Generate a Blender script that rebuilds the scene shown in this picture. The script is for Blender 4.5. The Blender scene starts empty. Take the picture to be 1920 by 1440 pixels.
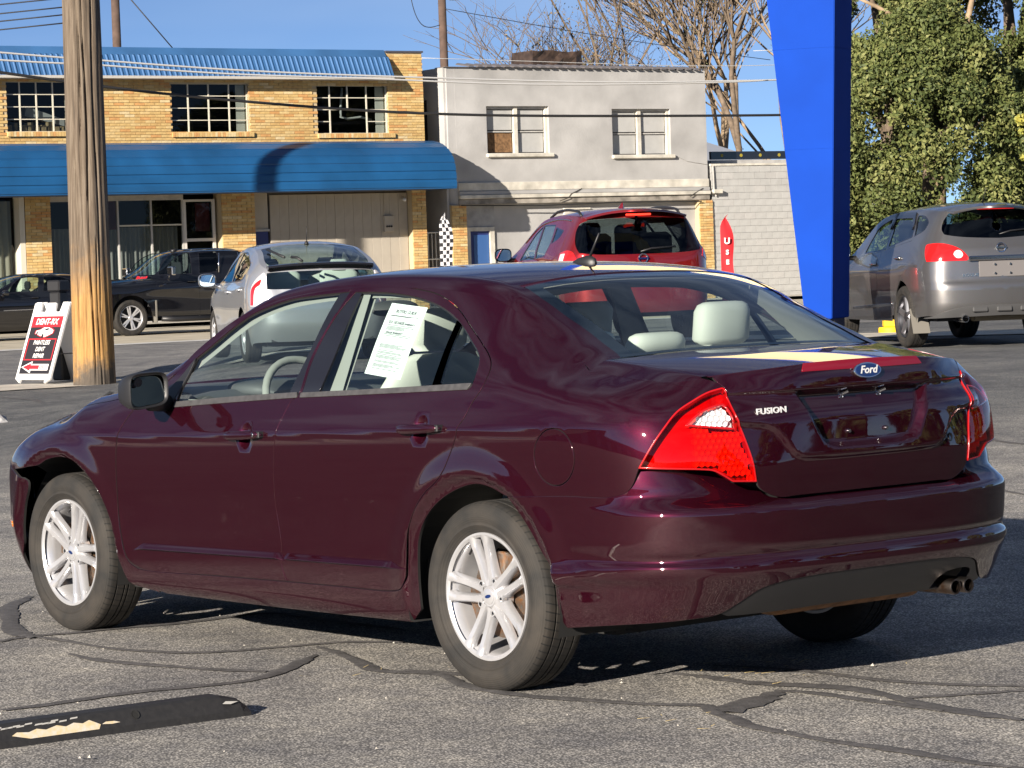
import bpy, bmesh, math, random
import numpy as np
from mathutils import Vector, Matrix
from mathutils.geometry import delaunay_2d_cdt
R = math.radians
scene = bpy.context.scene
COL = scene.collection
# ------------------------------------------------------------------ camera
cam_d = bpy.data.cameras.new('camera'); cam = bpy.data.objects.new('camera', cam_d); COL.objects.link(cam)
def cam_axes(yaw, pitch, roll):
    f = np.array([math.cos(yaw) * math.cos(pitch), math.sin(yaw) * math.cos(pitch), math.sin(pitch)])
    r = np.array([math.sin(yaw), -math.cos(yaw), 0.]); u = np.cross(r, f); c, s = math.cos(roll), math.sin(roll)
    return c * r + s * u, -s * r + c * u, f
CAMP = (-7.7778, 7.0993, 1.4542); CR, CU, CF = cam_axes(-.6871, -.0414, -.0333)
cam.matrix_world = Matrix(((CR[0], CU[0], -CF[0], CAMP[0]), (CR[1], CU[1], -CF[1], CAMP[1]), (CR[2], CU[2], -CF[2], CAMP[2]), (0, 0, 0, 1)))
cam_d.sensor_width = 36; cam_d.lens = 5528.6 / 1920 * 36; cam_d.clip_end = 3000; cam_d.clip_start = .1
scene.camera = cam
# ------------------------------------------------------------------ sky and sun (low evening sun from behind-left)
SUN_AZ, SUN_EL = R(110), R(17.5)
wd = bpy.data.worlds.new('World'); scene.world = wd; wd.use_nodes = True
nt = wd.node_tree; nt.nodes.clear()
out = nt.nodes.new('ShaderNodeOutputWorld'); bg = nt.nodes.new('ShaderNodeBackground'); sky = nt.nodes.new('ShaderNodeTexSky')
sky.sky_type = 'NISHITA'; sky.sun_disc = False; sky.sun_elevation = SUN_EL; sky.sun_rotation = (math.pi / 2 - SUN_AZ) % (2 * math.pi)
sky.air_density = .5; sky.dust_density = 0; sky.ozone_density = 3; sky.altitude = 3000
bg.inputs[1].default_value = .05
# thin high cloud: noise over the sky direction, whitening the sky a little
tc = nt.nodes.new('ShaderNodeTexCoord'); mp = nt.nodes.new('ShaderNodeMapping'); mp.inputs['Scale'].default_value = (1.0, 1.0, 5.0)
nz = nt.nodes.new('ShaderNodeTexNoise'); nz.inputs['Scale'].default_value = 2.6; nz.inputs['Detail'].default_value = 4; nz.inputs['Roughness'].default_value = .55
rp = nt.nodes.new('ShaderNodeValToRGB'); rp.color_ramp.elements[0].position = .38; rp.color_ramp.elements[0].color = (0, 0, 0, 1)
rp.color_ramp.elements[1].position = .78; rp.color_ramp.elements[1].color = (.38, .38, .38, 1)
mx = nt.nodes.new('ShaderNodeMix'); mx.data_type = 'RGBA'; mx.inputs[7].default_value = (6.5, 7.6, 9.2, 1)
nt.links.new(tc.outputs['Generated'], mp.inputs[0]); nt.links.new(mp.outputs[0], nz.inputs['Vector']); nt.links.new(nz.outputs[0], rp.inputs[0])
nt.links.new(rp.outputs[0], mx.inputs[0]); nt.links.new(sky.outputs[0], mx.inputs[6]); nt.links.new(mx.outputs[2], bg.inputs[0]); nt.links.new(bg.outputs[0], out.inputs[0])
sun_d = bpy.data.lights.new('sun', 'SUN'); sun = bpy.data.objects.new('sun', sun_d); COL.objects.link(sun)
sun_d.energy = 5.0; sun_d.angle = R(.5); sun_d.color = (1.0, .90, .77)
sd = Vector((math.cos(SUN_EL) * math.cos(SUN_AZ), math.cos(SUN_EL) * math.sin(SUN_AZ), math.sin(SUN_EL)))
sun.rotation_euler = sd.to_track_quat('Z', 'Y').to_euler(); sun.location = sd * 60
scene.view_settings.view_transform = 'Standard'; scene.view_settings.look = 'None'; scene.view_settings.exposure = 1.05; scene.view_settings.gamma = 1
scene.view_settings.use_curve_mapping = False
try:
    scene.cycles.max_bounces = 10; scene.cycles.transparent_max_bounces = 24; scene.cycles.caustics_reflective = False; scene.cycles.caustics_refractive = False
except Exception: pass
# ------------------------------------------------------------------ materials
MATS = {}
def pmat(name, col, rough=.5, metal=0.0, coat=0.0, spec=.5, noise=None, bump=None, coat_rough=.03, sheen=0, trans=0, ior=1.5, emit=None):
    """principled material; noise=(scale, amount, [colour2]) mottles the colour, bump=(scale, strength) adds relief"""
    if name in MATS: return MATS[name]
    m = bpy.data.materials.new(name); m.use_nodes = True; n = m.node_tree.nodes; L = m.node_tree.links
    b = n['Principled BSDF']; b.inputs['Base Color'].default_value = (*col, 1); b.inputs['Roughness'].default_value = rough
    b.inputs['Metallic'].default_value = metal; b.inputs['Coat Weight'].default_value = coat; b.inputs['Coat Roughness'].default_value = coat_rough
    b.inputs['Specular IOR Level'].default_value = spec; b.inputs['Transmission Weight'].default_value = trans; b.inputs['IOR'].default_value = ior
    if emit: b.inputs['Emission Color'].default_value = (*emit[:3], 1); b.inputs['Emission Strength'].default_value = emit[3]
    t = n.new('ShaderNodeTexCoord')
    if noise:
        z = n.new('ShaderNodeTexNoise'); z.inputs['Scale'].default_value = noise[0]; z.inputs['Detail'].default_value = 5; L.new(t.outputs['Object'], z.inputs['Vector'])
        r = n.new('ShaderNodeMapRange'); r.inputs[1].default_value = .3; r.inputs[2].default_value = .7; L.new(z.outputs[0], r.inputs[0])
        x = n.new('ShaderNodeMix'); x.data_type = 'RGBA'
        c2 = noise[2] if len(noise) > 2 else tuple(c * (1 - noise[1]) for c in col)
        c1 = col if len(noise) > 2 else tuple(min(1, c * (1 + noise[1] * .6)) for c in col)
        x.inputs[6].default_value = (*c1, 1); x.inputs[7].default_value = (*c2, 1); L.new(r.outputs[0], x.inputs[0]); L.new(x.outputs[2], b.inputs['Base Color'])
    if bump:
        z = n.new('ShaderNodeTexNoise'); z.inputs['Scale'].default_value = bump[0]; z.inputs['Detail'].default_value = 4; L.new(t.outputs['Object'], z.inputs['Vector'])
        k = n.new('ShaderNodeBump'); k.inputs['Strength'].default_value = bump[1]; k.inputs['Distance'].default_value = .01; L.new(z.outputs[0], k.inputs['Height']); L.new(k.outputs[0], b.inputs['Normal'])
    MATS[name] = m; return m
def paint(name, col, metal=.55, rough=.38, flake=.25):
    if name in MATS: return MATS[name]
    m = pmat(name, col, rough=rough, metal=metal, coat=1.0, coat_rough=.025); m.node_tree.nodes['Principled BSDF'].inputs['Coat IOR'].default_value = 1.85; m.node_tree.nodes['Principled BSDF'].inputs['Specular IOR Level'].default_value = 0
    n = m.node_tree.nodes; L = m.node_tree.links; b = n['Principled BSDF']
    t = n.new('ShaderNodeTexCoord'); v = n.new('ShaderNodeTexVoronoi'); v.inputs['Scale'].default_value = 900; L.new(t.outputs['Object'], v.inputs['Vector'])
    mx = n.new('ShaderNodeMix'); mx.data_type = 'RGBA'; mx.inputs[0].default_value = flake
    mx.inputs[6].default_value = (*col, 1)
    hs = n.new('ShaderNodeMix'); hs.data_type = 'RGBA'; hs.blend_type = 'MULTIPLY'; hs.inputs[0].default_value = 1; hs.inputs[6].default_value = (*[min(1, c * 2) for c in col], 1); L.new(v.outputs['Color'], hs.inputs[7])
    L.new(hs.outputs[2], mx.inputs[7]); L.new(mx.outputs[2], b.inputs['Base Color'])
    # thin film of dust: rougher, uneven clear coat
    z = n.new('ShaderNodeTexNoise'); z.inputs['Scale'].default_value = 7; z.inputs['Detail'].default_value = 8; L.new(t.outputs['Object'], z.inputs['Vector'])
    r = n.new('ShaderNodeMapRange'); r.inputs[1].default_value = .35; r.inputs[2].default_value = .8; r.inputs[3].default_value = .02; r.inputs[4].default_value = .07; L.new(z.outputs[0], r.inputs[0]); L.new(r.outputs[0], b.inputs['Coat Roughness'])
    return m
def glass(name, tint=(.80, .92, .88), ior=1.45, rough=0.0, k_=1.5):
    """thin sheet of glass: tinted see-through plus a mirror share by Fresnel"""
    if name in MATS: return MATS[name]
    m = bpy.data.materials.new(name); m.use_nodes = True; n = m.node_tree.nodes; L = m.node_tree.links; n.clear()
    o = n.new('ShaderNodeOutputMaterial'); mx = n.new('ShaderNodeMixShader'); t = n.new('ShaderNodeBsdfTransparent'); g = n.new('ShaderNodeBsdfGlossy'); f = n.new('ShaderNodeFresnel')
    t.inputs[0].default_value = (*tint, 1); g.inputs[0].default_value = (1, 1, 1, 1); g.inputs['Roughness'].default_value = rough; ge = n.new('ShaderNodeNewGeometry'); io = n.new('ShaderNodeMix'); io.inputs[2].default_value = ior; io.inputs[3].default_value = 1 / ior; L.new(ge.outputs['Backfacing'], io.inputs[0]); L.new(io.outputs[0], f.inputs[0])   # the same mirror share from both sides of the sheet
    k = n.new('ShaderNodeMath'); k.operation = 'MULTIPLY'; k.inputs[1].default_value = k_; k.use_clamp = True
    L.new(f.outputs[0], k.inputs[0]); L.new(k.outputs[0], mx.inputs[0]); L.new(t.outputs[0], mx.inputs[1]); L.new(g.outputs[0], mx.inputs[2]); L.new(mx.outputs[0], o.inputs[0])
    MATS[name] = m; return m
# ------------------------------------------------------------------ objects
def tag(o, label=None, cat=None, group=None, kind=None):
    if label: o['label'] = label
    if cat: o['category'] = cat
    if group: o['group'] = group
    if kind: o['kind'] = kind
    return o
def empty(name, loc=(0, 0, 0), rz=0.0, label=None, cat=None, group=None):
    o = bpy.data.objects.new(name, None); COL.objects.link(o); o.location = loc; o.rotation_euler = (0, 0, rz); o.empty_display_size = .2
    return tag(o, label, cat, group)
def mk(name, v, f, mat, parent=None, smooth=False, normals=None):
    me = bpy.data.meshes.new(name); me.from_pydata([tuple(map(float, p)) for p in v], [], [tuple(map(int, q)) for q in f])
    for mm in (mat if isinstance(mat, (list, tuple)) else [mat]): me.materials.append(mm)
    if smooth or normals is not None: me.polygons.foreach_set('use_smooth', [True] * len(me.polygons))
    me.update()
    if normals is not None: me.normals_split_custom_set_from_vertices([tuple(map(float, p)) for p in normals])
    o = bpy.data.objects.new(name, me); COL.objects.link(o); o.parent = parent
    return o
class MB:
    """collects simple solids into one mesh"""
    def __init__(s): s.v = []; s.f = []; s.mi = []; s.cur = 0
    def add(s, v, f):
        k = len(s.v); s.v += [tuple(p) for p in v]; s.f += [tuple(i + k for i in q) for q in f]; s.mi += [s.cur] * len(f); return s
    def box(s, x0, x1, y0, y1, z0, z1, bev=0.0):
        if bev <= 0:
            return s.add([(x0, y0, z0), (x1, y0, z0), (x1, y1, z0), (x0, y1, z0), (x0, y0, z1), (x1, y0, z1), (x1, y1, z1), (x0, y1, z1)], [(0, 3, 2, 1), (4, 5, 6, 7), (0, 1, 5, 4), (1, 2, 6, 5), (2, 3, 7, 6), (3, 0, 4, 7)])
        b = bev; v = []
        for z, i in ((z0, b), (z0 + b, 0), (z1 - b, 0), (z1, b)):
            v += [(x0 + i + b * (i == 0), y0 + i, z), (x1 - i - b * (i == 0), y0 + i, z), (x1 - i, y0 + i + b * (i == 0), z), (x1 - i, y1 - i - b * (i == 0), z), (x1 - i - b * (i == 0), y1 - i, z), (x0 + i + b * (i == 0), y1 - i, z), (x0 + i, y1 - i - b * (i == 0), z), (x0 + i, y0 + i + b * (i == 0), z)]
        f = [tuple(range(7, -1, -1)), tuple(range(24, 32))]
        for r in range(3):
            for k in range(8): f.append((r * 8 + k, r * 8 + (k + 1) % 8, r * 8 + 8 + (k + 1) % 8, r * 8 + 8 + k))
        return s.add(v, f)
    def tube(s, pts, rad, n=8, caps=True):
        pts = [Vector(p) for p in pts]; rad = rad if isinstance(rad, (list, tuple)) else [rad] * len(pts); v = []; f = []; up = None
        for i, p in enumerate(pts):
            d = (pts[min(i + 1, len(pts) - 1)] - pts[max(i - 1, 0)]).normalized()
            if up is None: up = d.orthogonal().normalized()
            up = (up - d * up.dot(d)).normalized(); sd_ = d.cross(up)
            for k in range(n):
                a = 2 * math.pi * k / n; v.append(p + (up * math.cos(a) + sd_ * math.sin(a)) * rad[i])
        for i in range(len(pts) - 1):
            for k in range(n): f.append((i * n + k, i * n + (k + 1) % n, i * n + n + (k + 1) % n, i * n + n + k))
        if caps: f += [tuple(range(n - 1, -1, -1)), tuple(range((len(pts) - 1) * n, len(pts) * n))]
        return s.add(v, f)
    def prism(s, poly, z0, z1, frame=None):
        # polygon in the local xy plane extruded in z; frame(x,y,z) -> point
        n = len(poly); fr = frame or (lambda x, y, z: (x, y, z))
        v = [fr(x, y, z0) for x, y in poly] + [fr(x, y, z1) for x, y in poly]
        f = [tuple(range(n - 1, -1, -1)), tuple(range(n, 2 * n))] + [(i, (i + 1) % n, n + (i + 1) % n, n + i) for i in range(n)]
        return s.add(v, f)
    def lathe(s, prof, n=48, frame=None, close=False):
        # prof: (r, h) points; axis = local z
        fr = frame or (lambda x, y, z: (x, y, z)); v = []; f = []; m = len(prof)
        for k in range(n):
            a = 2 * math.pi * k / n; c, si = math.cos(a), math.sin(a); v += [fr(r * c, r * si, h) for r, h in prof]
        for k in range(n):
            k2 = (k + 1) % n
            for i in range(m - 1 + (1 if close else 0)): f.append((k * m + i, k2 * m + i, k2 * m + (i + 1) % m, k * m + (i + 1) % m))
        return s.add(v, f)
    def build(s, name, mat, parent=None, smooth=False, auto=None):
        o = mk(name, s.v, s.f, mat, parent, smooth)
        if any(s.mi): o.data.polygons.foreach_set('material_index', s.mi)
        if auto is not None:
            o.data.polygons.foreach_set('use_smooth', [True] * len(o.data.polygons)); sharp(o, auto)
        return o
def sharp(o, ang):
    bm = bmesh.new(); bm.from_mesh(o.data); lim = R(ang)
    bmesh.ops.recalc_face_normals(bm, faces=bm.faces)
    for e in bm.edges:
        if len(e.link_faces) == 2 and e.calc_face_angle(0) > lim: e.smooth = False
    bm.to_mesh(o.data); bm.free()
def copy_tree(o, parent=None):
    c = o.copy(); COL.objects.link(c); c.parent = parent
    for ch in list(o.children): copy_tree(ch, c)
    return c
# ------------------------------------------------------------------ curves in the plane
def smooth_poly(pts, h, closed=True):
    """points (x, y[, corner]) -> dense outline; splines between corners"""
    P = [(float(q[0]), float(q[1])) for q in pts]; C = [len(q) > 2 and bool(q[2]) for q in pts]; n = len(P)
    if closed and not any(C): k0 = None
    elif closed:
        k0 = C.index(True); P = P[k0:] + P[:k0] + [P[k0]]; C = C[k0:] + C[:k0] + [True]
    else: C[0] = C[-1] = True
    out = []
    def seg(p0, p1, p2, p3):
        L = math.hypot(p2[0] - p1[0], p2[1] - p1[1]); m = max(1, int(math.ceil(L / h)))
        t0 = 0.; d = lambda a, b: max(1e-6, math.hypot(a[0] - b[0], a[1] - b[1]) ** .5)
        t1 = t0 + d(p0, p1); t2 = t1 + d(p1, p2); t3 = t2 + d(p2, p3)
        for i in range(m):
            t = t1 + (t2 - t1) * i / m; r = []
            for k in (0, 1):
                a1 = (t1 - t) / (t1 - t0) * p0[k] + (t - t0) / (t1 - t0) * p1[k]; a2 = (t2 - t) / (t2 - t1) * p1[k] + (t - t1) / (t2 - t1) * p2[k]; a3 = (t3 - t) / (t3 - t2) * p2[k] + (t - t2) / (t3 - t2) * p3[k]
                b1 = (t2 - t) / (t2 - t0) * a1 + (t - t0) / (t2 - t0) * a2; b2 = (t3 - t) / (t3 - t1) * a2 + (t - t1) / (t3 - t1) * a3
                r.append((t2 - t) / (t2 - t1) * b1 + (t - t1) / (t2 - t1) * b2)
            out.append(tuple(r))
    if closed and k0 is None:
        for i in range(n): seg(P[i - 1], P[i], P[(i + 1) % n], P[(i + 2) % n])
        return np.array(out)
    i = 0; m = len(P)
    while i < m - 1:
        j = i + 1
        while not C[j]: j += 1
        S = P[i:j + 1]; e0 = (2 * S[0][0] - S[1][0], 2 * S[0][1] - S[1][1]); e1 = (2 * S[-1][0] - S[-2][0], 2 * S[-1][1] - S[-2][1]); S = [e0] + S + [e1]
        for k in range(1, len(S) - 2): seg(S[k - 1], S[k], S[k + 1], S[k + 2])
        i = j
    if not closed: out.append(P[-1])
    return np.array(out)
def inset_poly(poly, d):
    a = np.roll(poly, 1, 0); b = np.roll(poly, -1, 0)
    area = .5 * np.sum(poly[:, 0] * b[:, 1] - b[:, 0] * poly[:, 1]); sg = 1 if area > 0 else -1
    def nn(u, w):
        e = w - u; e = e / (np.linalg.norm(e, axis=1, keepdims=True) + 1e-12); return np.stack([-e[:, 1], e[:, 0]], 1) * sg
    n1 = nn(a, poly); n2 = nn(poly, b); n = n1 + n2; q = (n * n).sum(1, keepdims=True); n = n * 2 / np.maximum(q, .7) 
    return poly + n * d * .5 * 1.0 * np.where(q > 0, 1, 1)
def tri_region(poly, holes, h):
    """triangulate a region with an even interior; returns 2d points and triangles"""
    allp = [poly] + list(holes); vs = []; es = []
    for pl in allp:
        k = len(vs); vs += [Vector((x, y)) for x, y in pl]; es += [(k + i, k + (i + 1) % len(pl)) for i in range(len(pl))]
    lo = poly.min(0); hi = poly.max(0)
    gx = np.arange(lo[0], hi[0], h); gy = np.arange(lo[1], hi[1], h * .87)
    G = np.array([(x + (h * .5 if j % 2 else 0), y) for j, y in enumerate(gy) for x in gx])
    if len(G):
        d = poly_sdf(poly, G); keep = d < -.5 * h
        for hl in holes: keep &= poly_sdf(hl, G) > .5 * h
        vs += [Vector((x, y)) for x, y in G[keep]]
    V, E_, F_, *_ = delaunay_2d_cdt(vs, es, [], 0, 1e-6)
    V = np.array([(v.x, v.y) for v in V]); F_ = [tuple(f) for f in F_ if len(f) == 3]
    c = np.array([V[list(f)].mean(0) for f in F_]); ok = poly_sdf(poly, c) < 0
    for hl in holes: ok &= poly_sdf(hl, c) > 0
    T = []
    for f, k in zip(F_, ok):
        if not k: continue
        a, b, cc = V[f[0]], V[f[1]], V[f[2]]
        ar = (b[0] - a[0]) * (cc[1] - a[1]) - (b[1] - a[1]) * (cc[0] - a[0])
        if abs(ar) < 1e-10: continue
        T.append(f if ar > 0 else (f[0], f[2], f[1]))
    return V, T
def skin(name, body, poly, mat, parent, holes=(), h=.02, gap=.002, flange=.012, off=0.0, mirror=False, raw=False, both=True, offs=None, hgap=0.0, only_right=False):
    """a panel cut from a body surface along an outline, with a rolled edge; also mirrored to the right side"""
    pl = np.asarray(poly, float) if raw else smooth_poly(poly, h * .7)
    if gap: pl = inset_poly(pl, gap)
    hs = []
    for q in holes:
        q = smooth_poly(q, h * .7) if not raw else np.asarray(q, float)
        hs.append(inset_poly(q, -hgap) if hgap else q)
    V, T = tri_region(pl, hs, h)
    o_ = off if offs is None else offs(V[:, 0], V[:, 1])
    P = body.P(V[:, 0], V[:, 1]); N = body.Nrm(V[:, 0], V[:, 1]); P = P + N * (np.asarray(o_).reshape(-1, 1) if np.ndim(o_) else o_)
    # s runs rearwards: a counter-clockwise (s,z) triangle faces... check against the normal
    f0 = T[len(T) // 2]; g = np.cross(P[f0[1]] - P[f0[0]], P[f0[2]] - P[f0[0]])
    if g @ N[f0[0]] < 0: T = [(a, c, b) for a, b, c in T]
    v = P; n = N; F = list(T)
    if flange:
        ed = {}
        for a, b, c in T:
            for e in ((a, b), (b, c), (c, a)): ed[e] = 1
        bd = [e for e in ed if (e[1], e[0]) not in ed]
        od = np.zeros_like(P)
        for a, b in bd:
            e = P[b] - P[a]; e = e / (np.linalg.norm(e) + 1e-12); od[a] += np.cross(e, N[a]); od[b] += np.cross(e, N[b])
        idx = sorted({i for e in bd for i in e}); mp1 = {}; ln = np.linalg.norm(od, axis=1, keepdims=True); od = od / np.maximum(ln, 1e-9)
        ad = []; an = []
        for i in idx:
            mp1[i] = len(P) + len(ad); r = .0018
            ad += [P[i] + od[i] * r * .7 - N[i] * r * .3, P[i] + od[i] * r - N[i] * r, P[i] + od[i] * r - N[i] * flange]
            nn = N[i] + od[i]; an += [nn / np.linalg.norm(nn), od[i], od[i]]
        v = np.vstack([P, ad]); n = np.vstack([N, an])
        for a, b in bd:
            i, j = mp1[a], mp1[b]
            F += [(b, a, i, j), (j, i, i + 1, j + 1), (j + 1, i + 1, i + 2, j + 2)]
        nf = len(T); fm = [0] * nf + [0, 0, 1] * len(bd)
    else: fm = None
    if fm and not isinstance(mat, (list, tuple)) and 'paint' in mat.name and 'dark_underbody_gap_shade' in MATS: mat = [mat, MATS['dark_underbody_gap_shade']]  # deep flange faces coloured dark, as the shade inside panel gaps
    else: fm = None
    def fin(o):
        if fm: o.data.polygons.foreach_set('material_index', fm)
        return o
    if only_right:
        m = np.array([1, -1, 1]); return fin(mk(name, v * m, [tuple(reversed(q)) for q in F], mat, parent, normals=n * m))
    o = fin(mk(name, v, F, mat, parent, normals=n)); res = [o]
    if mirror:
        m = np.array([1, -1, 1]); o2 = fin(mk(name, v * m, [tuple(reversed(q)) for q in F], mat, parent, normals=n * m)); res.append(o2)
    return res if mirror else o
def sheet(name, fn, us, vs, mat, parent=None, flip=False, mirror=False, edge=0.0, smooth=True):
    """quad grid of a parametric surface fn(u, v) -> (...,3); optional turned-down rim of depth edge"""
    U, V_ = np.meshgrid(us, vs, indexing='ij'); P = fn(U, V_); a, b = P.shape[:2]
    e = 1e-4; du = np.gradient(P, axis=0); dv = np.gradient(P, axis=1); N = np.cross(du, dv); N /= np.linalg.norm(N, axis=-1, keepdims=True) + 1e-12
    if flip: N = -N
    v = P.reshape(-1, 3); n = N.reshape(-1, 3); f = []
    for i in range(a - 1):
        for j in range(b - 1):
            q = (i * b + j, (i + 1) * b + j, (i + 1) * b + j + 1, i * b + j + 1); f.append(q[::-1] if flip else q)
    if edge:
        ring = [(i, 0) for i in range(a)] + [(a - 1, j) for j in range(1, b)] + [(i, b - 1) for i in range(a - 2, -1, -1)] + [(0, j) for j in range(b - 2, 0, -1)]
        cen = v.mean(0); ad = []; an = []; k0 = len(v); m = len(ring)
        for i, j in ring:
            p = P[i, j]; nn = N[i, j]; o_ = p - cen; o_ = o_ - nn * (o_ @ nn); o_ /= np.linalg.norm(o_) + 1e-9
            ad += [p + o_ * .0015 - nn * .001, p + o_ * .002 - nn * edge]; q = o_ + nn; an += [q / np.linalg.norm(q), o_]
        for k in range(m):
            i, j = ring[k]; i2, j2 = ring[(k + 1) % m]; A = i * b + j; B = i2 * b + j2; c = k0 + 2 * k; d = k0 + 2 * ((k + 1) % m)
            for q in ((A, c, d, B), (c, c + 1, d + 1, d)): f.append(q if not flip else q[::-1])
        v = np.vstack([v, ad]); n = np.vstack([n, an])
    o = mk(name, v, f, mat, parent, normals=n if smooth else None)
    if mirror:
        m = np.array([1, -1, 1]); mk(name, v * m, [tuple(reversed(q)) for q in f], mat, parent, normals=n * m)
    return o
# ------------------------------------------------------------------ car surface maths (numpy only)
def pchip(xs, ys):
    xs = np.asarray(xs, float); ys = np.asarray(ys, float)
    h = np.diff(xs); sh = (len(h),) + (1,) * (ys.ndim - 1); hh = h.reshape(sh)
    dl = np.diff(ys, axis=0) / hh
    m = np.zeros_like(ys); m[0] = dl[0]; m[-1] = dl[-1]
    if len(xs) > 2:
        w1 = 2 * hh[1:] + hh[:-1]; w2 = hh[1:] + 2 * hh[:-1]
        ok = dl[1:] * dl[:-1] > 0
        with np.errstate(divide='ignore', invalid='ignore'):
            mm = (w1 + w2) / (w1 / dl[:-1] + w2 / dl[1:])
        m[1:-1] = np.where(ok, mm, 0)
    def f(q):
        q = np.asarray(q, float)
        i = np.clip(np.searchsorted(xs, q) - 1, 0, len(h) - 1)
        t = (q - xs[i]) / h[i]; e = t.shape + (1,) * (ys.ndim - 1)
        t = np.clip(t, -.5, 1.5).reshape(e); H = h[i].reshape(e)
        return ((1 + 2 * t) * (1 - t) ** 2 * ys[i] + t * (1 - t) ** 2 * H * m[i]
                + t * t * (3 - 2 * t) * ys[i + 1] + t * t * (t - 1) * H * m[i + 1])
    return f
def cspline(xs, ys):
    # natural-ish C2 spline for smooth curves (not-monotone); ys (n,m)
    xs = np.asarray(xs, float); ys = np.asarray(ys, float); n = len(xs); h = np.diff(xs)
    A = np.zeros((n, n)); B = np.zeros_like(ys); A[0, 0] = A[-1, -1] = 1
    for i in range(1, n - 1):
        A[i, i - 1] = h[i - 1]; A[i, i] = 2 * (h[i - 1] + h[i]); A[i, i + 1] = h[i]
        B[i] = 6 * ((ys[i + 1] - ys[i]) / h[i] - (ys[i] - ys[i - 1]) / h[i - 1])
    M = np.linalg.solve(A, B)
    def f(q):
        q = np.asarray(q, float)
        i = np.clip(np.searchsorted(xs, q) - 1, 0, n - 2); H = h[i]; e = q.shape + (1,) * (ys.ndim - 1)
        a = ((xs[i + 1] - q) / H).reshape(e); b = ((q - xs[i]) / H).reshape(e); H = H.reshape(e)
        return a * ys[i] + b * ys[i + 1] + ((a ** 3 - a) * M[i] + (b ** 3 - b) * M[i + 1]) * H * H / 6
    return f
def sstep(a, b, x):
    t = np.clip((np.asarray(x, float) - a) / (b - a), 0, 1); return t * t * (3 - 2 * t)
def poly_sdf(poly, q):
    # signed distance (negative inside), poly (n,2), q (...,2)
    poly = np.asarray(poly, float); q = np.asarray(q, float); sh = q.shape[:-1]; q = q.reshape(-1, 2)
    A = poly; B = np.roll(poly, -1, 0); E_ = B - A; L = (E_ * E_).sum(1); k = L > 1e-14; A, B, E_, L = A[k], B[k], E_[k], L[k]
    out = np.empty(len(q)); ch = max(1, 400000 // max(1, len(A)))
    for i in range(0, len(q), ch):
        w0 = q[i:i + ch, 0][:, None] - A[:, 0]; w1 = q[i:i + ch, 1][:, None] - A[:, 1]
        t = np.minimum(1, np.maximum(0, (w0 * E_[:, 0] + w1 * E_[:, 1]) / L))
        d = ((w0 - t * E_[:, 0]) ** 2 + (w1 - t * E_[:, 1]) ** 2).min(1)
        y = q[i:i + ch, 1][:, None]; c = (A[:, 1] <= y) != (B[:, 1] <= y)
        with np.errstate(divide='ignore', invalid='ignore'): xx = np.where(c, w1 * E_[:, 0] / E_[:, 1], -1e9)
        ins = (c & (w0 < xx)).sum(1) % 2 == 1
        out[i:i + ch] = np.sqrt(d) * np.where(ins, -1, 1)
    return out.reshape(sh)
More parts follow.
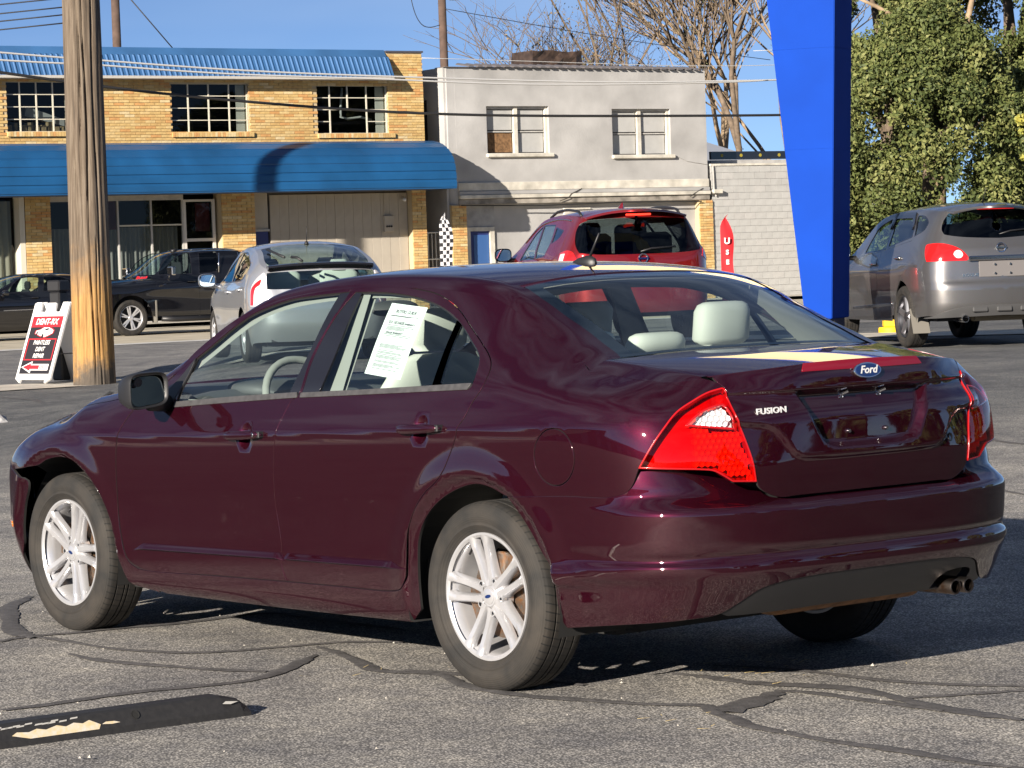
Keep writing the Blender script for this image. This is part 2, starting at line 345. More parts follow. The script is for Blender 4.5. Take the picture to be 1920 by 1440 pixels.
class Body:
    """lower body and sides: a plan contour swept with a height profile that changes along it.
    domain (s, z): s = arc length from the front centre round the left side to the rear centre."""
    def __init__(self, plan, stations, zr=(.1, 1.6), shift=None):
        plan = np.asarray(plan, float)
        k = np.r_[0, np.cumsum(np.hypot(*np.diff(plan, axis=0).T))]
        f = cspline(k, plan); kk = np.linspace(0, k[-1], 4001); c = f(kk)
        s = np.r_[0, np.cumsum(np.hypot(*np.diff(c, axis=0).T))]
        self.S = s; self.C = c; t = np.gradient(c, s, axis=0); t /= np.hypot(*t.T)[:, None]
        self.N = np.stack([-t[:, 1], t[:, 0]], 1) * -1.0
        # outward: on the left side moving rearwards (-x) the outward normal is +y
        if self.N[2000, 1] < 0: self.N = -self.N
        self.smax = s[-1]; self.shift = shift; self.mods = []
        zg = self.zg = np.linspace(zr[0], zr[1], 301); sg = self.sg = np.linspace(0, s[-1], 601)
        ss = []; rows = []
        for key, prof in stations:
            ss.append(self.sx(key[1]) if key[0] == 'x' else self.sy(key[1]))
            p = np.asarray(prof, float); rows.append(pchip(p[:, 0], p[:, 1])(zg))
        o = np.argsort(ss); self.D = pchip(np.asarray(ss)[o], np.asarray(rows)[o])(np.clip(sg, min(ss), max(ss)))
    def sx(self, x):      # s at a given x on the side
        i = np.argmin(self.C[:, 0] * 0 + np.abs(np.arange(4001) - 2000)); m = self.C[:, 0]
        return np.interp(-np.asarray(x, float), -m, self.S)
    def sy(self, y):      # s at a given y on the rear face
        j = int(np.argmax(self.C[:, 1])); j = 2000 + int(np.argmax(self.C[2000:, 1] < self.C[2000:, 1].max() * .9999))
        yy = self.C[2600:, 1]; k = int(np.argmax(np.diff(yy) < 0)); 
        return np.interp(-np.asarray(y, float), -yy[k:], self.S[2600 + k:])
    def syf(self, y):     # s at a given y on the front face
        yy = self.C[:1200, 1]; k = int(np.argmax(yy > .97 * yy.max())) or 1199
        return np.interp(y, yy[:k], self.S[:k])
    def c(self, s):
        return np.stack([np.interp(s, self.S, self.C[:, i]) for i in (0, 1)], -1)
    def n(self, s):
        v = np.stack([np.interp(s, self.S, self.N[:, i]) for i in (0, 1)], -1); return v / np.linalg.norm(v, axis=-1, keepdims=True)
    def d0(self, s, z):
        D = self.D; a = np.clip((s - self.sg[0]) / (self.sg[1] - self.sg[0]), 0, len(self.sg) - 1.001)
        b = np.clip((z - self.zg[0]) / (self.zg[1] - self.zg[0]), 0, len(self.zg) - 1.001)
        i = np.floor(a).astype(int); j = np.floor(b).astype(int); u = a - i; v = b - j
        def w(t): return (-.5 * t + t * t - .5 * t ** 3, 1 - 2.5 * t * t + 1.5 * t ** 3, .5 * t + 2 * t * t - 1.5 * t ** 3, -.5 * t * t + .5 * t ** 3)
        wu = w(u); wv = w(v); r = 0
        for p in range(4):
            ii = np.clip(i + p - 1, 0, D.shape[0] - 1)
            for q in range(4):
                jj = np.clip(j + q - 1, 0, D.shape[1] - 1); r = r + wu[p] * wv[q] * D[ii, jj]
        return r
    def P(self, s, z, off=0.0):
        s = np.asarray(s, float); z = np.asarray(z, float)
        sa = np.abs(s - self.smax) * -1 + self.smax    # beyond the rear centre: mirror to the right half
        c = self.c(sa); n = self.n(sa)
        zz = z - (self.shift(c[..., 0], z) if self.shift else 0)
        d = self.d0(sa, zz)
        for m in self.mods: d = d + m(sa, z, c[..., 0], c[..., 1])
        q = c - n * (d - off)[..., None]
        q = np.stack([q[..., 0], np.where(s > self.smax, -q[..., 1], q[..., 1]), z], -1)
        return q
    def Nrm(self, s, z, h=.004):
        a = self.P(s + h, z) - self.P(s - h, z); b = self.P(s, z + h) - self.P(s, z - h)
        n = np.cross(a, b)
        n /= np.linalg.norm(n, axis=-1, keepdims=True) + 1e-12
        return n
# ------------------------------------------------------------------ the maroon sedan: measured contour and profiles (metres, rear axle at the origin, x forward, y left)
F_PLAN = [(3.72,0),(3.705,.22),(3.63,.46),(3.5,.645),(3.35,.772),(3.2,.85),(3.0,.898),(2.728,.915),(2.3,.912),(1.8,.912),(1.0,.917),(.3,.917),(0,.915),(-.35,.905),(-.55,.889),(-.70,.86),(-.80,.81),(-.87,.735),(-.92,.64),(-.955,.53),(-.975,.43),(-.988,.30),(-.997,.15),(-1.0,0)]
def f_shift(x, z):
    w = sstep(.45, .82, z) * (1 - sstep(1.12, 1.3, z))
    return np.clip(-.036 * (x - .7), -.05, .045) * w
_lo = [(.1,.16),(.19,.075),(.215,.05),(.25,.036),(.30,.030),(.40,.022),(.55,.0135),(.66,.005),(.75,.0008),(.80,.0),(.85,.0016),(.875,.005)]
F_ST = [
 (('x',3.72),[(.1,.2),(.2,.1),(.3,.03),(.45,0),(.6,.02),(.68,.04),(.72,.09),(.76,.17),(.85,.35),(1.6,1.0)]),
 (('x',3.3),[(.1,.2),(.2,.08),(.3,.03),(.45,0),(.6,0),(.7,.008),(.76,.03),(.80,.06),(.85,.13),(.9,.25),(1.6,1.0)]),
 (('x',2.95),[(.1,.2),(.2,.07),(.3,.03),(.45,.012),(.7,.0),(.78,.006),(.84,.035),(.875,.085),(.90,.145),(1.0,.35),(1.6,1.0)]),
 (('x',2.6),[(.1,.16),(.19,.08),(.3,.035),(.5,.02),(.7,.003),(.82,.0),(.90,.025),(.95,.065),(.985,.115),(1.02,.175),(1.1,.3),(1.6,1.0)]),
 (('x',2.2),_lo+[(.93,.028),(.98,.052),(1.02,.08),(1.06,.12),(1.1,.16),(1.2,.21),(1.3,.26),(1.4,.33),(1.6,.6)]),
 (('x',1.7),_lo+[(.93,.028),(.985,.052),(1.02,.068),(1.10,.113),(1.20,.172),(1.30,.24),(1.36,.285),(1.40,.325),(1.6,.55)]),
 (('x',1.0),_lo+[(.93,.028),(.985,.052),(1.02,.068),(1.10,.112),(1.20,.168),(1.30,.230),(1.37,.280),(1.42,.325),(1.6,.5)]),
 (('x',.5),_lo+[(.93,.028),(.985,.052),(1.02,.067),(1.10,.112),(1.20,.171),(1.30,.237),(1.37,.288),(1.41,.325),(1.6,.5)]),
 (('x',.1),_lo+[(.93,.028),(.985,.050),(1.02,.066),(1.10,.118),(1.20,.19),(1.30,.268),(1.345,.312),(1.42,.39),(1.6,.6)]),
 (('x',-.1),_lo+[(.93,.026),(.985,.047),(1.01,.06),(1.09,.13),(1.18,.22),(1.25,.293),(1.35,.41),(1.6,.7)]),
 (('x',-.31),_lo+[(.93,.024),(.975,.045),(1.0,.065),(1.05,.13),(1.10,.205),(1.138,.262),(1.25,.42),(1.6,.8)]),
 (('x',-.42),_lo+[(.93,.022),(.965,.042),(.99,.068),(1.03,.135),(1.06,.19),(1.085,.242),(1.2,.42),(1.6,.8)]),
 (('x',-.62),[(.1,.2),(.3,.05),(.55,.01),(.68,.004),(.78,.0),(.85,.003),(.90,.016),(.95,.045),(.98,.085),(1.01,.145),(1.043,.222),(1.15,.4),(1.6,.9)]),
 (('y',.79),[(.1,.2),(.3,.05),(.55,.02),(.68,.0),(.74,.0),(.82,.006),(.90,.028),(.96,.075),(1.0,.13),(1.03,.185),(1.12,.35),(1.6,.9)]),
 (('y',.66),[(.1,.2),(.3,.05),(.55,.02),(.68,.002),(.74,.002),(.82,.010),(.90,.030),(.97,.068),(1.01,.10),(1.05,.145),(1.12,.26),(1.6,.9)]),
 (('y',.52),[(.1,.2),(.3,.05),(.55,.02),(.668,.004),(.72,.001),(.80,.010),(.88,.022),(.95,.040),(1.0,.062),(1.03,.076),(1.065,.100),(1.12,.19),(1.6,.9)]),
 (('y',.3),[(.1,.2),(.3,.05),(.55,.02),(.668,.006),(.72,.003),(.80,.007),(.90,.014),(.99,.022),(1.02,.029),(1.06,.048),(1.093,.070),(1.14,.12),(1.6,.9)]),
 (('y',0),[(.1,.2),(.3,.05),(.55,.02),(.668,.006),(.72,.003),(.80,.006),(.90,.012),(.99,.022),(1.02,.027),(1.06,.042),(1.097,.062),(1.14,.11),(1.6,.9)]),
]
FB = Body(F_PLAN, F_ST, shift=f_shift)
# rear bumper skin
B_PLAN = F_PLAN[:13] + [(-.35,.908),(-.55,.898),(-.70,.878),(-.81,.835),(-.90,.765),(-.965,.66),(-1.01,.53),(-1.035,.40),(-1.05,.2),(-1.055,0)]
B_ST = [
 (('x',2.2),[(.1,.16),(.19,.075),(.25,.036),(.4,.022),(.55,.018),(.68,.008),(.78,0),(1.6,.5)]),
 (('x',0.),[(.1,.16),(.19,.075),(.25,.036),(.4,.022),(.55,.018),(.68,.008),(.78,0),(1.6,.5)]),
 (('x',-.42),[(.1,.16),(.20,.06),(.25,.042),(.33,.028),(.385,.020),(.398,.006),(.43,.002),(.462,.012),(.55,.008),(.64,.006),(.70,.003),(.80,.003),(1.6,.5)]),
 (('x',-.62),[(.1,.16),(.20,.075),(.25,.05),(.33,.028),(.40,.018),(.425,.003),(.455,.0),(.478,.012),(.55,.008),(.64,.008),(.66,.010),(.70,.010),(.80,.02),(1.6,.5)]),
 (('y',.80),[(.1,.2),(.2,.12),(.25,.085),(.33,.045),(.40,.02),(.44,.003),(.462,.0),(.484,.016),(.51,.009),(.56,.005),(.63,.002),(.645,.008),(.66,.022),(.69,.050),(.72,.055),(1.6,.5)]),
 (('y',.60),[(.1,.3),(.2,.2),(.25,.14),(.30,.085),(.36,.045),(.405,.018),(.44,.004),(.470,.006),(.490,.020),(.51,.010),(.56,.0055),(.628,.002),(.642,.006),(.655,.025),(.662,.055),(.70,.10),(1.6,.5)]),
 (('y',.40),[(.1,.3),(.2,.2),(.25,.145),(.30,.10),(.36,.05),(.41,.018),(.445,.004),(.473,.006),(.492,.020),(.512,.010),(.56,.0055),(.628,.002),(.641,.007),(.652,.028),(.660,.062),(.70,.15),(1.6,.6)]),
 (('y',0.),[(.1,.3),(.2,.2),(.25,.145),(.30,.10),(.36,.05),(.41,.018),(.445,.004),(.473,.006),(.492,.020),(.512,.010),(.56,.0055),(.628,.002),(.643,.007),(.654,.028),(.662,.062),(.70,.15),(1.6,.6)]),
]
BB = Body(B_PLAN, B_ST)
# upper edge of the sides (x, z) and the centre line of hood, glass, roof, deck
E_ROWS = [ # t, edge x, edge z, centre x, centre z
 (0.0,3.42,.735,3.66,.745),(.25,3.3,.79,3.45,.82),(.5,3.16,.843,3.25,.868),(1.0,2.94,.90,2.98,.925),(1.5,2.70,.947,2.72,.968),(2.0,2.49,.972,2.52,.998),(2.3,2.33,.99,2.42,1.01)]
W_ROWS = [(2.3,2.24,1.0,2.40,1.015),(2.6,2.0,1.108,2.12,1.14),(3.0,1.8,1.215,1.86,1.255),(3.5,1.59,1.333,1.58,1.372),(4.0,1.38,1.388,1.32,1.423),(4.5,1.1,1.413,1.05,1.445),(5.0,.8,1.418,.78,1.452),(5.5,.5,1.408,.48,1.445),(6.0,.25,1.382,.25,1.426),(6.3,.13,1.352,.10,1.400),(6.7,-.05,1.272,-.06,1.338),(7.1,-.20,1.208,-.22,1.263),(7.5,-.31,1.163,-.36,1.193),(7.9,-.42,1.117,-.47,1.137)]
def _edge(rows, sp):
    r = np.asarray(rows); f = sp(r[:, 0], r[:, 1:])
    return f
FHOOD = _edge(E_ROWS, cspline); FROOF = _edge(W_ROWS, cspline)
def solve_s(body, x, z):
    # s on the side such that the surface point has this x
    s = body.sx(x)
    for _ in range(12):
        s = s + (body.P(s, z)[..., 0] - x)*.9
    return s
def f_edge(f, t):
    r = f(t); s = solve_s(FB, r[..., 0], r[..., 1]); return FB.P(s, r[..., 1]), r, s
def f_top(f, t, w, pz=2.6):
    e, r, s = f_edge(f, t); a = np.abs(w)
    return np.stack([r[..., 2] + (e[..., 0] - r[..., 2]) * a ** 2, e[..., 1] * w, r[..., 3] + (e[..., 2] - r[..., 3]) * a ** pz], -1)
# panel outlines of the sedan in (s, z); a third value 1 marks a sharp corner
FO = {
 'front_door': [(2.1013,0.936,1),(2.1784,0.9879),(2.2359,1.0352),(2.3019,1.0931),(2.3574,1.1385),(2.4444,1.1899),(2.5318,1.2387),(2.6554,1.2964),(2.751,1.3316),(2.856,1.3543),(2.9825,1.3705),(3.1128,1.3805),(3.255,1.3853,1),(3.237,1.2826),(3.195,1.125),(3.21,1.0106),(3.2001,0.9875),(3.1732,0.9737),(3.1448,0.9024),(3.1356,0.862),(3.1215,0.7853),(3.1101,0.6804),(3.1066,0.5812),(3.1183,0.4826),(3.1211,0.4292),(3.1094,0.3769),(3.1218,0.3299),(3.1411,0.3052,1),(2.6401,0.2968),(2.163,0.2874),(2.0952,0.2983),(2.0348,0.3269),(2.0112,0.4113),(1.9997,0.5328),(2.0071,0.6402),(2.0237,0.7832),(2.0304,0.8107),(2.0535,0.8693)],
 'front_door_hole': [(2.3797,0.9368,1),(2.3679,1.0312),(2.379,1.1285,1),(2.4689,1.1839),(2.553,1.2305),(2.6745,1.2883),(2.8721,1.3393),(3.0366,1.3542),(3.2634,1.3669,1),(3.2335,1.2807),(3.1898,1.125),(3.2061,1.0086),(3.2,0.9847,1)],
 'front_glass': [(2.3871,0.949,1),(2.3854,1.0315),(2.3913,1.1245,1),(2.473,1.1778),(2.5571,1.2244),(2.68,1.2823),(2.8773,1.3343),(3.0427,1.3483),(3.1981,1.3562,1),(3.179,1.2425),(3.1376,0.9981,1)],
 'front_trim': [(3.1961,1.3582,1),(3.2656,1.3631,1),(3.2318,1.2808),(3.1881,1.125),(3.2044,1.0086),(3.1966,0.999,1),(3.1388,0.9962,1),(3.179,1.2425)],
 'front_belt': [(2.3765,0.9529,1),(2.7842,0.9793),(3.192,1.0008,1),(3.1988,0.9837,1),(2.7957,0.9608),(2.3772,0.9347,1)],
 'rear_door': [(3.2584,1.3852,1),(3.307,1.3893),(3.4858,1.3829),(3.6572,1.3672),(3.7748,1.3507),(3.861,1.3274),(3.9446,1.2935),(4.059,1.2328),(4.1624,1.1789),(4.2264,1.1436),(4.2642,1.1137),(4.2813,1.0841),(4.2841,1.0492),(4.2776,1.0228),(4.2478,0.9781),(4.2264,0.9248),(4.2099,0.9014),(4.1991,0.8651),(4.1682,0.8044),(4.1344,0.7486),(4.0921,0.7105),(4.0281,0.6712),(3.9697,0.6187),(3.9195,0.5473),(3.8962,0.4844),(3.8773,0.4083),(3.8672,0.3607),(3.8433,0.3271),(3.7886,0.314),(3.4764,0.309),(3.1411,0.3052,1),(3.1218,0.3299),(3.1094,0.3769),(3.1211,0.4292),(3.1183,0.4826),(3.1066,0.5812),(3.1101,0.6804),(3.1215,0.7853),(3.1356,0.862),(3.1448,0.9024),(3.1732,0.9737),(3.2001,0.9875),(3.21,1.0106),(3.195,1.125),(3.237,1.2826)],
 'rear_door_hole': [(3.289,1.3647,1),(3.4005,1.3632),(3.5101,1.3589),(3.6811,1.3408),(3.8396,1.3074),(3.9749,1.2569),(4.0939,1.1933),(4.1905,1.1347),(4.2131,1.096),(4.2223,1.0362),(4.2056,1.0236,1),(3.6714,1.0019),(3.2097,0.9829,1),(3.2182,1.0088),(3.2034,1.1231),(3.2437,1.2807)],
 'rear_glass': [(3.3291,1.3594,1),(3.5145,1.3541),(3.6851,1.3361),(3.844,1.3019),(3.9636,1.2569,1),(3.9804,1.1575),(3.999,1.0318,1),(3.6636,1.0166),(3.3256,1.0027,1),(3.3321,1.1656)],
 'rear_trim': [(3.2946,1.3608,1),(3.3301,1.3584,1),(3.3321,1.1656),(3.3256,1.0027,1),(3.2162,0.9954,1),(3.2199,1.0088),(3.2051,1.1232),(3.2485,1.2768)],
 'division_bar': [(3.9621,1.2588,1),(3.9984,1.2422,1),(4.0113,1.1666),(4.0395,1.0359,1),(3.9949,1.0335,1),(3.9774,1.1575)],
 'quarter_glass': [(4,1.2404,1),(4.0987,1.1879),(4.1864,1.133),(4.2047,1.0995),(4.2103,1.0414,1),(4.0405,1.0341,1),(4.0113,1.1666)],
 'rear_belt': [(3.2208,0.9993,1),(3.6626,1.0184),(4.2169,1.045,1),(4.2047,1.0254,1),(3.6709,1.0028),(3.223,0.9841,1)],
 'body_side': [(2.0771,0.977,1),(2.2728,1.066),(2.4298,1.1481),(2.5567,1.2241),(2.6815,1.291),(2.7812,1.3255),(2.8912,1.346),(3.0244,1.3609),(3.1717,1.371),(3.4728,1.376),(3.7738,1.366),(3.9334,1.3524),(4.0246,1.34),(4.0849,1.3307),(4.1454,1.3151),(4.2355,1.281),(4.3278,1.242),(4.4109,1.2063),(4.482,1.178),(4.5415,1.1546),(4.596,1.133),(4.6526,1.1104),(4.7107,1.087),(4.8224,1.0773),(4.9604,1.0635),(5.1759,1.0497),(5.2971,1.059,1),(5.3475,1.0423),(5.36,1.0283,1),(5.3043,1.0152),(5.2456,0.9921),(5.1758,0.9562),(5.1295,0.9074),(5.0883,0.8511),(5.046,0.7818,1),(5.0115,0.715),(4.9559,0.6918),(4.7246,0.6849),(4.4481,0.6748,1),(4.4296,0.6795),(4.3686,0.7006),(4.3026,0.7108),(4.2451,0.7051),(4.1465,0.6758),(4.0517,0.6277),(3.9829,0.569),(3.9444,0.5056),(3.9296,0.4357),(3.9232,0.3492),(3.927,0.2553,1),(3.8634,0.205,1),(3.0729,0.197),(2.2531,0.197,1),(2.1086,0.2279,1),(2.1012,0.2901,1),(2.1625,0.2852),(2.6394,0.2937),(3.1405,0.3021),(3.4759,0.3061),(3.7881,0.3111),(3.8461,0.3254),(3.8718,0.361),(3.8819,0.4086),(3.9008,0.4847),(3.9241,0.5475),(3.9724,0.6169),(4.0309,0.6694),(4.0948,0.7087),(4.1371,0.7469),(4.171,0.8027),(4.202,0.8634),(4.2132,0.8997),(4.2303,0.9231),(4.2515,0.9764),(4.2815,1.0211),(4.2882,1.0475),(4.2854,1.0841),(4.2682,1.1138),(4.2288,1.1453),(4.1635,1.1807),(4.0602,1.2346),(3.9459,1.2953),(3.8623,1.3292),(3.7738,1.3535),(3.6545,1.3701),(3.4827,1.3857),(3.3036,1.3922),(3.2504,1.3892),(3.1079,1.3844),(2.9776,1.3744),(2.8514,1.3583),(2.7468,1.3356),(2.6513,1.3005),(2.5289,1.2427),(2.4417,1.194),(2.3541,1.1426),(2.2981,1.0971),(2.2298,1.0391),(2.1727,0.9919),(2.0958,0.942,1)],
 'fender': [(1.9447,0.96,1),(1.8065,0.9443),(1.6921,0.9325),(1.5856,0.9192),(1.4571,0.8973),(1.3128,0.8718),(1.1767,0.8481),(1.0068,0.8141),(0.8639,0.76,1),(0.8829,0.74),(0.9347,0.69,1),(1.1186,0.65,1),(1.386,0.6798),(1.4612,0.7044),(1.5688,0.7188),(1.6653,0.7109),(1.7438,0.6851),(1.7916,0.6542),(1.8381,0.6082),(1.8757,0.549),(1.9127,0.4709),(1.9537,0.3804),(1.9866,0.2896),(2.013,0.2326),(2.0356,0.2207,1),(2.2033,0.197,1),(2.0973,0.2898,1),(2.0298,0.3223),(2.0068,0.409),(1.9957,0.5326),(2.0032,0.64),(2.0197,0.783),(2.0265,0.8107),(2.0496,0.8692),(2.0974,0.9359,1)],
 'lamp': [(5.046,0.7818,1),(5.0883,0.8511),(5.1295,0.9074),(5.1758,0.9562),(5.2456,0.9921),(5.3043,1.0152),(5.3576,1.0267,1),(5.366,1.023,1),(5.3746,0.9921),(5.3831,0.9408),(5.4059,0.8783),(5.4304,0.7967),(5.4436,0.722,1),(5.3554,0.7275,1),(5.3257,0.7463),(5.2896,0.7653),(5.2537,0.7705),(5.1668,0.776)],
 'lamp_white': [(5.2109,0.9147,1),(5.2555,0.9465),(5.3029,0.9647),(5.3466,0.9713,1),(5.3575,0.959),(5.3726,0.8971,1)],
 'trunk_left': [(5.3326,1.0597,1),(5.3493,1.0422),(5.3684,1.0246),(5.3765,0.992),(5.3851,0.9407),(5.4079,0.8782),(5.4324,0.7966),(5.4456,0.7219),(5.456,0.7022),(5.4853,0.683),(5.5351,0.6657)],
 'trunk_crease': [(5.383,0.9017),(5.4359,0.8938),(5.4865,0.891),(5.522,0.8753),(5.5545,0.8407),(5.5879,0.8041),(5.6159,0.7885),(5.761,0.7825)],
 'recess': [(5.6283,1.0042),(5.6497,0.9944),(5.6643,0.9381),(5.698,0.8632),(5.7293,0.8246),(5.7638,0.8172)],
 'bumper': [(4.4471,0.6729,1),(4.7317,0.684),(4.9604,0.6904),(5.0147,0.7129),(5.0458,0.7701,1),(5.1035,0.7724),(5.1775,0.7718),(5.3004,0.7641),(5.35,0.757),(5.3941,0.7368),(5.4271,0.7182),(5.5504,0.7098,1)],
 'bumper_arch': [(4.6815,0.2536,1),(4.6724,0.289),(4.6589,0.3524),(4.6616,0.4252),(4.6098,0.4919),(4.5619,0.5551),(4.5117,0.6113)],
 'valance_top': [(5.333,0.3051),(5.3954,0.3318),(5.488,0.3848),(5.5821,0.4003)],
 'bumper_bottom': [(4.687,0.2468),(4.9364,0.275),(5.1878,0.2927)],
}
# ------------------------------------------------------------------ ground: the lot rises gently towards the right rear
def hz(x, y):
    x = np.asarray(x, float); y = np.asarray(y, float); rx, ry = x + 7.78, y - 7.1
    la = -.634 * rx - .773 * ry; de = .773 * rx - .634 * ry
    return .315 * sstep(-5.0, -3.0, la) * sstep(13, 31, de) * (1 - sstep(44, 62, de)) + .08 * sstep(48, 62, de)
def asphalt(name, stones, tar, scale, patch=None, rough=.9, bump=.6):
    """worn asphalt: aggregate stones in dark binder with larger uneven patches"""
    m = bpy.data.materials.new(name); m.use_nodes = True; n = m.node_tree.nodes; L = m.node_tree.links; b = n['Principled BSDF']; b.inputs['Roughness'].default_value = rough; b.inputs['Specular IOR Level'].default_value = .25
    t = n.new('ShaderNodeTexCoord')
    def noise(sc, det, ro=.5):
        z = n.new('ShaderNodeTexNoise'); z.inputs['Scale'].default_value = sc; z.inputs['Detail'].default_value = det; z.inputs['Roughness'].default_value = ro; L.new(t.outputs['Object'], z.inputs['Vector']); return z.outputs[0]
    def ramp(src, a, c0, b_, c1):
        r = n.new('ShaderNodeValToRGB'); e = r.color_ramp.elements; e[0].position = a; e[0].color = (*c0, 1); e[1].position = b_; e[1].color = (*c1, 1); L.new(src, r.inputs[0]); return r
    def mix(f, a, c, mode='MIX'):
        x = n.new('ShaderNodeMix'); x.data_type = 'RGBA'; x.blend_type = mode
        for i, q in ((0, f), (6, a), (7, c)):
            if isinstance(q, (int, float)): x.inputs[i].default_value = q
            elif isinstance(q, tuple): x.inputs[i].default_value = (*q, 1)
            else: L.new(q, x.inputs[i])
        return x.outputs[2]
    v = n.new('ShaderNodeTexVoronoi'); v.inputs['Scale'].default_value = scale; L.new(t.outputs['Object'], v.inputs['Vector'])
    sepc = n.new('ShaderNodeSeparateColor'); L.new(v.outputs['Color'], sepc.inputs[0])
    stone = ramp(sepc.outputs[0], .15, stones[0], .9, stones[1]); el = stone.color_ramp.elements.new(.55); el.color = (*stones[2], 1)
    gapm = ramp(v.outputs['Distance'], .32, (0, 0, 0), .62, (1, 1, 1))
    col = mix(gapm.outputs[0], stone.outputs[0], tar)
    big = ramp(noise(1.1, 8, .68), .38, (.62, .62, .645), .62, (1.10, 1.08, 1.04)); col = mix(1.0, col, big.outputs[0], 'MULTIPLY')
    med = ramp(noise(7, 5, .6), .3, (.80, .80, .82), .7, (1.12, 1.1, 1.06)); col = mix(1.0, col, med.outputs[0], 'MULTIPLY')
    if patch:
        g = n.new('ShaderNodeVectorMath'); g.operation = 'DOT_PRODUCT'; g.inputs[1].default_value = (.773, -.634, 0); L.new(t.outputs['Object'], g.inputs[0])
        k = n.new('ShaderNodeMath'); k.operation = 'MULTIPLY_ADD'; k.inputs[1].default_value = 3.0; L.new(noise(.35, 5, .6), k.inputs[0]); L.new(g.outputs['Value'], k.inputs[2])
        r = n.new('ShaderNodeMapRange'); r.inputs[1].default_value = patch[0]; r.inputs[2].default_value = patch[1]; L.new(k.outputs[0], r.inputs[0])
        g2 = n.new('ShaderNodeVectorMath'); g2.operation = 'DOT_PRODUCT'; g2.inputs[1].default_value = (.45, .89, 0); L.new(t.outputs['Object'], g2.inputs[0])  # dark asphalt left of the view, added to darken the door reflections
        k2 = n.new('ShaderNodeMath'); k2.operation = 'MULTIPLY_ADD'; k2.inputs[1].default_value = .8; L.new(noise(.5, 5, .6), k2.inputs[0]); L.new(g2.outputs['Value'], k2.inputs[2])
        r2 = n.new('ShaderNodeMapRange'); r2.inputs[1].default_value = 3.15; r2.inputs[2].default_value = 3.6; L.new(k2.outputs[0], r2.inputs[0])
        g3 = n.new('ShaderNodeVectorMath'); g3.operation = 'DOT_PRODUCT'; g3.inputs[1].default_value = (-.76, -.65, 0); L.new(t.outputs['Object'], g3.inputs[0])  # the same added darkening right of the view, for the rear reflections
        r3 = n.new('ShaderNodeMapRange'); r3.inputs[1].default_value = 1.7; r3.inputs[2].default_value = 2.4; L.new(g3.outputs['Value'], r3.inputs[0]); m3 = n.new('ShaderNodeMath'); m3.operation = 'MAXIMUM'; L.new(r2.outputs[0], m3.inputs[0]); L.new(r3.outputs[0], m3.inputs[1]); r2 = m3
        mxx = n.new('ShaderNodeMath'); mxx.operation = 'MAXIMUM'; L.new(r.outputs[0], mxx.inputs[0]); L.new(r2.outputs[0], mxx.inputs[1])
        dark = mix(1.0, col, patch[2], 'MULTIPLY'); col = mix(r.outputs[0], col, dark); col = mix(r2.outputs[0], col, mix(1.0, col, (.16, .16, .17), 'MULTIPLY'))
    L.new(col, b.inputs['Base Color'])
    bp = n.new('ShaderNodeBump'); bp.inputs['Strength'].default_value = bump; bp.inputs['Distance'].default_value = .006
    inv_ = n.new('ShaderNodeMath'); inv_.operation = 'SUBTRACT'; inv_.inputs[0].default_value = 1; L.new(v.outputs['Distance'], inv_.inputs[1]); L.new(inv_.outputs[0], bp.inputs['Height']); L.new(bp.outputs[0], b.inputs['Normal'])
    return m
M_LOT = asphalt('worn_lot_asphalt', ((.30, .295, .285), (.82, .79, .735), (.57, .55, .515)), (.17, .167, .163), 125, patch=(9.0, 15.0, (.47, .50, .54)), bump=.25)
M_STREET = asphalt('street_asphalt', ((.22, .22, .225), (.42, .41, .41), (.30, .30, .30)), (.18, .18, .18), 60, bump=.1)
def conc(name, col, sc=3): return pmat(name, col, rough=.9, noise=(sc, .28), bump=(60, .2))
M_CONC = conc('pale_concrete', (.55, .51, .44)); M_APRON = conc('tan_concrete_apron', (.52, .46, .35), 1.2)
def terrain(name, xs, ys, mat, dz=0.0, fn=None):
    X, Y = np.meshgrid(xs, ys, indexing='ij'); W = fn(X, Y) if fn else np.stack([X, Y], -1); Z = hz(W[..., 0], W[..., 1]) + dz
    P = np.concatenate([W, Z[..., None]], -1).reshape(-1, 3); b = len(ys); f = [(i * b + j, (i + 1) * b + j, (i + 1) * b + j + 1, i * b + j + 1) for i in range(len(xs) - 1) for j in range(b - 1)]
    o = mk(name, P, f, mat, smooth=True); bm = bmesh.new(); bm.from_mesh(o.data); bmesh.ops.recalc_face_normals(bm, faces=bm.faces)
    if bm.faces[0].normal.z < 0: bmesh.ops.reverse_faces(bm, faces=bm.faces)
    bm.to_mesh(o.data); bm.free(); return o
g_ax = np.r_[-900, -400, -200, -100, -60, np.arange(-40, 70, 1.0), 75, 90, 120, 200, 400, 900]
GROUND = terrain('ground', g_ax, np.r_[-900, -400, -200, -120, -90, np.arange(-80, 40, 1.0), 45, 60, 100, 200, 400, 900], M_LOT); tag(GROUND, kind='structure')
FT = (-.12661, -.99195); FN = (-.99195, .12661); FP = (58.416, -35.312); FRZ = math.atan2(FT[1], FT[0])
def fac(a, o): return np.stack([FP[0] + FT[0] * a + FN[0] * o, FP[1] + FT[1] * a + FN[1] * o], -1)
A_ = np.r_[-200, -80, np.arange(-50, 60, 2.0), 80, 200]
tag(terrain('road', A_, np.linspace(17.3, 33.4, 9), M_STREET, .004, fac), kind='structure')
tag(terrain('parking_apron', A_, np.linspace(2.6, 17.3, 8), M_APRON, .006, fac), kind='structure')
tag(terrain('pavement', A_, np.linspace(-60.0, 2.6, 6), M_CONC, .10, fac), kind='structure')
tag(terrain('road_edge_line', A_, np.array([17.0, 17.75]), pmat('white_road_paint', (.62, .61, .58), rough=.7, noise=(4, .3)), .011, fac), kind='structure')
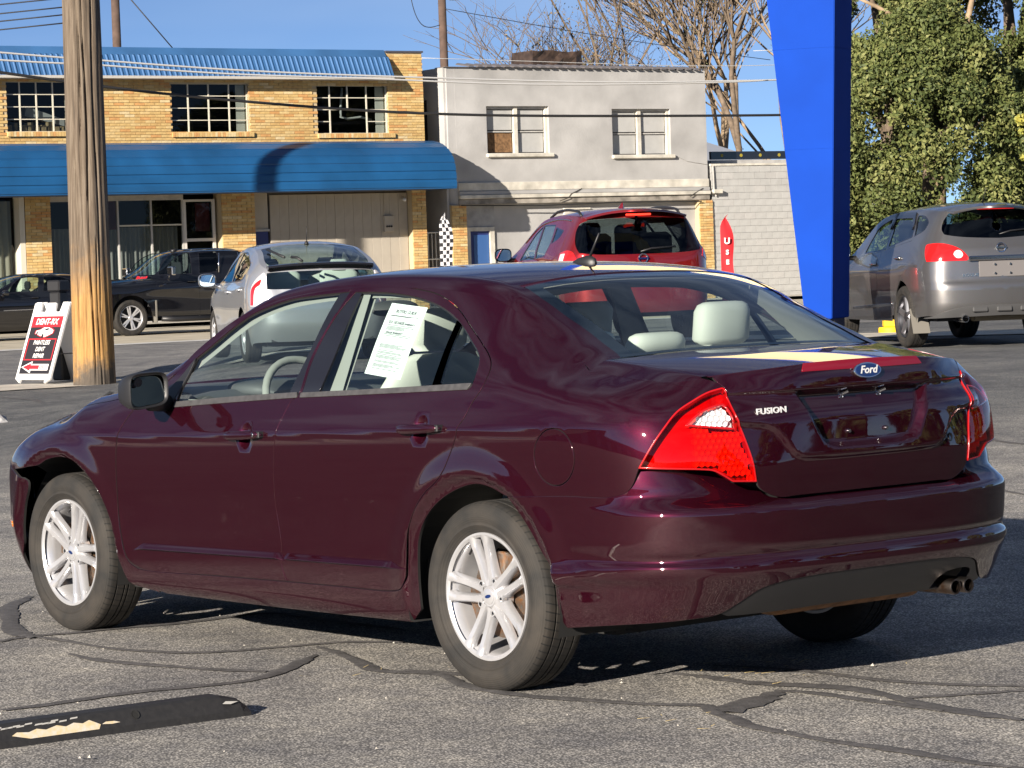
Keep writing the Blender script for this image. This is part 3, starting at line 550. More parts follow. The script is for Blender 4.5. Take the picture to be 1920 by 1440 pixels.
wp = np.array([(23.6, 12), (25.2, 2), (26.2, -6), (26.7, -12.5), (26.0, -16.5), (23.0, -19.6), (19.0, -21.6), (14.0, -24.5), (8., -28), (0., -34.)]); wk = np.r_[0, np.cumsum(np.hypot(*np.diff(wp, axis=0).T))]; wf = cspline(wk, wp)
def walk(u, v):
    c = wf(u); tt = (wf(u + .1) - wf(u - .1)); tt /= np.linalg.norm(tt, axis=-1, keepdims=True); return c + np.stack([-tt[..., 1], tt[..., 0]], -1) * v[..., None]
tag(terrain('street_sidewalk', np.linspace(.2, wk[-1] - .2, 60), np.array([-.9, 0, .95]), M_CONC, .012, walk), kind='structure')
# dark bitumen crack seals in the lot (px-measured on the ground, metres)
M_TAR = pmat('bitumen_crack_seal', (.10, .095, .095), rough=.75, noise=(20, .35), bump=(120, .3))
SEALS = [
 (0.030, [(-0.22, 0.85), (-0.36, 0.80), (-0.57, 0.77), (-0.76, 0.69), (-0.83, 0.65), (-0.94, 0.71), (-1.05, 0.74), (-1.23, 0.82), (-1.43, 0.85), (-1.62, 0.88), (-1.87, 0.88), (-2.17, 0.88), (-2.37, 0.86)]),
 (0.085, [(-1.01, 0.69), (-0.92, 0.54), (-0.86, 0.42), (-0.80, 0.31)]),
 (0.040, [(-0.21, 0.22), (-0.39, 0.19), (-0.57, 0.18), (-0.71, 0.14), (-0.88, 0.09), (-1.07, 0.11), (-1.31, 0.18), (-1.52, 0.21), (-1.68, 0.21), (-1.82, 0.22)]),
 (0.030, [(-0.78, 0.27), (-0.91, 0.21), (-1.03, 0.22), (-1.34, 0.25), (-1.51, 0.26)]),
 (0.022, [(-0.19, 0.00), (-0.37, -0.08), (-0.63, -0.13), (-0.87, -0.13), (-1.12, -0.17), (-1.38, -0.30)]),
 (0.018, [(-1.23, 0.14), (-1.32, -0.01), (-1.43, -0.24)]),
 (0.030, [(2.62, 1.26), (2.68, 1.10), (2.64, 0.92), (2.62, 0.68), (2.54, 0.47), (2.53, 0.21), (2.50, 0.05), (2.18, 0.00), (1.52, 0.06)]),
 (0.022, [(2.67, 1.09), (2.51, 1.08), (2.24, 1.08), (2.01, 1.06), (1.82, 1.01), (1.65, 0.92), (1.57, 0.77), (1.52, 0.60), (1.47, 0.41), (1.26, 0.26)]),
 (0.028, [(2.06, 1.27), (1.67, 1.27), (1.38, 1.22), (1.15, 1.14), (1.02, 1.07)]),
 (0.032, [(1.23, 0.70), (1.07, 0.94), (0.88, 1.25), (0.96, 1.65), (0.97, 1.90), (0.98, 2.19)]),
 (0.045, [(4.00, 0.34), (3.62, 0.64), (3.28, 0.85), (2.92, 1.02), (2.62, 1.09)]),
 (0.032, [(1.42, 0.57), (1.19, 0.62), (0.87, 0.73), (0.67, 0.80), (0.48, 0.74), (0.21, 0.83), (-0.05, 0.85), (-0.31, 0.84), (-0.53, 0.79)]),
 (0.028, [(0.63, 0.74), (0.39, 0.69), (0.11, 0.62), (-0.17, 0.57)]),
 (0.050, [(24.17, -10.98), (22.95, -10.72), (21.32, -10.40), (21.46, -11.13)]),
 (0.040, [(18.30, -7.65), (18.32, -8.09), (18.97, -8.98)]),
 (0.035, [(7.76, -8.73), (6.93, -8.66), (5.43, -8.20)]),
 (0.030, [(5.00, -6.29), (4.36, -6.17), (3.29, -5.71)]),
]
rng = random.Random(11)
for w, pts in SEALS:
    p_ = np.array(pts, float); k = np.r_[0, np.cumsum(np.hypot(*np.diff(p_, axis=0).T))]; f = cspline(k, p_); q = np.linspace(0, k[-1], max(12, int(k[-1] / .04))); c = f(q); tt = np.gradient(c, axis=0); tt /= np.linalg.norm(tt, axis=1, keepdims=True) + 1e-9; nn = np.stack([-tt[:, 1], tt[:, 0]], 1)
    v = []; ph = rng.random() * 9
    for i in range(len(q)):
        e = 1 if 2 < i < len(q) - 3 else .55; wl = w * e * (.9 + .22 * math.sin(q[i] * 9 + ph) + .3 * (rng.random() - .5)); wr = w * e * (.9 + .22 * math.sin(q[i] * 7 + 2 * ph) + .3 * (rng.random() - .5))
        jx, jy = nn[i] * .012 * math.sin(q[i] * 6 + ph)
        for s_, h_ in ((wl, .0035), (0, .0075), (-wr, .0035)): X, Y = c[i] + nn[i] * s_ + (jx, jy); v.append((X, Y, float(hz(X, Y)) + h_))
    fc = [(3 * i + j, 3 * i + 3 + j, 3 * i + 4 + j, 3 * i + 1 + j) for i in range(len(q) - 1) for j in (0, 1)]
    o = mk('crack_seal', v, fc, M_TAR, GROUND, smooth=True)
# litter: pale grit and dry leaf scraps lying about
gm = MB(); rng = random.Random(3)
for i in range(160):
    x = rng.uniform(-2.2, 6); y = rng.uniform(-3, 3.4); r = rng.choice((.004, .005, .006, .009)); z = 0.004 + r * .3
    a = rng.random() * 6; gm.add([(x + r * math.cos(a), y + r * math.sin(a), z), (x + r * math.cos(a + 2), y + r * math.sin(a + 2), z), (x + r * math.cos(a + 4.2), y + r * math.sin(a + 4.2), z), (x, y, z + r)], [(0, 1, 3), (1, 2, 3), (2, 0, 3)])
tag(gm.build('grit', pmat('pale_grit', (.45, .42, .37), rough=.9)), 'pale grit scattered over the worn asphalt', 'grit', kind='stuff')
gm = MB()
for i in range(70):
    cx, cy = rng.choice(((-.45, .12), (-.6, -.12), (2.6, 2.2), (-.2, -.2), (-1.0, .9), (.6, .9))); x = cx + rng.gauss(0, .12); y = cy + rng.gauss(0, .12); a = rng.random() * 6; l = rng.uniform(.015, .05); w = .003
    gm.add([(x, y, .009), (x + l * math.cos(a), y + l * math.sin(a), .012), (x + l * math.cos(a) - w * math.sin(a), y + l * math.sin(a) + w * math.cos(a), .012), (x - w * math.sin(a), y + w * math.cos(a), .010)], [(0, 1, 2, 3)])
tag(gm.build('dry_grass', pmat('dry_straw', (.62, .48, .22), rough=.9)), 'dry straw scraps lying along the crack seals', 'grass', kind='stuff')
# ------------------------------------------------------------------ the other vehicles: contours, height profiles, roof lines (metres, rear axle at origin)
def edge_of(body, f, t):
    r = f(t); s = solve_s(body, r[..., 0], r[..., 1]); return body.P(s, r[..., 1]), r, s
def top_of(body, f, t, w, pz=2.4):
    e, r, s = edge_of(body, f, t); a = np.abs(w)
    return np.stack([r[..., 2] + (e[..., 0] - r[..., 2]) * a ** 2, e[..., 1] * w, r[..., 3] + (e[..., 2] - r[..., 3]) * a ** pz], -1)
def scale_plan(front, width, rear, wb):
    w = width / 2; return [(front,0),(front-.03,.38*w),(front-.14,.68*w),(front-.34,.885*w),(front-.62,.97*w),(wb,.992*w),(wb*.75,.995*w),(wb*.45,w),(.35,w),(0,w),(-.35,.992*w),(rear+.37,.965*w),(rear+.20,.895*w),(rear+.10,.78*w),(rear+.04,.58*w),(rear+.01,.3*w),(rear,0)]
CARS = {}
def car_spec(name, plan, st, roof, hood, wb, tyre, pose, zr=(.1,2.1)):
    b = Body(plan, st, zr=zr); r = np.asarray(roof, float); h = np.asarray(hood, float)
    CARS[name] = dict(B=b, roof=cspline(r[:,0], r[:,1:]), hood=cspline(h[:,0], h[:,1:]), rt=(r[0,0], r[-1,0]), ht=(h[0,0], h[-1,0]), wb=wb, tyre=tyre, pose=pose)
_f = lambda zh: [(.1,.3),(.22,.1),(.35,.02),(.5,0),(zh-.25,.02),(zh-.15,.08),(zh-.05,.22),(zh+.05,.45),(2.1,1.4)]
_g = lambda zh: [(.1,.2),(.25,.06),(.4,.012),(zh-.3,0),(zh-.17,.012),(zh-.08,.06),(zh-.01,.14),(zh+.04,.24),(zh+.15,.42),(2.1,1.4)]
# grey crossover on the right
car_spec('grey', scale_plan(3.60,1.80,-.965,2.69), [(('x',3.6),_f(.95)),(('x',3.05),_g(.98)),
 (('x',2.25),[(.1,.15),(.22,.05),(.3,.03),(.5,.015),(.7,0),(.85,.002),(.95,.03),(1.02,.07),(1.08,.12),(1.2,.19),(1.3,.24),(1.5,.34),(1.8,.6),(2.1,.9)]),
 (('x',1.2),[(.1,.15),(.22,.05),(.3,.03),(.5,.015),(.7,0),(.85,.0),(.93,.018),(1.02,.05),(1.1,.078),(1.3,.165),(1.5,.265),(1.56,.31),(1.6,.37),(1.8,.6),(2.1,.9)]),
 (('x',.2),[(.1,.15),(.22,.05),(.3,.03),(.5,.015),(.7,0),(.85,.0),(.95,.018),(1.05,.05),(1.12,.078),(1.3,.16),(1.5,.262),(1.56,.31),(1.6,.37),(1.8,.6),(2.1,.9)]),
 (('x',-.5),[(.1,.15),(.25,.05),(.5,.01),(.7,0),(.9,.0),(1.0,.02),(1.1,.055),(1.3,.165),(1.48,.28),(1.55,.34),(1.6,.42),(1.8,.7),(2.1,1)]),
 (('y',.76),[(.1,.3),(.25,.1),(.35,.04),(.5,.005),(.65,.0),(.74,.01),(.8,.02),(1.0,.04),(1.15,.10),(1.3,.20),(1.45,.31),(1.53,.40),(1.8,.8),(2.1,1)]),
 (('y',.5),[(.1,.3),(.25,.12),(.35,.05),(.5,.003),(.65,.0),(.73,.012),(.76,.04),(.85,.045),(1.0,.055),(1.1,.072),(1.15,.10),(1.3,.19),(1.45,.29),(1.55,.37),(1.8,.8),(2.1,1)]),
 (('y',0),[(.1,.3),(.25,.12),(.35,.05),(.5,.003),(.65,.0),(.73,.012),(.76,.04),(.85,.045),(1.0,.055),(1.1,.072),(1.15,.095),(1.3,.17),(1.45,.26),(1.58,.34),(1.8,.8),(2.1,1)])],
 [(0,2.33,1.03,2.52,1.05),(1,1.92,1.26,2.0,1.33),(2,1.58,1.44,1.5,1.55),(3,1.2,1.535,1.1,1.615),(4,.6,1.575,.6,1.648),(5,0,1.572,0,1.645),(6,-.42,1.55,-.42,1.625),(7,-.56,1.535,-.62,1.60)],
 [(0,3.32,.87,3.46,.89),(1,2.95,.98,3.05,1.01),(2,2.36,1.03,2.54,1.05)], 2.69, .355, None)
# red crossover behind the sedan
car_spec('red', scale_plan(3.80,1.915,-.98,2.825), [(('x',3.8),_f(1.0)),(('x',3.2),_g(1.05)),
 (('x',2.4),[(.1,.15),(.22,.05),(.3,.03),(.5,.015),(.7,0),(.9,.002),(1.0,.03),(1.08,.08),(1.14,.13),(1.3,.24),(1.5,.34),(1.8,.6),(2.1,.9)]),
 (('x',1.2),[(.1,.15),(.22,.05),(.5,.015),(.75,0),(.92,.005),(1.0,.03),(1.08,.06),(1.16,.09),(1.3,.16),(1.5,.265),(1.58,.31),(1.64,.38),(1.8,.6),(2.1,.9)]),
 (('x',.1),[(.1,.15),(.22,.05),(.5,.015),(.75,0),(.95,.0),(1.05,.02),(1.14,.055),(1.22,.095),(1.35,.16),(1.5,.23),(1.58,.27),(1.64,.34),(1.8,.6),(2.1,.9)]),
 (('x',-.5),[(.1,.15),(.25,.05),(.5,.01),(.75,0),(1.0,.0),(1.08,.02),(1.16,.06),(1.25,.105),(1.4,.175),(1.52,.24),(1.6,.31),(1.8,.7),(2.1,1)]),
 (('y',.80),[(.1,.3),(.25,.1),(.5,.005),(.7,.0),(.85,.02),(1.0,.03),(1.1,.04),(1.18,.08),(1.3,.14),(1.45,.215),(1.55,.28),(1.8,.8),(2.1,1)]),
 (('y',.5),[(.1,.3),(.25,.12),(.5,.003),(.7,.0),(.85,.03),(1.0,.04),(1.08,.055),(1.13,.085),(1.3,.18),(1.45,.28),(1.58,.37),(1.8,.8),(2.1,1)]),
 (('y',0),[(.1,.3),(.25,.12),(.5,.003),(.7,.0),(.85,.03),(1.0,.04),(1.08,.055),(1.13,.08),(1.3,.16),(1.45,.25),(1.62,.34),(1.8,.8),(2.1,1)])],
 [(0,2.45,1.10,2.65,1.12),(1,2.05,1.30,2.1,1.37),(2,1.65,1.48,1.6,1.57),(3,1.3,1.57,1.2,1.64),(4,.6,1.61,.6,1.675),(5,0,1.60,0,1.675),(6,-.40,1.57,-.40,1.66),(7,-.54,1.55,-.60,1.64)],
 [(0,3.5,.95,3.65,.97),(1,3.1,1.05,3.2,1.08),(2,2.5,1.10,2.66,1.12)], 2.825, .37, None)
# silver hatchback behind the front of the sedan
car_spec('silver', scale_plan(3.57,1.745,-.91,2.70), [(('x',3.57),_f(.88)),(('x',3.0),_g(.95)),
 (('x',2.2),[(.1,.15),(.18,.05),(.3,.03),(.5,.015),(.7,0),(.85,.004),(.93,.03),(1.0,.08),(1.05,.13),(1.2,.2),(1.35,.3),(1.6,.5),(2.1,.9)]),
 (('x',1.2),[(.1,.15),(.18,.05),(.3,.03),(.5,.012),(.7,0),(.85,.004),(.93,.026),(1.0,.052),(1.1,.095),(1.3,.195),(1.38,.24),(1.42,.29),(1.6,.5),(2.1,.9)]),
 (('x',.2),[(.1,.15),(.18,.05),(.3,.03),(.5,.012),(.7,0),(.9,.004),(.98,.026),(1.05,.055),(1.12,.09),(1.3,.185),(1.38,.235),(1.6,.5),(2.1,.9)]),
 (('x',-.4),[(.1,.15),(.25,.05),(.5,.01),(.7,0),(.9,.004),(1.0,.025),(1.08,.05),(1.15,.095),(1.22,.145),(1.28,.20),(1.5,.5),(2.1,1)]),
 (('y',.72),[(.1,.3),(.25,.1),(.5,.01),(.65,.0),(.8,.01),(.95,.03),(1.05,.05),(1.10,.075),(1.16,.12),(1.3,.3),(2.1,1)]),
 (('y',.5),[(.1,.3),(.25,.12),(.5,.003),(.65,.0),(.78,.01),(.84,.04),(1.0,.08),(1.10,.10),(1.14,.115),(1.2,.2),(1.5,.6),(2.1,1)]),
 (('y',0),[(.1,.3),(.25,.12),(.5,.003),(.65,.0),(.78,.01),(.84,.04),(1.0,.075),(1.10,.09),(1.14,.10),(1.2,.2),(1.5,.6),(2.1,1)])],
 [(0,2.45,.99,2.75,1.0),(1,2.0,1.19,2.15,1.25),(2,1.5,1.37,1.5,1.45),(3,1.1,1.425,1.0,1.485),(4,.5,1.41,.5,1.475),(5,.0,1.35,.05,1.42),(6,-.45,1.235,-.42,1.30),(7,-.72,1.14,-.79,1.16)],
 [(0,3.3,.8,3.4,.83),(1,3.0,.9,3.1,.93),(2,2.5,.98,2.77,.99)], 2.70, .32, None)
# black pickup
car_spec('truck', [(4.70,0),(4.68,.5),(4.60,.86),(4.45,.97),(4.1,1.01),(3.74,1.02),(2.6,1.02),(1.5,1.02),(.5,1.02),(0,1.02),(-.5,1.01),(-.9,1.0),(-1.08,.97),(-1.14,.90),(-1.16,.5),(-1.16,0)],
 [(('x',4.7),[(.1,.3),(.3,.08),(.5,.0),(.9,.0),(1.05,.02),(1.12,.1),(1.2,.4),(2.1,1.4)]),(('x',4.0),[(.1,.2),(.4,.03),(.6,0),(.95,.0),(1.05,.03),(1.13,.10),(1.2,.25),(1.3,.5),(2.1,1.4)]),
  (('x',3.0),[(.1,.2),(.4,.04),(.55,.03),(.8,.03),(.95,.02),(1.03,.01),(1.1,.03),(1.17,.09),(1.22,.18),(1.35,.24),(1.6,.32),(2.1,.9)]),
  (('x',1.8),[(.1,.2),(.38,.06),(.5,.05),(.75,.045),(.95,.03),(1.05,.025),(1.14,.04),(1.22,.07),(1.4,.14),(1.6,.22),(1.75,.29),(1.85,.38),(2.1,.7)]),
  (('x',.95),[(.1,.2),(.38,.06),(.5,.05),(.75,.045),(.95,.03),(1.05,.025),(1.14,.04),(1.22,.07),(1.4,.14),(1.6,.22),(1.75,.29),(1.85,.38),(2.1,.7)]),
  (('x',.6),[(.1,.2),(.4,.04),(.6,.02),(.95,.01),(1.2,.012),(1.4,.03),(1.5,.06),(2.1,.7)]),(('x',-.8),[(.1,.2),(.4,.04),(.6,.01),(.95,.0),(1.2,.005),(1.4,.03),(2.1,.7)]),(('y',.5),[(.1,.2),(.4,.04),(.6,.01),(.95,.0),(1.2,.005),(1.4,.03),(2.1,.7)]),(('y',0),[(.1,.2),(.4,.04),(.6,.01),(.95,.0),(1.2,.005),(1.4,.03),(2.1,.7)])],
 [(0,3.12,1.27,3.40,1.30),(1,2.82,1.48,2.97,1.52),(2,2.54,1.68,2.62,1.76),(3,2.27,1.80,2.27,1.88),(4,1.8,1.85,1.8,1.92),(5,1.2,1.845,1.2,1.92),(6,.86,1.83,.86,1.90)],
 [(0,4.45,1.14,4.58,1.16),(1,4.0,1.2,4.1,1.24),(2,3.05,1.25,3.31,1.29)], 3.74, .405, None)
# black saloon
car_spec('saloon', scale_plan(3.85,1.85,-1.15,2.81), [(('x',3.85),_f(.80)),(('x',3.2),_g(.92)),
 (('x',2.3),[(.1,.15),(.2,.06),(.35,.02),(.6,.005),(.75,0),(.85,.01),(.93,.04),(.98,.09),(1.03,.14),(1.2,.24),(1.4,.36),(2.1,.9)]),
 (('x',1.2),[(.1,.15),(.2,.06),(.35,.02),(.6,.005),(.75,0),(.85,.01),(.93,.035),(1.0,.07),(1.1,.12),(1.3,.23),(1.38,.29),(1.45,.38),(2.1,.9)]),
 (('x',.2),[(.1,.15),(.2,.06),(.35,.02),(.6,.005),(.75,0),(.87,.01),(.95,.035),(1.02,.07),(1.1,.12),(1.3,.25),(1.38,.31),(1.45,.4),(2.1,.9)]),
 (('x',-.5),[(.1,.15),(.25,.05),(.6,.005),(.8,0),(.92,.02),(.98,.06),(1.02,.12),(1.08,.2),(1.2,.36),(2.1,1)]),
 (('y',.5),[(.1,.3),(.25,.1),(.5,.0),(.7,.02),(.95,.06),(1.02,.12),(1.1,.3),(2.1,1)]),(('y',0),[(.1,.3),(.25,.1),(.5,.0),(.7,.02),(.95,.06),(1.02,.1),(1.1,.3),(2.1,1)])],
 [(0,2.4,.98,2.62,1.0),(1,2.0,1.16,2.15,1.22),(2,1.6,1.34,1.6,1.42),(3,1.2,1.405,1.1,1.47),(4,.5,1.405,.5,1.47),(5,.0,1.33,.0,1.41),(6,-.4,1.18,-.45,1.22),(7,-.75,1.06,-.85,1.08)],
 [(0,3.5,.78,3.65,.8),(1,3.0,.9,3.1,.93),(2,2.45,.97,2.64,.99)], 2.81, .33, None)
CO = {
 'grey': {
  'win_f': [(2.548,1.088,1),(2.640,1.259),(2.822,1.433),(3.068,1.505),(3.238,1.536,1),(3.329,1.366),(3.387,1.134,1)],
  'win_r': [(3.456,1.156,1),(3.417,1.330),(3.258,1.539,1),(3.986,1.534,1),(4.135,1.421),(4.226,1.261,1)],
  'win_q': [(4.294,1.269,1),(4.092,1.512,1),(4.244,1.511),(4.456,1.465),(4.560,1.407),(4.546,1.346)],
  'lamp': [(4.828,1.091),(4.808,1.164),(4.889,1.179),(5.102,1.180),(5.225,1.160),(5.320,1.124),(5.397,1.065),(5.429,1.014),(5.416,0.980,1),(5.240,0.980),(4.900,0.978,1)],
  'lamp_white': [(5.262,1.055),(5.288,1.091),(5.335,1.095),(5.369,1.049),(5.347,1.016),(5.295,1.015)],
  'glass_top': [(4.994,1.349),(4.835,1.440),(4.853,1.501),(5.332,1.535),(5.621,1.547)],
  'glass_bot': [(5.624,1.230),(5.386,1.246),(5.123,1.281)],
  'door_f': [(2.513,1.065,1),(2.307,1.001),(2.235,0.905),(2.165,0.748),(2.130,0.565),(2.166,0.431),(2.297,0.329,1),(2.900,0.337),(3.376,0.343,1),(3.274,0.454),(3.253,0.631),(3.255,0.808),(3.248,0.949),(3.236,1.112,1)],
  'door_r': [(3.265,1.114,1),(3.276,0.949),(3.286,0.808),(3.284,0.631),(3.305,0.454),(3.403,0.343,1),(3.764,0.359),(3.959,0.402,1),(3.971,0.541),(4.033,0.658),(4.216,0.807),(4.370,0.921),(4.410,1.034),(4.278,1.227,1)],
  'seam': [(5.113,1.270),(5.177,1.167),(5.246,0.975),(5.294,0.839),(5.356,0.742),(5.548,0.721)],
  'bump': [(4.890,0.353),(5.234,0.438),(5.448,0.470)],
  'mould': [(2.255,0.454,1),(3.828,0.511,1),(3.818,0.482,1),(2.248,0.430,1)],
  'hand': [(4.015,1.028),(3.114,0.963)],
  'plate': [(5.592,1.008),(5.667,0.983),(5.676,0.798)],
  'text': [(5.362,0.812),(5.537,0.820)],
 },
 'red': {
  'win_f': [(2.608,1.050,1),(2.701,1.179),(2.872,1.367),(3.173,1.496,1),(3.447,1.061,1)],
  'win_r': [(3.503,1.061,1),(3.218,1.502,1),(3.915,1.494,1),(4.048,1.232),(3.989,1.099,1)],
  'win_q': [(4.107,1.240,1),(4.003,1.476,1),(4.530,1.416,1),(4.516,1.326),(4.243,1.263)],
  'glass_top': [(5.204,1.151),(5.049,1.317),(4.984,1.457),(5.228,1.502),(5.700,1.533)],
  'glass_bot': [(5.729,1.094),(5.521,1.068),(5.298,1.083)],
 },
 'silver': {
  'win_f': [(1.683,0.831,1),(1.839,1.021),(2.285,1.262),(2.601,1.355,1),(2.813,0.925,1)],
  'win_r': [(2.969,0.934,1),(2.692,1.368,1),(3.060,1.377),(3.521,1.305),(3.891,1.148),(3.804,0.994)],
  'lamp': [(4.587,0.679,1),(4.639,0.916),(4.725,0.991),(4.884,1.100,1),(4.922,1.077,1),(4.956,0.785,1),(4.849,0.691,1)],
  'lamp_red': [(4.624,0.692,1),(4.675,0.916),(4.750,0.966),(4.893,1.027,1),(4.883,0.970),(4.818,0.940),(4.768,0.864),(4.740,0.686,1)],
  'low_t': [(4.945,1.045)],
  'low_b': [(4.965,0.896)],
  'door_f': [(1.510,0.789,1),(1.706,0.360,1),(1.879,0.542),(2.332,0.738),(2.891,0.915,1)],
  'door_r': [(2.950,0.920,1),(2.393,0.738),(1.935,0.543),(1.764,0.361,1),(2.833,0.431,1),(3.738,0.628),(4.243,0.813),(3.836,0.981,1)],
 },
 'truck': {
  'win_f': [(2.547,1.339,1),(2.656,1.561),(2.876,1.757),(3.069,1.837,1),(3.413,1.835,1),(3.355,1.343,1)],
  'win_r': [(3.617,1.820,1),(4.084,1.847,1),(4.077,1.434),(4.000,1.385),(3.522,1.338,1)],
  'door_f': [(2.511,1.315,1),(2.363,1.084),(2.315,0.754),(2.293,0.440,1),(3.470,0.396,1),(3.485,0.713),(3.463,1.049),(3.475,1.309,1)],
  'door_r': [(3.483,1.308,1),(3.470,1.048),(3.492,0.713),(3.479,0.395,1),(3.753,0.393,1),(3.909,0.698),(3.987,1.031),(4.070,1.366,1)],
  'badge': [(2.038,1.264,1),(2.101,1.329,1),(2.311,1.322,1),(2.285,1.276,1)],
  'hand': [(3.305,1.179)],
 },
 'saloon': {
  'win_f': [(2.491,1.051,1),(2.629,1.200),(2.868,1.364),(3.047,1.412),(3.359,1.405,1),(3.253,1.068,1)],
  'win_r': [(3.462,1.399,1),(3.770,1.401),(3.988,1.351),(4.100,1.288),(3.792,1.062,1),(3.357,1.065,1)],
  'mould': [(2.373,0.684,1),(3.206,0.689,1),(3.206,0.675,1),(2.372,0.669,1)],
  'hand': [(3.140,0.937)],
 },
}
POSES = {'grey': (15.110, -18.639, 0.319, -0.5073), 'red': (20.255, -17.782, 0.414, -0.4515), 'silver': (21.953, -14.123, 0.320, -0.4515), 'truck': (48.904, -31.934, 0.080, 1.4438), 'saloon': (49.761, -27.452, 0.080, 1.4438)}
# ------------------------------------------------------------------ maroon sedan
def f_mods():
    sm = FB.smax
    rec = smooth_poly([(sm+.3,1.006,1),(5.622,1.006,1),(5.640,.985),(5.664,.938),(5.698,.863),(5.729,.825),(5.775,.812),(sm+.3,.812,1)], .02)
    cre = smooth_poly([(sm+.3,1.2,1),(5.1,1.2,1),(5.1,.93,1),(5.383,.906),(5.436,.898),(5.486,.893),(5.522,.877),(5.554,.843),(5.588,.804),(5.625,.784),(5.72,.778),(sm+.3,.778,1)], .02)
    gs = np.arange(5.05, sm + .03, .004); gz = np.arange(.58, 1.18, .004); GG = np.stack(np.meshgrid(gs, gz, indexing='ij'), -1); TA = poly_sdf(rec, GG); TB = poly_sdf(cre, GG)
    def tab(T, s, z):
        a = np.clip((s - gs[0]) / .004, 0, len(gs) - 1.001); b = np.clip((z - gz[0]) / .004, 0, len(gz) - 1.001); i = a.astype(int); j = b.astype(int); u = a - i; v = b - j
        return T[i, j] * (1 - u) * (1 - v) + T[i + 1, j] * u * (1 - v) + T[i, j + 1] * (1 - u) * v + T[i + 1, j + 1] * u * v
    def m(s, z, x, y):
        d = np.zeros(np.broadcast(s, z).shape); s, z = np.broadcast_arrays(s, z)
        for cx, cz in ((1.345,.838),(.272,.886)):
            r2 = ((x - cx) / .043) ** 2 + ((z - cz) / .051) ** 2; d = d + np.where(r2 < 1, .022 * (1 - r2) ** 1.3 if False else .022 * np.clip(1 - r2, 0, 1), 0)
        side = (y > .80)
        for cx, R0 in ((0., .392), (2.728, .398)):
            r = np.hypot(x - cx, z - .322) - R0
            up = sstep(.15, .40, z)
            d = d - side * .011 * (1 - sstep(.02, .13, r)) * up
            d = d + side * .020 * (1 - sstep(.0, .030, r)) * up
        rear = sstep(5.30, 5.36, s) if True else 0
        k = (s > 5.1) & (z > .6) & (z < 1.15)
        if np.any(k):
            e = np.zeros(s.shape)
            a = tab(TA, s[k], z[k]); b = tab(TB, s[k], z[k])
            e[k] = .034 * sstep(0, .022, -a) - .013 * sstep(-.004, .016, -b) * rear[k] * (z[k] < 1.1) * (1 - sstep(.93, 1.0, z[k]) * .999) \
                   + .011 * sstep(1.012, .998, z[k]) * sstep(.90, .985, z[k]) * rear[k]
            d = d + e
        # soft crease along the doors at handle height
        zc = .870 - .036 * (np.clip(x, -1, 2.2) - .7)
        d = d - .0025 * np.exp(-((z - zc) / .012) ** 2) * (y > .85)
        return d
    FB.mods.append(m)
    def mb(s, z, x, y):
        r = np.hypot(x, z - .322) - .392; side = (y > .80); up = sstep(.15, .40, z)
        side = side * 1.0; return -side * .011 * (1 - sstep(.02, .13, r)) * up + side * .020 * (1 - sstep(.0, .030, r)) * up
    BB.mods.append(mb)
f_mods()
M_PAINT = paint('maroon_paint', (.027, .0026, .0078), metal=.45, rough=.40, flake=.3)
M_BLACK = pmat('black_plastic', (.018, .018, .02), rough=.45, bump=(900, .05))
M_TRIM = pmat('black_gloss_trim', (.012, .012, .016), rough=.12, coat=.6)
M_BELT = pmat('weathered_rubber_moulding', (.060, .058, .060), rough=.5, noise=(40, .3))
M_DARK = pmat('dark_underbody_gap_shade', (.012, .012, .012), rough=.9)
M_GLASS = glass('car_window_glass', (.84, .94, .92), k_=1.4)
M_CHROME = pmat('chrome', (.75, .75, .77), rough=.12, metal=1.0)
def f_deck_rear(w):
    y = np.abs(np.asarray(w, float)) * .61; z = 1.097 - .035 * (y / .61) ** 2
    s = FB.sy(y)
    for _ in range(25): s = s + np.clip((FB.P(s, z)[..., 1] - y), -.05, .05)
    q = FB.P(s, z); return np.stack([q[..., 0], np.sign(w) * q[..., 1], q[..., 2]], -1)
def f_deck(t, w):
    t, w = np.broadcast_arrays(np.asarray(t, float), np.asarray(w, float))
    wa, inv_ = np.unique(w, return_inverse=True); B0 = f_top(FROOF, np.full(wa.shape, 7.9), wa)[inv_].reshape(w.shape + (3,)); R1 = f_deck_rear(wa)[inv_].reshape(w.shape + (3,))
    q = B0 + (R1 - B0) * t[..., None]; q[..., 2] += .007 * np.sin(np.pi * t) * (1 - .6 * np.abs(w) ** 2)
    return q
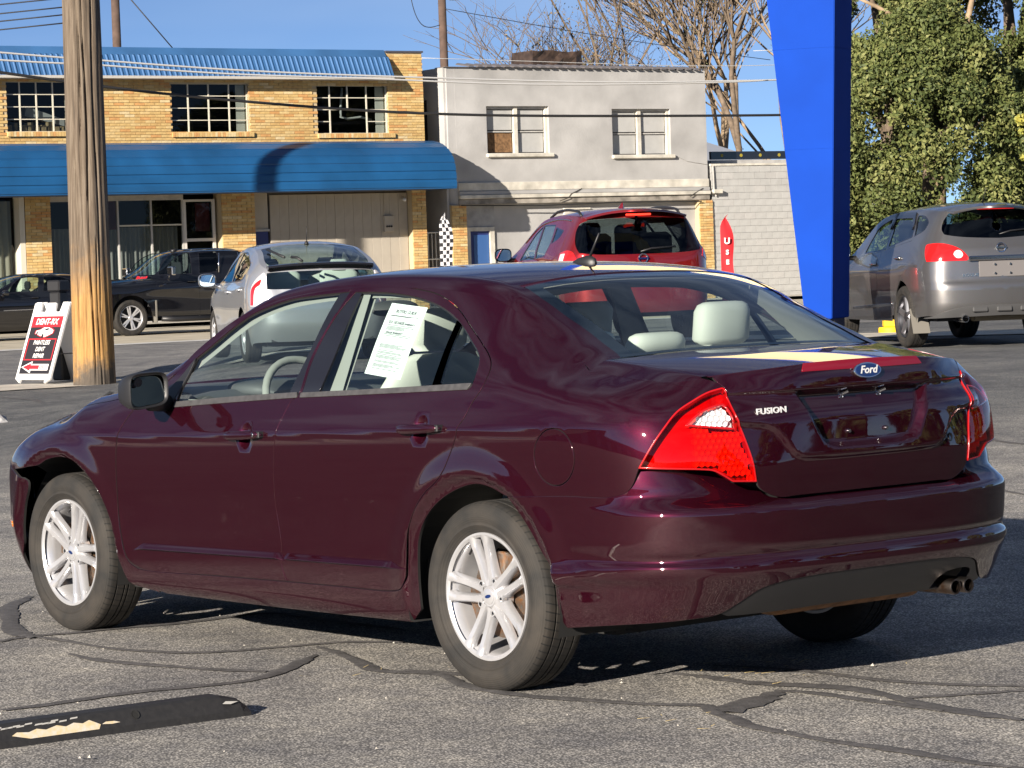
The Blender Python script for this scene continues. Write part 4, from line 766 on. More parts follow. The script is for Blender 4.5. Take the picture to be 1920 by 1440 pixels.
def wheel(name, parent, loc, flip, mats, rim_r=.2185, tyre_r=.326, width=.205, turn=0.0, spoke=None):
    """tyre and alloy wheel; local axis: +y outboard"""
    g = empty(name, loc); g.parent = parent; g.rotation_euler = (0, 0, math.pi if flip else turn)
    fr = lambda x, y, z: (x, z, y)     # lathe axis z -> local y
    w = width / 2; Rr = tyre_r
    prof = [(rim_r - .012, w * .72), (rim_r + .004, w * .80), (rim_r + .012, w * .86), (rim_r + .022, w * .945), (rim_r + .026, w * .985), (rim_r + .030, w * .985), (rim_r + .034, w * .965), (Rr - .058, w * 1.0), (Rr - .050, w * 1.012), (Rr - .045, w * 1.0), (Rr - .03, w * .965), (Rr - .016, w * .90), (Rr - .007, w * .80)]
    gr = []
    x = w * .80
    for k, (a, b) in enumerate(((.50, .42), (.13, .05), (-.05, -.13), (-.42, -.50))):
        gr += [(Rr - .0015 + .0015 * (1 - abs(a)), w * a), (Rr - .009, w * (a - .012)), (Rr - .009, w * (b + .012)), (Rr - .0015 + .0015 * (1 - abs(b)), w * b)]
    prof = prof + [(Rr - .003, w * .72), (Rr - .001, w * .6)] + gr + [(Rr - .001, -w * .6), (Rr - .003, -w * .72), (Rr - .007, -w * .8), (Rr - .016, -w * .9), (Rr - .03, -w * .965), (Rr - .055, -w), (rim_r + .012, -w * .86), (rim_r - .012, -w * .72)]
    MB().lathe(prof, 96, fr).build('tyre', mats['tyre'], g, auto=32)
    return g
def tyre_mat():
    m = pmat('tyre_rubber', (.032, .030, .027), rough=.8)
    n = m.node_tree.nodes; L = m.node_tree.links; b = n['Principled BSDF']
    t = n.new('ShaderNodeTexCoord'); s = n.new('ShaderNodeSeparateXYZ'); L.new(t.outputs['Object'], s.inputs[0])
    def math_(op, a, b_=None):
        k = n.new('ShaderNodeMath'); k.operation = op
        for i, q in enumerate((a, b_)):
            if q is None: continue
            if isinstance(q, (int, float)): k.inputs[i].default_value = q
            else: L.new(q, k.inputs[i])
        return k.outputs[0]
    ang = math_('ARCTAN2', s.outputs[2], s.outputs[0]); rad = math_('SQRT', math_('ADD', math_('POWER', s.outputs[0], 2), math_('POWER', s.outputs[2], 2)))
    # lateral sipes of the tread, slanted; only on the outer radius
    ph = math_('ADD', math_('MULTIPLY', ang, 70 / (2 * math.pi)), math_('MULTIPLY', s.outputs[1], 9))
    saw = math_('FRACT', ph); gro = math_('LESS_THAN', saw, .16); outer = math_('GREATER_THAN', rad, .3155)
    sip = math_('MULTIPLY', gro, outer)
    z = n.new('ShaderNodeTexNoise'); z.inputs['Scale'].default_value = 9; z.inputs['Detail'].default_value = 6; L.new(t.outputs['Object'], z.inputs['Vector'])
    # brownish dust on the sidewalls
    mx = n.new('ShaderNodeMix'); mx.data_type = 'RGBA'; mx.inputs[6].default_value = (.014, .0135, .013, 1); mx.inputs[7].default_value = (.040, .034, .028, 1)
    mr = n.new('ShaderNodeMapRange'); mr.inputs[1].default_value = .35; mr.inputs[2].default_value = .75; L.new(z.outputs[0], mr.inputs[0]); L.new(mr.outputs[0], mx.inputs[0])
    m2 = n.new('ShaderNodeMix'); m2.data_type = 'RGBA'; m2.inputs[7].default_value = (.008, .008, .008, 1); L.new(sip, m2.inputs[0]); L.new(mx.outputs[2], m2.inputs[6]); L.new(m2.outputs[2], b.inputs['Base Color'])
    # concentric ribs on the sidewall and the sipes as relief
    rib = math_('SINE', math_('MULTIPLY', rad, 900)); hgt = math_('SUBTRACT', math_('MULTIPLY', rib, .12), math_('MULTIPLY', sip, 3.0))
    bp = n.new('ShaderNodeBump'); bp.inputs['Strength'].default_value = .6; bp.inputs['Distance'].default_value = .003; L.new(hgt, bp.inputs['Height']); L.new(bp.outputs[0], b.inputs['Normal'])
    return m
M_TYRE = tyre_mat()
M_ALLOY = pmat('silver_alloy', (.60, .60, .62), rough=.28, metal=.55, coat=.3, noise=(12, .1))
M_STEEL = pmat('brake_steel', (.20, .18, .16), rough=.5, metal=.8, noise=(60, .4, (.25, .12, .05)))
def text_obj(name, s, size, mat, parent, M, bold=0.0, extr=.001, align='CENTER', xs=1.0, shear=0.0):
    cu = bpy.data.curves.new(name, 'FONT'); cu.body = s; cu.size = size; cu.extrude = extr; cu.align_x = align; cu.align_y = 'CENTER'; cu.offset = bold; cu.shear = shear; cu.resolution_u = 3
    o = bpy.data.objects.new(name, cu); COL.objects.link(o)
    dg = bpy.context.evaluated_depsgraph_get(); me = bpy.data.meshes.new_from_object(o.evaluated_get(dg)); bpy.data.objects.remove(o); me.name = name; me.materials.clear(); me.materials.append(mat)
    me.transform(Matrix.Diagonal((xs, 1, 1, 1))); me.transform(M)
    o = bpy.data.objects.new(name, me); COL.objects.link(o); o.parent = parent; return o
def frame_m(o, x, y):
    """matrix with origin o, x axis x, y axis y"""
    o = Vector(o); x = Vector(x).normalized(); y = Vector(y); y = (y - x * y.dot(x)).normalized(); z = x.cross(y)
    return Matrix(((x.x, y.x, z.x, o.x), (x.y, y.y, z.y, o.y), (x.z, y.z, z.z, o.z), (0, 0, 0, 1)))
M_BLUE = pmat('emblem_blue', (.008, .025, .11), rough=.15, coat=1)
M_WHITE = pmat('white_print', (.75, .75, .74), rough=.5)
def alloy(g, flip=False):
    """five paired spokes, barrel, hub, nuts and cap on a wheel group (outboard +y)"""
    fr = lambda x, y, z: (x, z, y)
    MB().lathe([(.203, .079), (.211, .086), (.2185, .086), (.2195, .078), (.213, .070), (.205, .064), (.195, .03), (.188, -.07), (.205, -.085), (.215, -.085)], 96, fr).build('rim', M_ALLOY, g, auto=40)
    MB().lathe([(.0, .012), (.148, .012), (.148, .0), (.0, .0)], 48, fr).build('brake_disc', M_STEEL, g, auto=40)
    m = MB(); m.prism([(-.055, .085), (.055, .085), (.065, .14), (.0, .155), (-.065, .14)], -.02, .03, lambda x, y, z: (y, z, x)); m.build('brake_caliper', M_STEEL, g)
    sp = MB()
    def spoke(a, o0, o1):
        # bar from the hub to the rim along the axis angle a, offset sideways from o0 to o1; ridge section
        n = 9; v = []; f = []; c, s = math.cos(a), math.sin(a); tx, ty = -s, c
        for i in range(n):
            t = i / (n - 1); r = .036 + (.209 - .036) * t; of = o0 + (o1 - o0) * t; sg = 1 if o1 > 0 else -1
            wd = .0150 + .0015 * t + (.010 * ((t - .85) / .15) ** 2 if t > .85 else 0) + (.006 * (1 - t / .3) if t < .3 else 0)
            top = .070 + .016 * (t ** 1.6) - .012 * (1 - t) * t; bot = .028 + .030 * t
            for o_, h in ((-wd, bot), (-wd * .93, top - .010), (-wd * .55, top - .0005), (wd * .55, top - .0005), (wd * .93, top - .010), (wd, bot)):
                v.append((r * c + tx * (of + o_), h, r * s + ty * (of + o_)))
        for i in range(n - 1):
            for k in range(5): f.append((i * 6 + k, i * 6 + k + 1, i * 6 + 6 + k + 1, i * 6 + 6 + k))
        return v, f
    for k in range(5):
        a = 2 * math.pi * k / 5 + R(90)
        for sg in (-1, 1): MB().add(*spoke(a, sg * .017, sg * .036)).build('spoke', M_ALLOY, g, auto=50)
    MB().lathe([(.0, .072), (.034, .072), (.037, .068), (.050, .064), (.066, .056), (.070, .04), (.07, .02)], 40, fr).build('hub', M_ALLOY, g, auto=50)
    M_NUT = pmat('wheel_nut_steel', (.22, .22, .23), rough=.3, metal=1)
    for k in range(5):
        a = 2 * math.pi * (k + .5) / 5 + R(90); cx, cz = .057 * math.cos(a), .057 * math.sin(a)
        MB().lathe([(.0095, .070), (.0135, .070), (.0145, .064), (.0145, .05)], 16, lambda x, y, z: (cx + x, z, cz + y)).build('nut_recess', M_ALLOY, g, auto=40)
        MB().lathe([(0, .069), (.006, .069), (.0085, .066), (.0085, .05)], 6, lambda x, y, z: (cx + x, z, cz + y)).build('wheel_nut', M_NUT, g)
    cap = MB().lathe([(0, .0765), (.022, .0765), (.027, .0745), (.029, .070)], 32, fr).build('centre_cap', M_ALLOY, g, auto=40)
    def oval(a, b, y0, y1):
        mm = MB(); mm.lathe([(0, y1), (.94, y1), (1, y0)], 28, lambda x, y, z: (x * a, z, y * b)); return mm
    oval(.0155, .0062, .0765, .0785).build('oval_badge', M_BLUE, cap, auto=40)
    a = R(70); MB().tube([(.188 * math.cos(a), .055, .188 * math.sin(a)), (.165 * math.cos(a), .080, .165 * math.sin(a))], .004, 8).build('valve', M_BLACK, g)
def build_fusion():
    car = empty('sedan', (0, 0, 0), 0, 'dark maroon four-door sedan parked in the foreground, seen from its rear left', 'car')
    h = .018
    dish = [[(float(FB.sx(cx)) + .0435 * math.cos(a), cz + .0515 * math.sin(a)) for a in np.linspace(0, 2 * math.pi, 20, endpoint=False)] for cx, cz in ((1.345, .838), (.272, .886))]
    for dp in dish: skin('handle_recess', FB, dp, M_PAINT, car, h=.007, gap=0, flange=0, mirror=True)
    skin('front_door', FB, FO['front_door'], M_PAINT, car, [FO['front_door_hole'], dish[0]], h=h, gap=.0046, mirror=True)
    skin('rear_door', FB, FO['rear_door'], M_PAINT, car, [FO['rear_door_hole'], dish[1]], h=h, gap=.0046, mirror=True)
    fs = float(FB.sx(-.424)); fz = .812; circ = [(fs + .0968 * math.cos(a), fz + .0968 * math.sin(a)) for a in np.linspace(0, 2 * math.pi, 24, endpoint=False)]
    skin('quarter_panel', FB, FO['body_side'], M_PAINT, car, [circ], h=h, gap=.001, mirror=True)
    fd = skin('fuel_door', FB, [(fs + .0905 * math.cos(a), fz + .0905 * math.sin(a)) for a in np.linspace(0, 2 * math.pi, 24, endpoint=False)], M_PAINT, car, h=.016, gap=0, flange=.02)
    skin('fender', FB, FO['fender'], M_PAINT, car, h=h, gap=.0046, mirror=True)
    # window glass and trims
    for nm, key, mat, off, hh in (('window_glass', 'front_glass', M_GLASS, -.007, .05), ('pillar_trim', 'front_trim', M_TRIM, -.002, .03), ('belt_moulding', 'front_belt', M_BELT, .004, .02),
                              ('window_glass', 'rear_glass', M_GLASS, -.007, .05), ('pillar_trim', 'rear_trim', M_TRIM, -.002, .03), ('division_bar', 'division_bar', M_TRIM, -.003, .02), ('quarter_glass', 'quarter_glass', M_GLASS, -.007, .04), ('belt_moulding', 'rear_belt', M_BELT, .004, .02)):
        skin(nm, FB, FO[key], mat, car, h=hh, gap=.0, off=off, flange=0 if mat is M_GLASS else .01, mirror=True)
    # black rubber channel round the windows: a band just inside the opening
    for key in ('front_door_hole', 'rear_door_hole'):
        o_ = smooth_poly(FO[key], .02); i_ = inset_poly(o_, .012)
        skin('window_seal', FB, o_, M_BLACK, car, [i_], h=.03, gap=-.002, off=-.009, flange=0, raw=True, mirror=True)
    # rear bumper, both halves in one skin
    sm = BB.smax; dS = BB.smax - FB.smax
    top = FO['bumper'] + [(FO['trunk_left'][-2][0] + dS + .005, .677), (FO['trunk_left'][-1][0] + dS + .01, .662)]
    half = [tuple(q) for q in top] + [(sm - .2, .6615)]
    low = [(sm - .25, .410), (5.62, .404), (5.56, .398), (5.48, .380), (5.40, .333), (5.335, .302), (5.20, .290), (4.94, .272), (4.70, .248, 1)] + [tuple(q) for q in FO['bumper_arch'][1:]]
    mir = lambda L_: [(2 * sm - q[0], q[1]) + tuple(q[2:]) for q in reversed(L_)]
    skin('rear_bumper', BB, half + mir(half) + mir(low) + low, M_PAINT, car, h=.016, gap=.0015)
    vl = [(5.345, .300), (5.405, .328), (5.485, .376), (5.565, .3945), (5.62, .4005), (sm - .25, .4065)]; vb = [(sm - .25, .292), (5.7, .290), (5.5, .288), (5.38, .289, 1)]
    sE = lambda y: float(2 * sm - BB.sy(y)); exh = [(sE(.535), .26, 1), (sE(.535), .335), (sE(.51), .352), (sE(.37), .352), (sE(.335), .33), (sE(.33), .26, 1)]; exh = [(q[0], max(q[1], .2925)) + tuple(q[2:]) for q in exh]
    skin('bumper_valance', BB, [(5.345, .300, 1)] + vl[1:] + mir(vl)[:-1] + [(2 * sm - 5.345, .300, 1)] + mir(vb) + vb, M_BLACK, car, [exh], h=.02, gap=.001, off=-.004, flange=.03)
    # trunk face
    sF = FB.smax; tl = [tuple(q[:2]) for q in FO['trunk_left']]
    rr = [f_deck_rear(np.array([w]))[0] for w in (.97, .75, .5, .25)]
    def s_of(y, z):
        s = FB.sy(y)
        for _ in range(25): s = s + np.clip(FB.P(s, z)[..., 1] - y, -.05, .05)
        return float(s)
    edge = [(s_of(np.array(abs(q[1])), np.array(q[2])), float(q[2])) for q in rr]
    left = [(tl[0][0] + .002, edge[0][1], 1)] + tl[1:] ; lo_ = [(5.62, .666), (sF - .1, .667)]
    mirF = lambda L_: [(2 * sF - q[0], q[1]) + tuple(q[2:]) for q in reversed(L_)]
    tp = [(sF, 1.097)] + [e for e in reversed(edge[1:])]
    outline = left + lo_ + mirF(lo_) + mirF(left) + mirF(list(reversed(edge[1:]))) + tp
    skin('trunk_lid_face', FB, outline, M_PAINT, car, h=.010, gap=.0046)
    # top panels
    sheet('roof', lambda t, w: f_top(FROOF, t, w), np.linspace(3.76, 6.24, 60), np.linspace(-.93, .93, 49), M_PAINT, car, edge=.012, flip=True)
    sheet('windscreen', lambda t, w: f_top(FROOF, t, w) - np.array([.0, 0, .004]), np.linspace(2.42, 3.74, 30), np.linspace(-.92, .92, 33), M_GLASS, car, flip=True)
    sheet('rear_window', lambda t, w: f_top(FROOF, t, w) - np.array([.0, 0, .003]), np.linspace(6.27, 7.86, 40), np.linspace(-.89, .89, 41), M_GLASS, car, flip=True)
    sheet('hood', lambda t, w: f_top(FHOOD, t, w, 2.4), np.linspace(.02, 2.28, 40), np.linspace(-.95, .95, 41), M_PAINT, car, edge=.015, flip=True)
    sheet('trunk_lid', f_deck, np.linspace(.035, 1.0, 26), np.linspace(-.955, .955, 61), M_PAINT, car, edge=.004, flip=True)
    # ceramic band of the rear window
    M_CER = pmat('black_glass_border', (.006, .006, .008), rough=.05, coat=1)
    for a, b, c, d in ((6.27, 6.36, -.89, .89), (7.80, 7.86, -.89, .89)):
        sheet('glass_border', lambda t, w: f_top(FROOF, t, w) - np.array([.0, 0, .0045]), np.linspace(a, b, 4), np.linspace(c, d, 31), M_CER, car, flip=True)
    for sg in (-1, 1):
        sheet('glass_border', lambda t, w: f_top(FROOF, t, w * sg) - np.array([.0, 0, .0047]), np.linspace(6.27, 7.86, 30), np.linspace(.80, .89, 6), M_CER, car, flip=sg > 0)
    def fil(f, a_, w0, bfrac, tfun=None):
        def g(t, v):
            tt, vv = t, v; sh = t.shape
            e, r, s = f_edge(f, tt); av = a_(tt); side = FB.P(s, r[..., 1] - av); w1 = 1 - bfrac(tt)
            T1 = f_top(f, tt, w1); k = np.clip(vv / .4, 0, 1); A = f_top(f, tt, w0(tt) + (w1 - w0(tt)) * k)
            u = np.clip((vv - .4) / .6, 0, 1)[..., None]; B = (1 - u) ** 2 * T1 + 2 * u * (1 - u) * e + u * u * side
            q = np.where((vv < .4)[..., None], A, B); q[..., 1] += .0005 * u[..., 0]; return q
        return g
    aR = lambda t: np.where(t < 6, .042, .042 - .012 * np.clip((t - 6) / .7, 0, 1))
    vs = np.r_[np.linspace(0, .4, 5)[:-1], np.linspace(.4, 1, 12)]
    w0 = lambda t: .936 - .042 * sstep(6.1, 6.4, t); bR = lambda t: .05 - .0 * t
    sheet('roof_side_rail', fil(FROOF, aR, w0, bR), np.linspace(2.35, 7.9, 110), vs, M_PAINT, car, mirror=True, flip=True)
    sheet('fender_crown', fil(FHOOD, lambda t: .03 + 0 * t, lambda t: .956 + 0 * t, lambda t: .035 + 0 * t), np.linspace(.25, 2.3, 40), vs, M_PAINT, car, mirror=True, flip=True)
    def dk(t, v):
        k = np.clip(v / .4, 0, 1); A = f_deck(t, .96 + .02 * k); E0 = f_deck(t, np.ones_like(t)); z = E0[..., 2]
        s = solve_s(FB, E0[..., 0], z - .0); side = FB.P(s, z - .034)
        u = np.clip((v - .4) / .6, 0, 1)[..., None]; B = (1 - u) ** 2 * f_deck(t, .98 + 0 * t) + 2 * u * (1 - u) * E0 + u * u * side
        q = np.where((v < .4)[..., None], A, B); q[..., 1] += .0005 * u[..., 0]; return q
    sheet('deck_edge', dk, np.linspace(0, .99, 24), vs, M_PAINT, car, mirror=True, flip=True)
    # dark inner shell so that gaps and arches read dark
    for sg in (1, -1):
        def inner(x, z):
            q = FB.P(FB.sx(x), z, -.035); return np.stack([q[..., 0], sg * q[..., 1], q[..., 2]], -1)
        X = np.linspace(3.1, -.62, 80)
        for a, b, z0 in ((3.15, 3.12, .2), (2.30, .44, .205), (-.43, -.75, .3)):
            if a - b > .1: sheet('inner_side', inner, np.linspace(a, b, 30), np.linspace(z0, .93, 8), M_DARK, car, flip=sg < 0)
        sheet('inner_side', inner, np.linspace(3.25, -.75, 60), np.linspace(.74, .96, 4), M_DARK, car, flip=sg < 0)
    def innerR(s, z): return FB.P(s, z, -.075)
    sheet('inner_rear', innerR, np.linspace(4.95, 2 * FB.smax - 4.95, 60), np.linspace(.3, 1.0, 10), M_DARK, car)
    fl = MB(); fl.box(-.36, 2.25, -.60, .60, .19, .24); fl.box(2.25, 3.5, -.55, .55, .2, .26); fl.box(.44, 2.28, -.80, .80, .20, .235); fl.box(-.78, -.36, -.52, .52, .31, .34); fl.box(2.32, 3.4, -.62, .62, .72, .74)
    fl.box(2.28, 2.30, -.8, .8, .22, .92); fl.box(.40, .42, -.8, .8, .22, .85); fl.box(-.36, -.34, -.62, .62, .25, 1.0); fl.box(3.2, 3.22, -.62, .62, .25, .72); fl.build('floor_pan', M_DARK, car)
    for cx in (0., 2.728):
        for sg in (1, -1):
            m = MB(); n = 24; v = []; f = []
            for i in range(n + 1):
                a = R(-25 + 230 * i / n); x = cx + .415 * math.cos(a); z = max(.21, .322 + .405 * math.sin(a))
                v += [(x, sg * (.885 if x < cx + .2 or cx < 1 else .80), z), (x, sg * .55, z)]
            for i in range(n): f.append((2 * i, 2 * i + 1, 2 * i + 3, 2 * i + 2))
            m.add(v, f); k = len(v); m.add([(cx - .43, sg * .55, .2), (cx + .43, sg * .55, .2), (cx + .43, sg * .55, .75), (cx - .43, sg * .55, .75)], [(0, 1, 2, 3)]); m.build('wheel_arch_liner', M_DARK, car)
    for cx in (0., 2.728):
        for sg in (1, -1):
            g = wheel('wheel', car, (cx, sg * .778, .322), sg < 0, {'tyre': M_TYRE}); alloy(g)
            g.rotation_euler[1] = R({(0., 1): 12, (2.728, 1): -20}.get((cx, sg), 0))
    return car
def fp(s, z, off=0.0):
    q = FB.P(np.array([s]), np.array([z])); n = FB.Nrm(np.array([s]), np.array([z])); return Vector(q[0] + n[0] * off), Vector(n[0])
def sedan_details(car):
    # ---- door handles
    for k, (cx, cz) in enumerate(((1.338, .843), (.265, .891))):
        for sg in (1, -1):
            n = 15; m = 12; v = []; f = []
            for i in range(n):
                u = -1 + 2 * i / (n - 1); x = cx + u * .122; prof = math.sqrt(max(0, 1 - abs(u) ** 6)); z = cz - .036 * (x - cx)
                p0, nn = fp(float(solve_s(FB, np.array(x), np.array(z))), z); y0 = (.9 if False else None)
                base = float(FB.P(FB.sx(cx - .08), cz)[1]) + .004
                yo = base + .016 * (1 - abs(u) ** 3) + .008
                hh = (.0165 + .002 * u) * max(.25, prof); dd = .011 * max(.3, prof)
                for j in range(m):
                    a = 2 * math.pi * j / m; v.append((x, sg * (yo + dd * math.cos(a)), z + hh * math.sin(a)))
            for i in range(n - 1):
                for j in range(m): f.append((i * m + j, i * m + (j + 1) % m, i * m + m + (j + 1) % m, i * m + m + j))
            f += [tuple(range(m)), tuple(range((n - 1) * m, n * m))]
            o = mk('door_handle', v, f, M_PAINT, car, smooth=True); sharp(o, 60)
            base = float(FB.P(FB.sx(cx - .08), cz)[1])
            for u in (-.105, .10):
                b = MB(); b.box(cx + u - .014, cx + u + .014, min(sg * (base - .01), sg * (base + .022)), max(sg * (base - .01), sg * (base + .022)), cz - .036 * u - .012, cz - .036 * u + .012, .003); b.build('handle_mount', M_BLACK, o)
            if k == 0 and sg == 1:
                MB().lathe([(0, .002), (.007, .002), (.009, 0)], 16, lambda x, y, z: (cx - .088 + x, base + .030 + z, cz + .004 + y)).build('lock_cylinder', M_CHROME, o, auto=40)
    # ---- protective mouldings on the doors (sloping top catches the sky)
    def mould(name, x0, x1, zt0, zt1, hgt, proud, tip0, tip1):
        def g(u, v):
            x = x0 + (x1 - x0) * u; tp = np.minimum(1, np.minimum(u / max(tip0, 1e-4), (1 - u) / max(tip1, 1e-4))); tp = np.clip(tp, .04, 1)
            zt = zt0 + (zt1 - zt0) * u; zz = zt - hgt * (.5 + .5 * 0) * v * tp - (1 - tp) * hgt * (.5 if tip0 < tip1 else .6)
            off = np.where(v < .8, proud * (v / .8) ** .8, proud * (1 - (v - .8) / .2) + .001)
            return FB.P(FB.sx(x), zz, off * tp + .001)
        g2 = lambda u, v: g(u, v)
        sheet(name, g2, np.linspace(0, 1, 40), np.array([0, .1, .25, .4, .55, .7, .8, .83, .9, 1.0]), M_PAINT, car, mirror=True, flip=False)
    mould('side_moulding', 2.19, 1.142, .394, .412, .05, .021, .07, .0)
    mould('side_moulding', 1.134, .40, .412, .420, .05, .021, .0, .1)
    # ---- mirrors
    M_MIR = pmat('mirror_glass', (.85, .95, .92), rough=.02, metal=1)
    for sg in (1, -1):
        rings = []; n = 40
        def ring(x, cy, cz, ry, rz, ex=4.0, sk=0.0):
            r = []
            for i in range(n):
                a = 2 * math.pi * i / n; c, s = math.cos(a), math.sin(a)
                y = math.copysign(abs(c) ** (2 / ex), c) * ry; z = math.copysign(abs(s) ** (2 / ex), s) * rz
                r.append((x + sk * y, sg * (cy + y), cz + z - .10 * y * (1 if z < 0 else .25)))
            return r
        cy, cz = .995, 1.008
        # rear opening -> lip -> shell -> nose
        for x, ry, rz, ex in ((1.872, .082, .056, 4.5), (1.862, .086, .060, 4.5), (1.858, .093, .067, 4.2), (1.870, .098, .070, 4), (1.905, .098, .069, 3.6), (1.945, .088, .058, 3), (1.972, .066, .040, 2.6), (1.982, .03, .018, 2.2)):
            rings.append(ring(x, cy + (.0 if x < 1.93 else .006), cz, ry, rz, ex, -.12))
        v = [p for r in rings for p in r]; f = []
        for k in range(len(rings) - 1):
            for i in range(n): f.append((k * n + i, k * n + (i + 1) % n, k * n + n + (i + 1) % n, k * n + n + i))
        f.append(tuple(range((len(rings) - 1) * n, len(rings) * n)))
        hs = mk('door_mirror', v, f, M_BLACK, car, smooth=True); sharp(hs, 50)
        g = [(q[0] + .19 * (q[2] - cz) + .006, q[1], q[2]) for q in ring(1.868, cy, cz, .083, .057, 4.5, -.12)]; mk('mirror_glass', g, [tuple(range(n))], M_MIR, hs)
        mk('convex_mirror', [(1.864 - .12 * (.06 + .021 * math.cos(a)), sg * (cy + .052 + .021 * math.cos(a)), cz + .033 + .019 * math.sin(a)) for a in np.linspace(0, 2 * math.pi, 20, endpoint=False)], [tuple(range(20))], M_TRIM, hs)
        b = MB(); b.tube([(1.93, sg * .95, cz - .055), (1.945, sg * .90, cz - .062), (1.955, sg * .855, cz - .058)], [.03, .028, .036], 12); b.build('mirror_arm', M_BLACK, hs, smooth=True)
        # sail panel between the window and the front pillar
        skin('mirror_sail', FB, [(2.36, .955, 1), (2.372, 1.03), (2.379, 1.118, 1), (2.33, 1.06), (2.27, .985, 1)], M_BLACK, car, h=.03, gap=0, off=.002, flange=.008) if sg == 1 else None
    # ---- tail lamps
    M_RED = glass('red_lens', (.86, .085, .045), ior=1.45, k_=.8); M_CLEAR = glass('clear_lens', (.94, .94, .94), k_=.8)
    M_REFR = pmat('red_reflector', (.55, .035, .02), rough=.25, metal=.0, coat=.6); M_REFA = pmat('amber_red_reflector', (1.0, .50, .22), rough=.3, metal=.0, coat=.5); M_REFW = pmat('silver_reflector', (.80, .80, .82), rough=.28, metal=.15); M_REDP = pmat('red_plastic', (.42, .006, .008), rough=.2, coat=1.0)
    lamp = FO['lamp']; lw = FO['lamp_white']; lwp = smooth_poly(lw, .01); lp = smooth_poly(lamp, .01)
    for sg in (1, -1):
        g = empty('tail_lamp'); g.parent = car
        mir = np.array([1, sg, 1])
        def part(name, poly, mat, off, holes=(), h=.015, flange=0.0, raw=False, gap=0.0):
            return skin(name, FB, poly, mat, g, holes, h=h, gap=gap, off=off, flange=flange, raw=raw, only_right=sg < 0)
        part('lens', lamp, M_RED, .004, [lw], flange=.0, gap=.002)
        part('reversing_lens', lw, M_CLEAR, .0045, gap=-.001)
        part('lamp_edge', lamp, M_REDP, .0042, [inset_poly(lp, .012)], flange=.03, raw=False, gap=.002, h=.02) if False else None
        o = skin('lamp_rim', FB, lp, M_REDP, g, [inset_poly(lp, .007)], h=.02, gap=.002, off=.0046, flange=.03, raw=True, only_right=sg < 0)
        o2 = skin('lamp_divider', FB, inset_poly(lwp, -.006), M_REDP, g, [lwp], h=.02, gap=0, off=.0052, flange=.004, raw=True, only_right=sg < 0)
        part('lamp_housing', lamp, M_REFR, -.030, gap=.002)
        part('reversing_reflector', lw, M_REFW, -.020, gap=-.006)
        # honeycomb cells behind the lens
        cells = {'w': MB(), 'a': MB()}; r0 = .0118; hx = r0 * math.sqrt(3)
        for iz in range(-2, 32):
            for ix in range(-2, 26):
                s = 5.02 + ix * hx + (hx / 2 if iz % 2 else 0); z = .70 + iz * r0 * 1.5
                pt = np.array([[s, z]]); dl = poly_sdf(lp, pt)[0]; dw = poly_sdf(lwp, pt)[0]
                if dl > -.012: continue
                if dw < -.003: key = 'w'
                elif dw > .012 and s > 5.225 and z < .905: key = 'a'
                else: continue
                ss = np.array([s] + [s + r0 * .93 * math.sin(R(60 * k)) for k in range(6)]); zz = np.array([z] + [z + r0 * .93 * math.cos(R(60 * k)) for k in range(6)])
                P = FB.P(ss, zz, -.012); Nn = FB.Nrm(ss[:1], zz[:1])[0]; P[0] -= Nn * .007; P = P * mir
                B_ = FB.P(ss[1:], zz[1:], -.022) * mir
                fl = [(0, 1 + k, 1 + (k + 1) % 6) if sg < 0 else (0, 1 + (k + 1) % 6, 1 + k) for k in range(6)]
                sd = [(1 + k, 7 + k, 7 + (k + 1) % 6, 1 + (k + 1) % 6) for k in range(6)]
                cells[key].add(list(P) + list(B_), fl + sd)
        for key, mat in (('w', M_REFW), ('a', M_REFA)):
            if cells[key].v: tag(cells[key].build('honeycomb_reflector', mat, g), kind='stuff')
    # ---- high brake light
    sF = FB.smax
    hb = []
    def s_y(y, z):
        s = FB.sy(y)
        for _ in range(20): s = s + np.clip(FB.P(s, np.array(z))[..., 1] - y, -.05, .05)
        return float(s)
    L_ = [(s_y(.268, 1.0905), 1.0905, 1), (s_y(.284, 1.066), 1.066, 1)]
    mid = [(sF - .12, 1.066), (sF, 1.066), (sF + .12, 1.066)]
    skin('high_brake_light', FB, [L_[0], L_[1]] + mid + [(2 * sF - L_[1][0], 1.066, 1), (2 * sF - L_[0][0], 1.0905, 1)] + [(sF + .12, 1.0935), (sF, 1.0945), (sF - .12, 1.0935)], pmat('dark_red_lens', (.22, .004, .014), rough=.15, coat=1.0), car, h=.02, gap=0, off=.003, flange=.006)
    # ---- oval badge
    P0, n0 = fp(sF - 1e-4, 1.056, .004); n0 = Vector((n0.x, 0, n0.z)).normalized(); upv = Vector((0, 0, 1)) - n0 * n0.z; Mx = frame_m((P0.x, 0, P0.z), (0, -1, 0), upv)
    def ov(a, b, h0, h1): return [Mx @ Vector((a * math.cos(t), b * math.sin(t), h0)) for t in np.linspace(0, 2 * math.pi, 48, endpoint=False)]
    def oval(name, a, b, h0, h1, mat, par, dome=.0):
        v = ov(a, b, h0, 0) + ov(a, b, h1 * .6, 0) + ov(a * .96, b * .94, h1, 0); n = 48; f = []
        for r in range(2):
            for i in range(n): f.append((r * n + i, r * n + (i + 1) % n, r * n + n + (i + 1) % n, r * n + n + i))
        f.append(tuple(range(2 * n, 3 * n))); o = mk(name, v, f, mat, par); sharp(o, 30); return o
    bd = oval('oval_badge', .0655, .0265, -.006, .006, M_CHROME, car); oval('badge_field', .060, .0225, .005, .0075, M_BLUE, bd)
    text_obj('badge_lettering', 'Ford', .036, M_WHITE, bd, Mx @ Matrix.Translation((0, .0005, .0076)), bold=.0008, extr=.0004, shear=.35, xs=1.15)
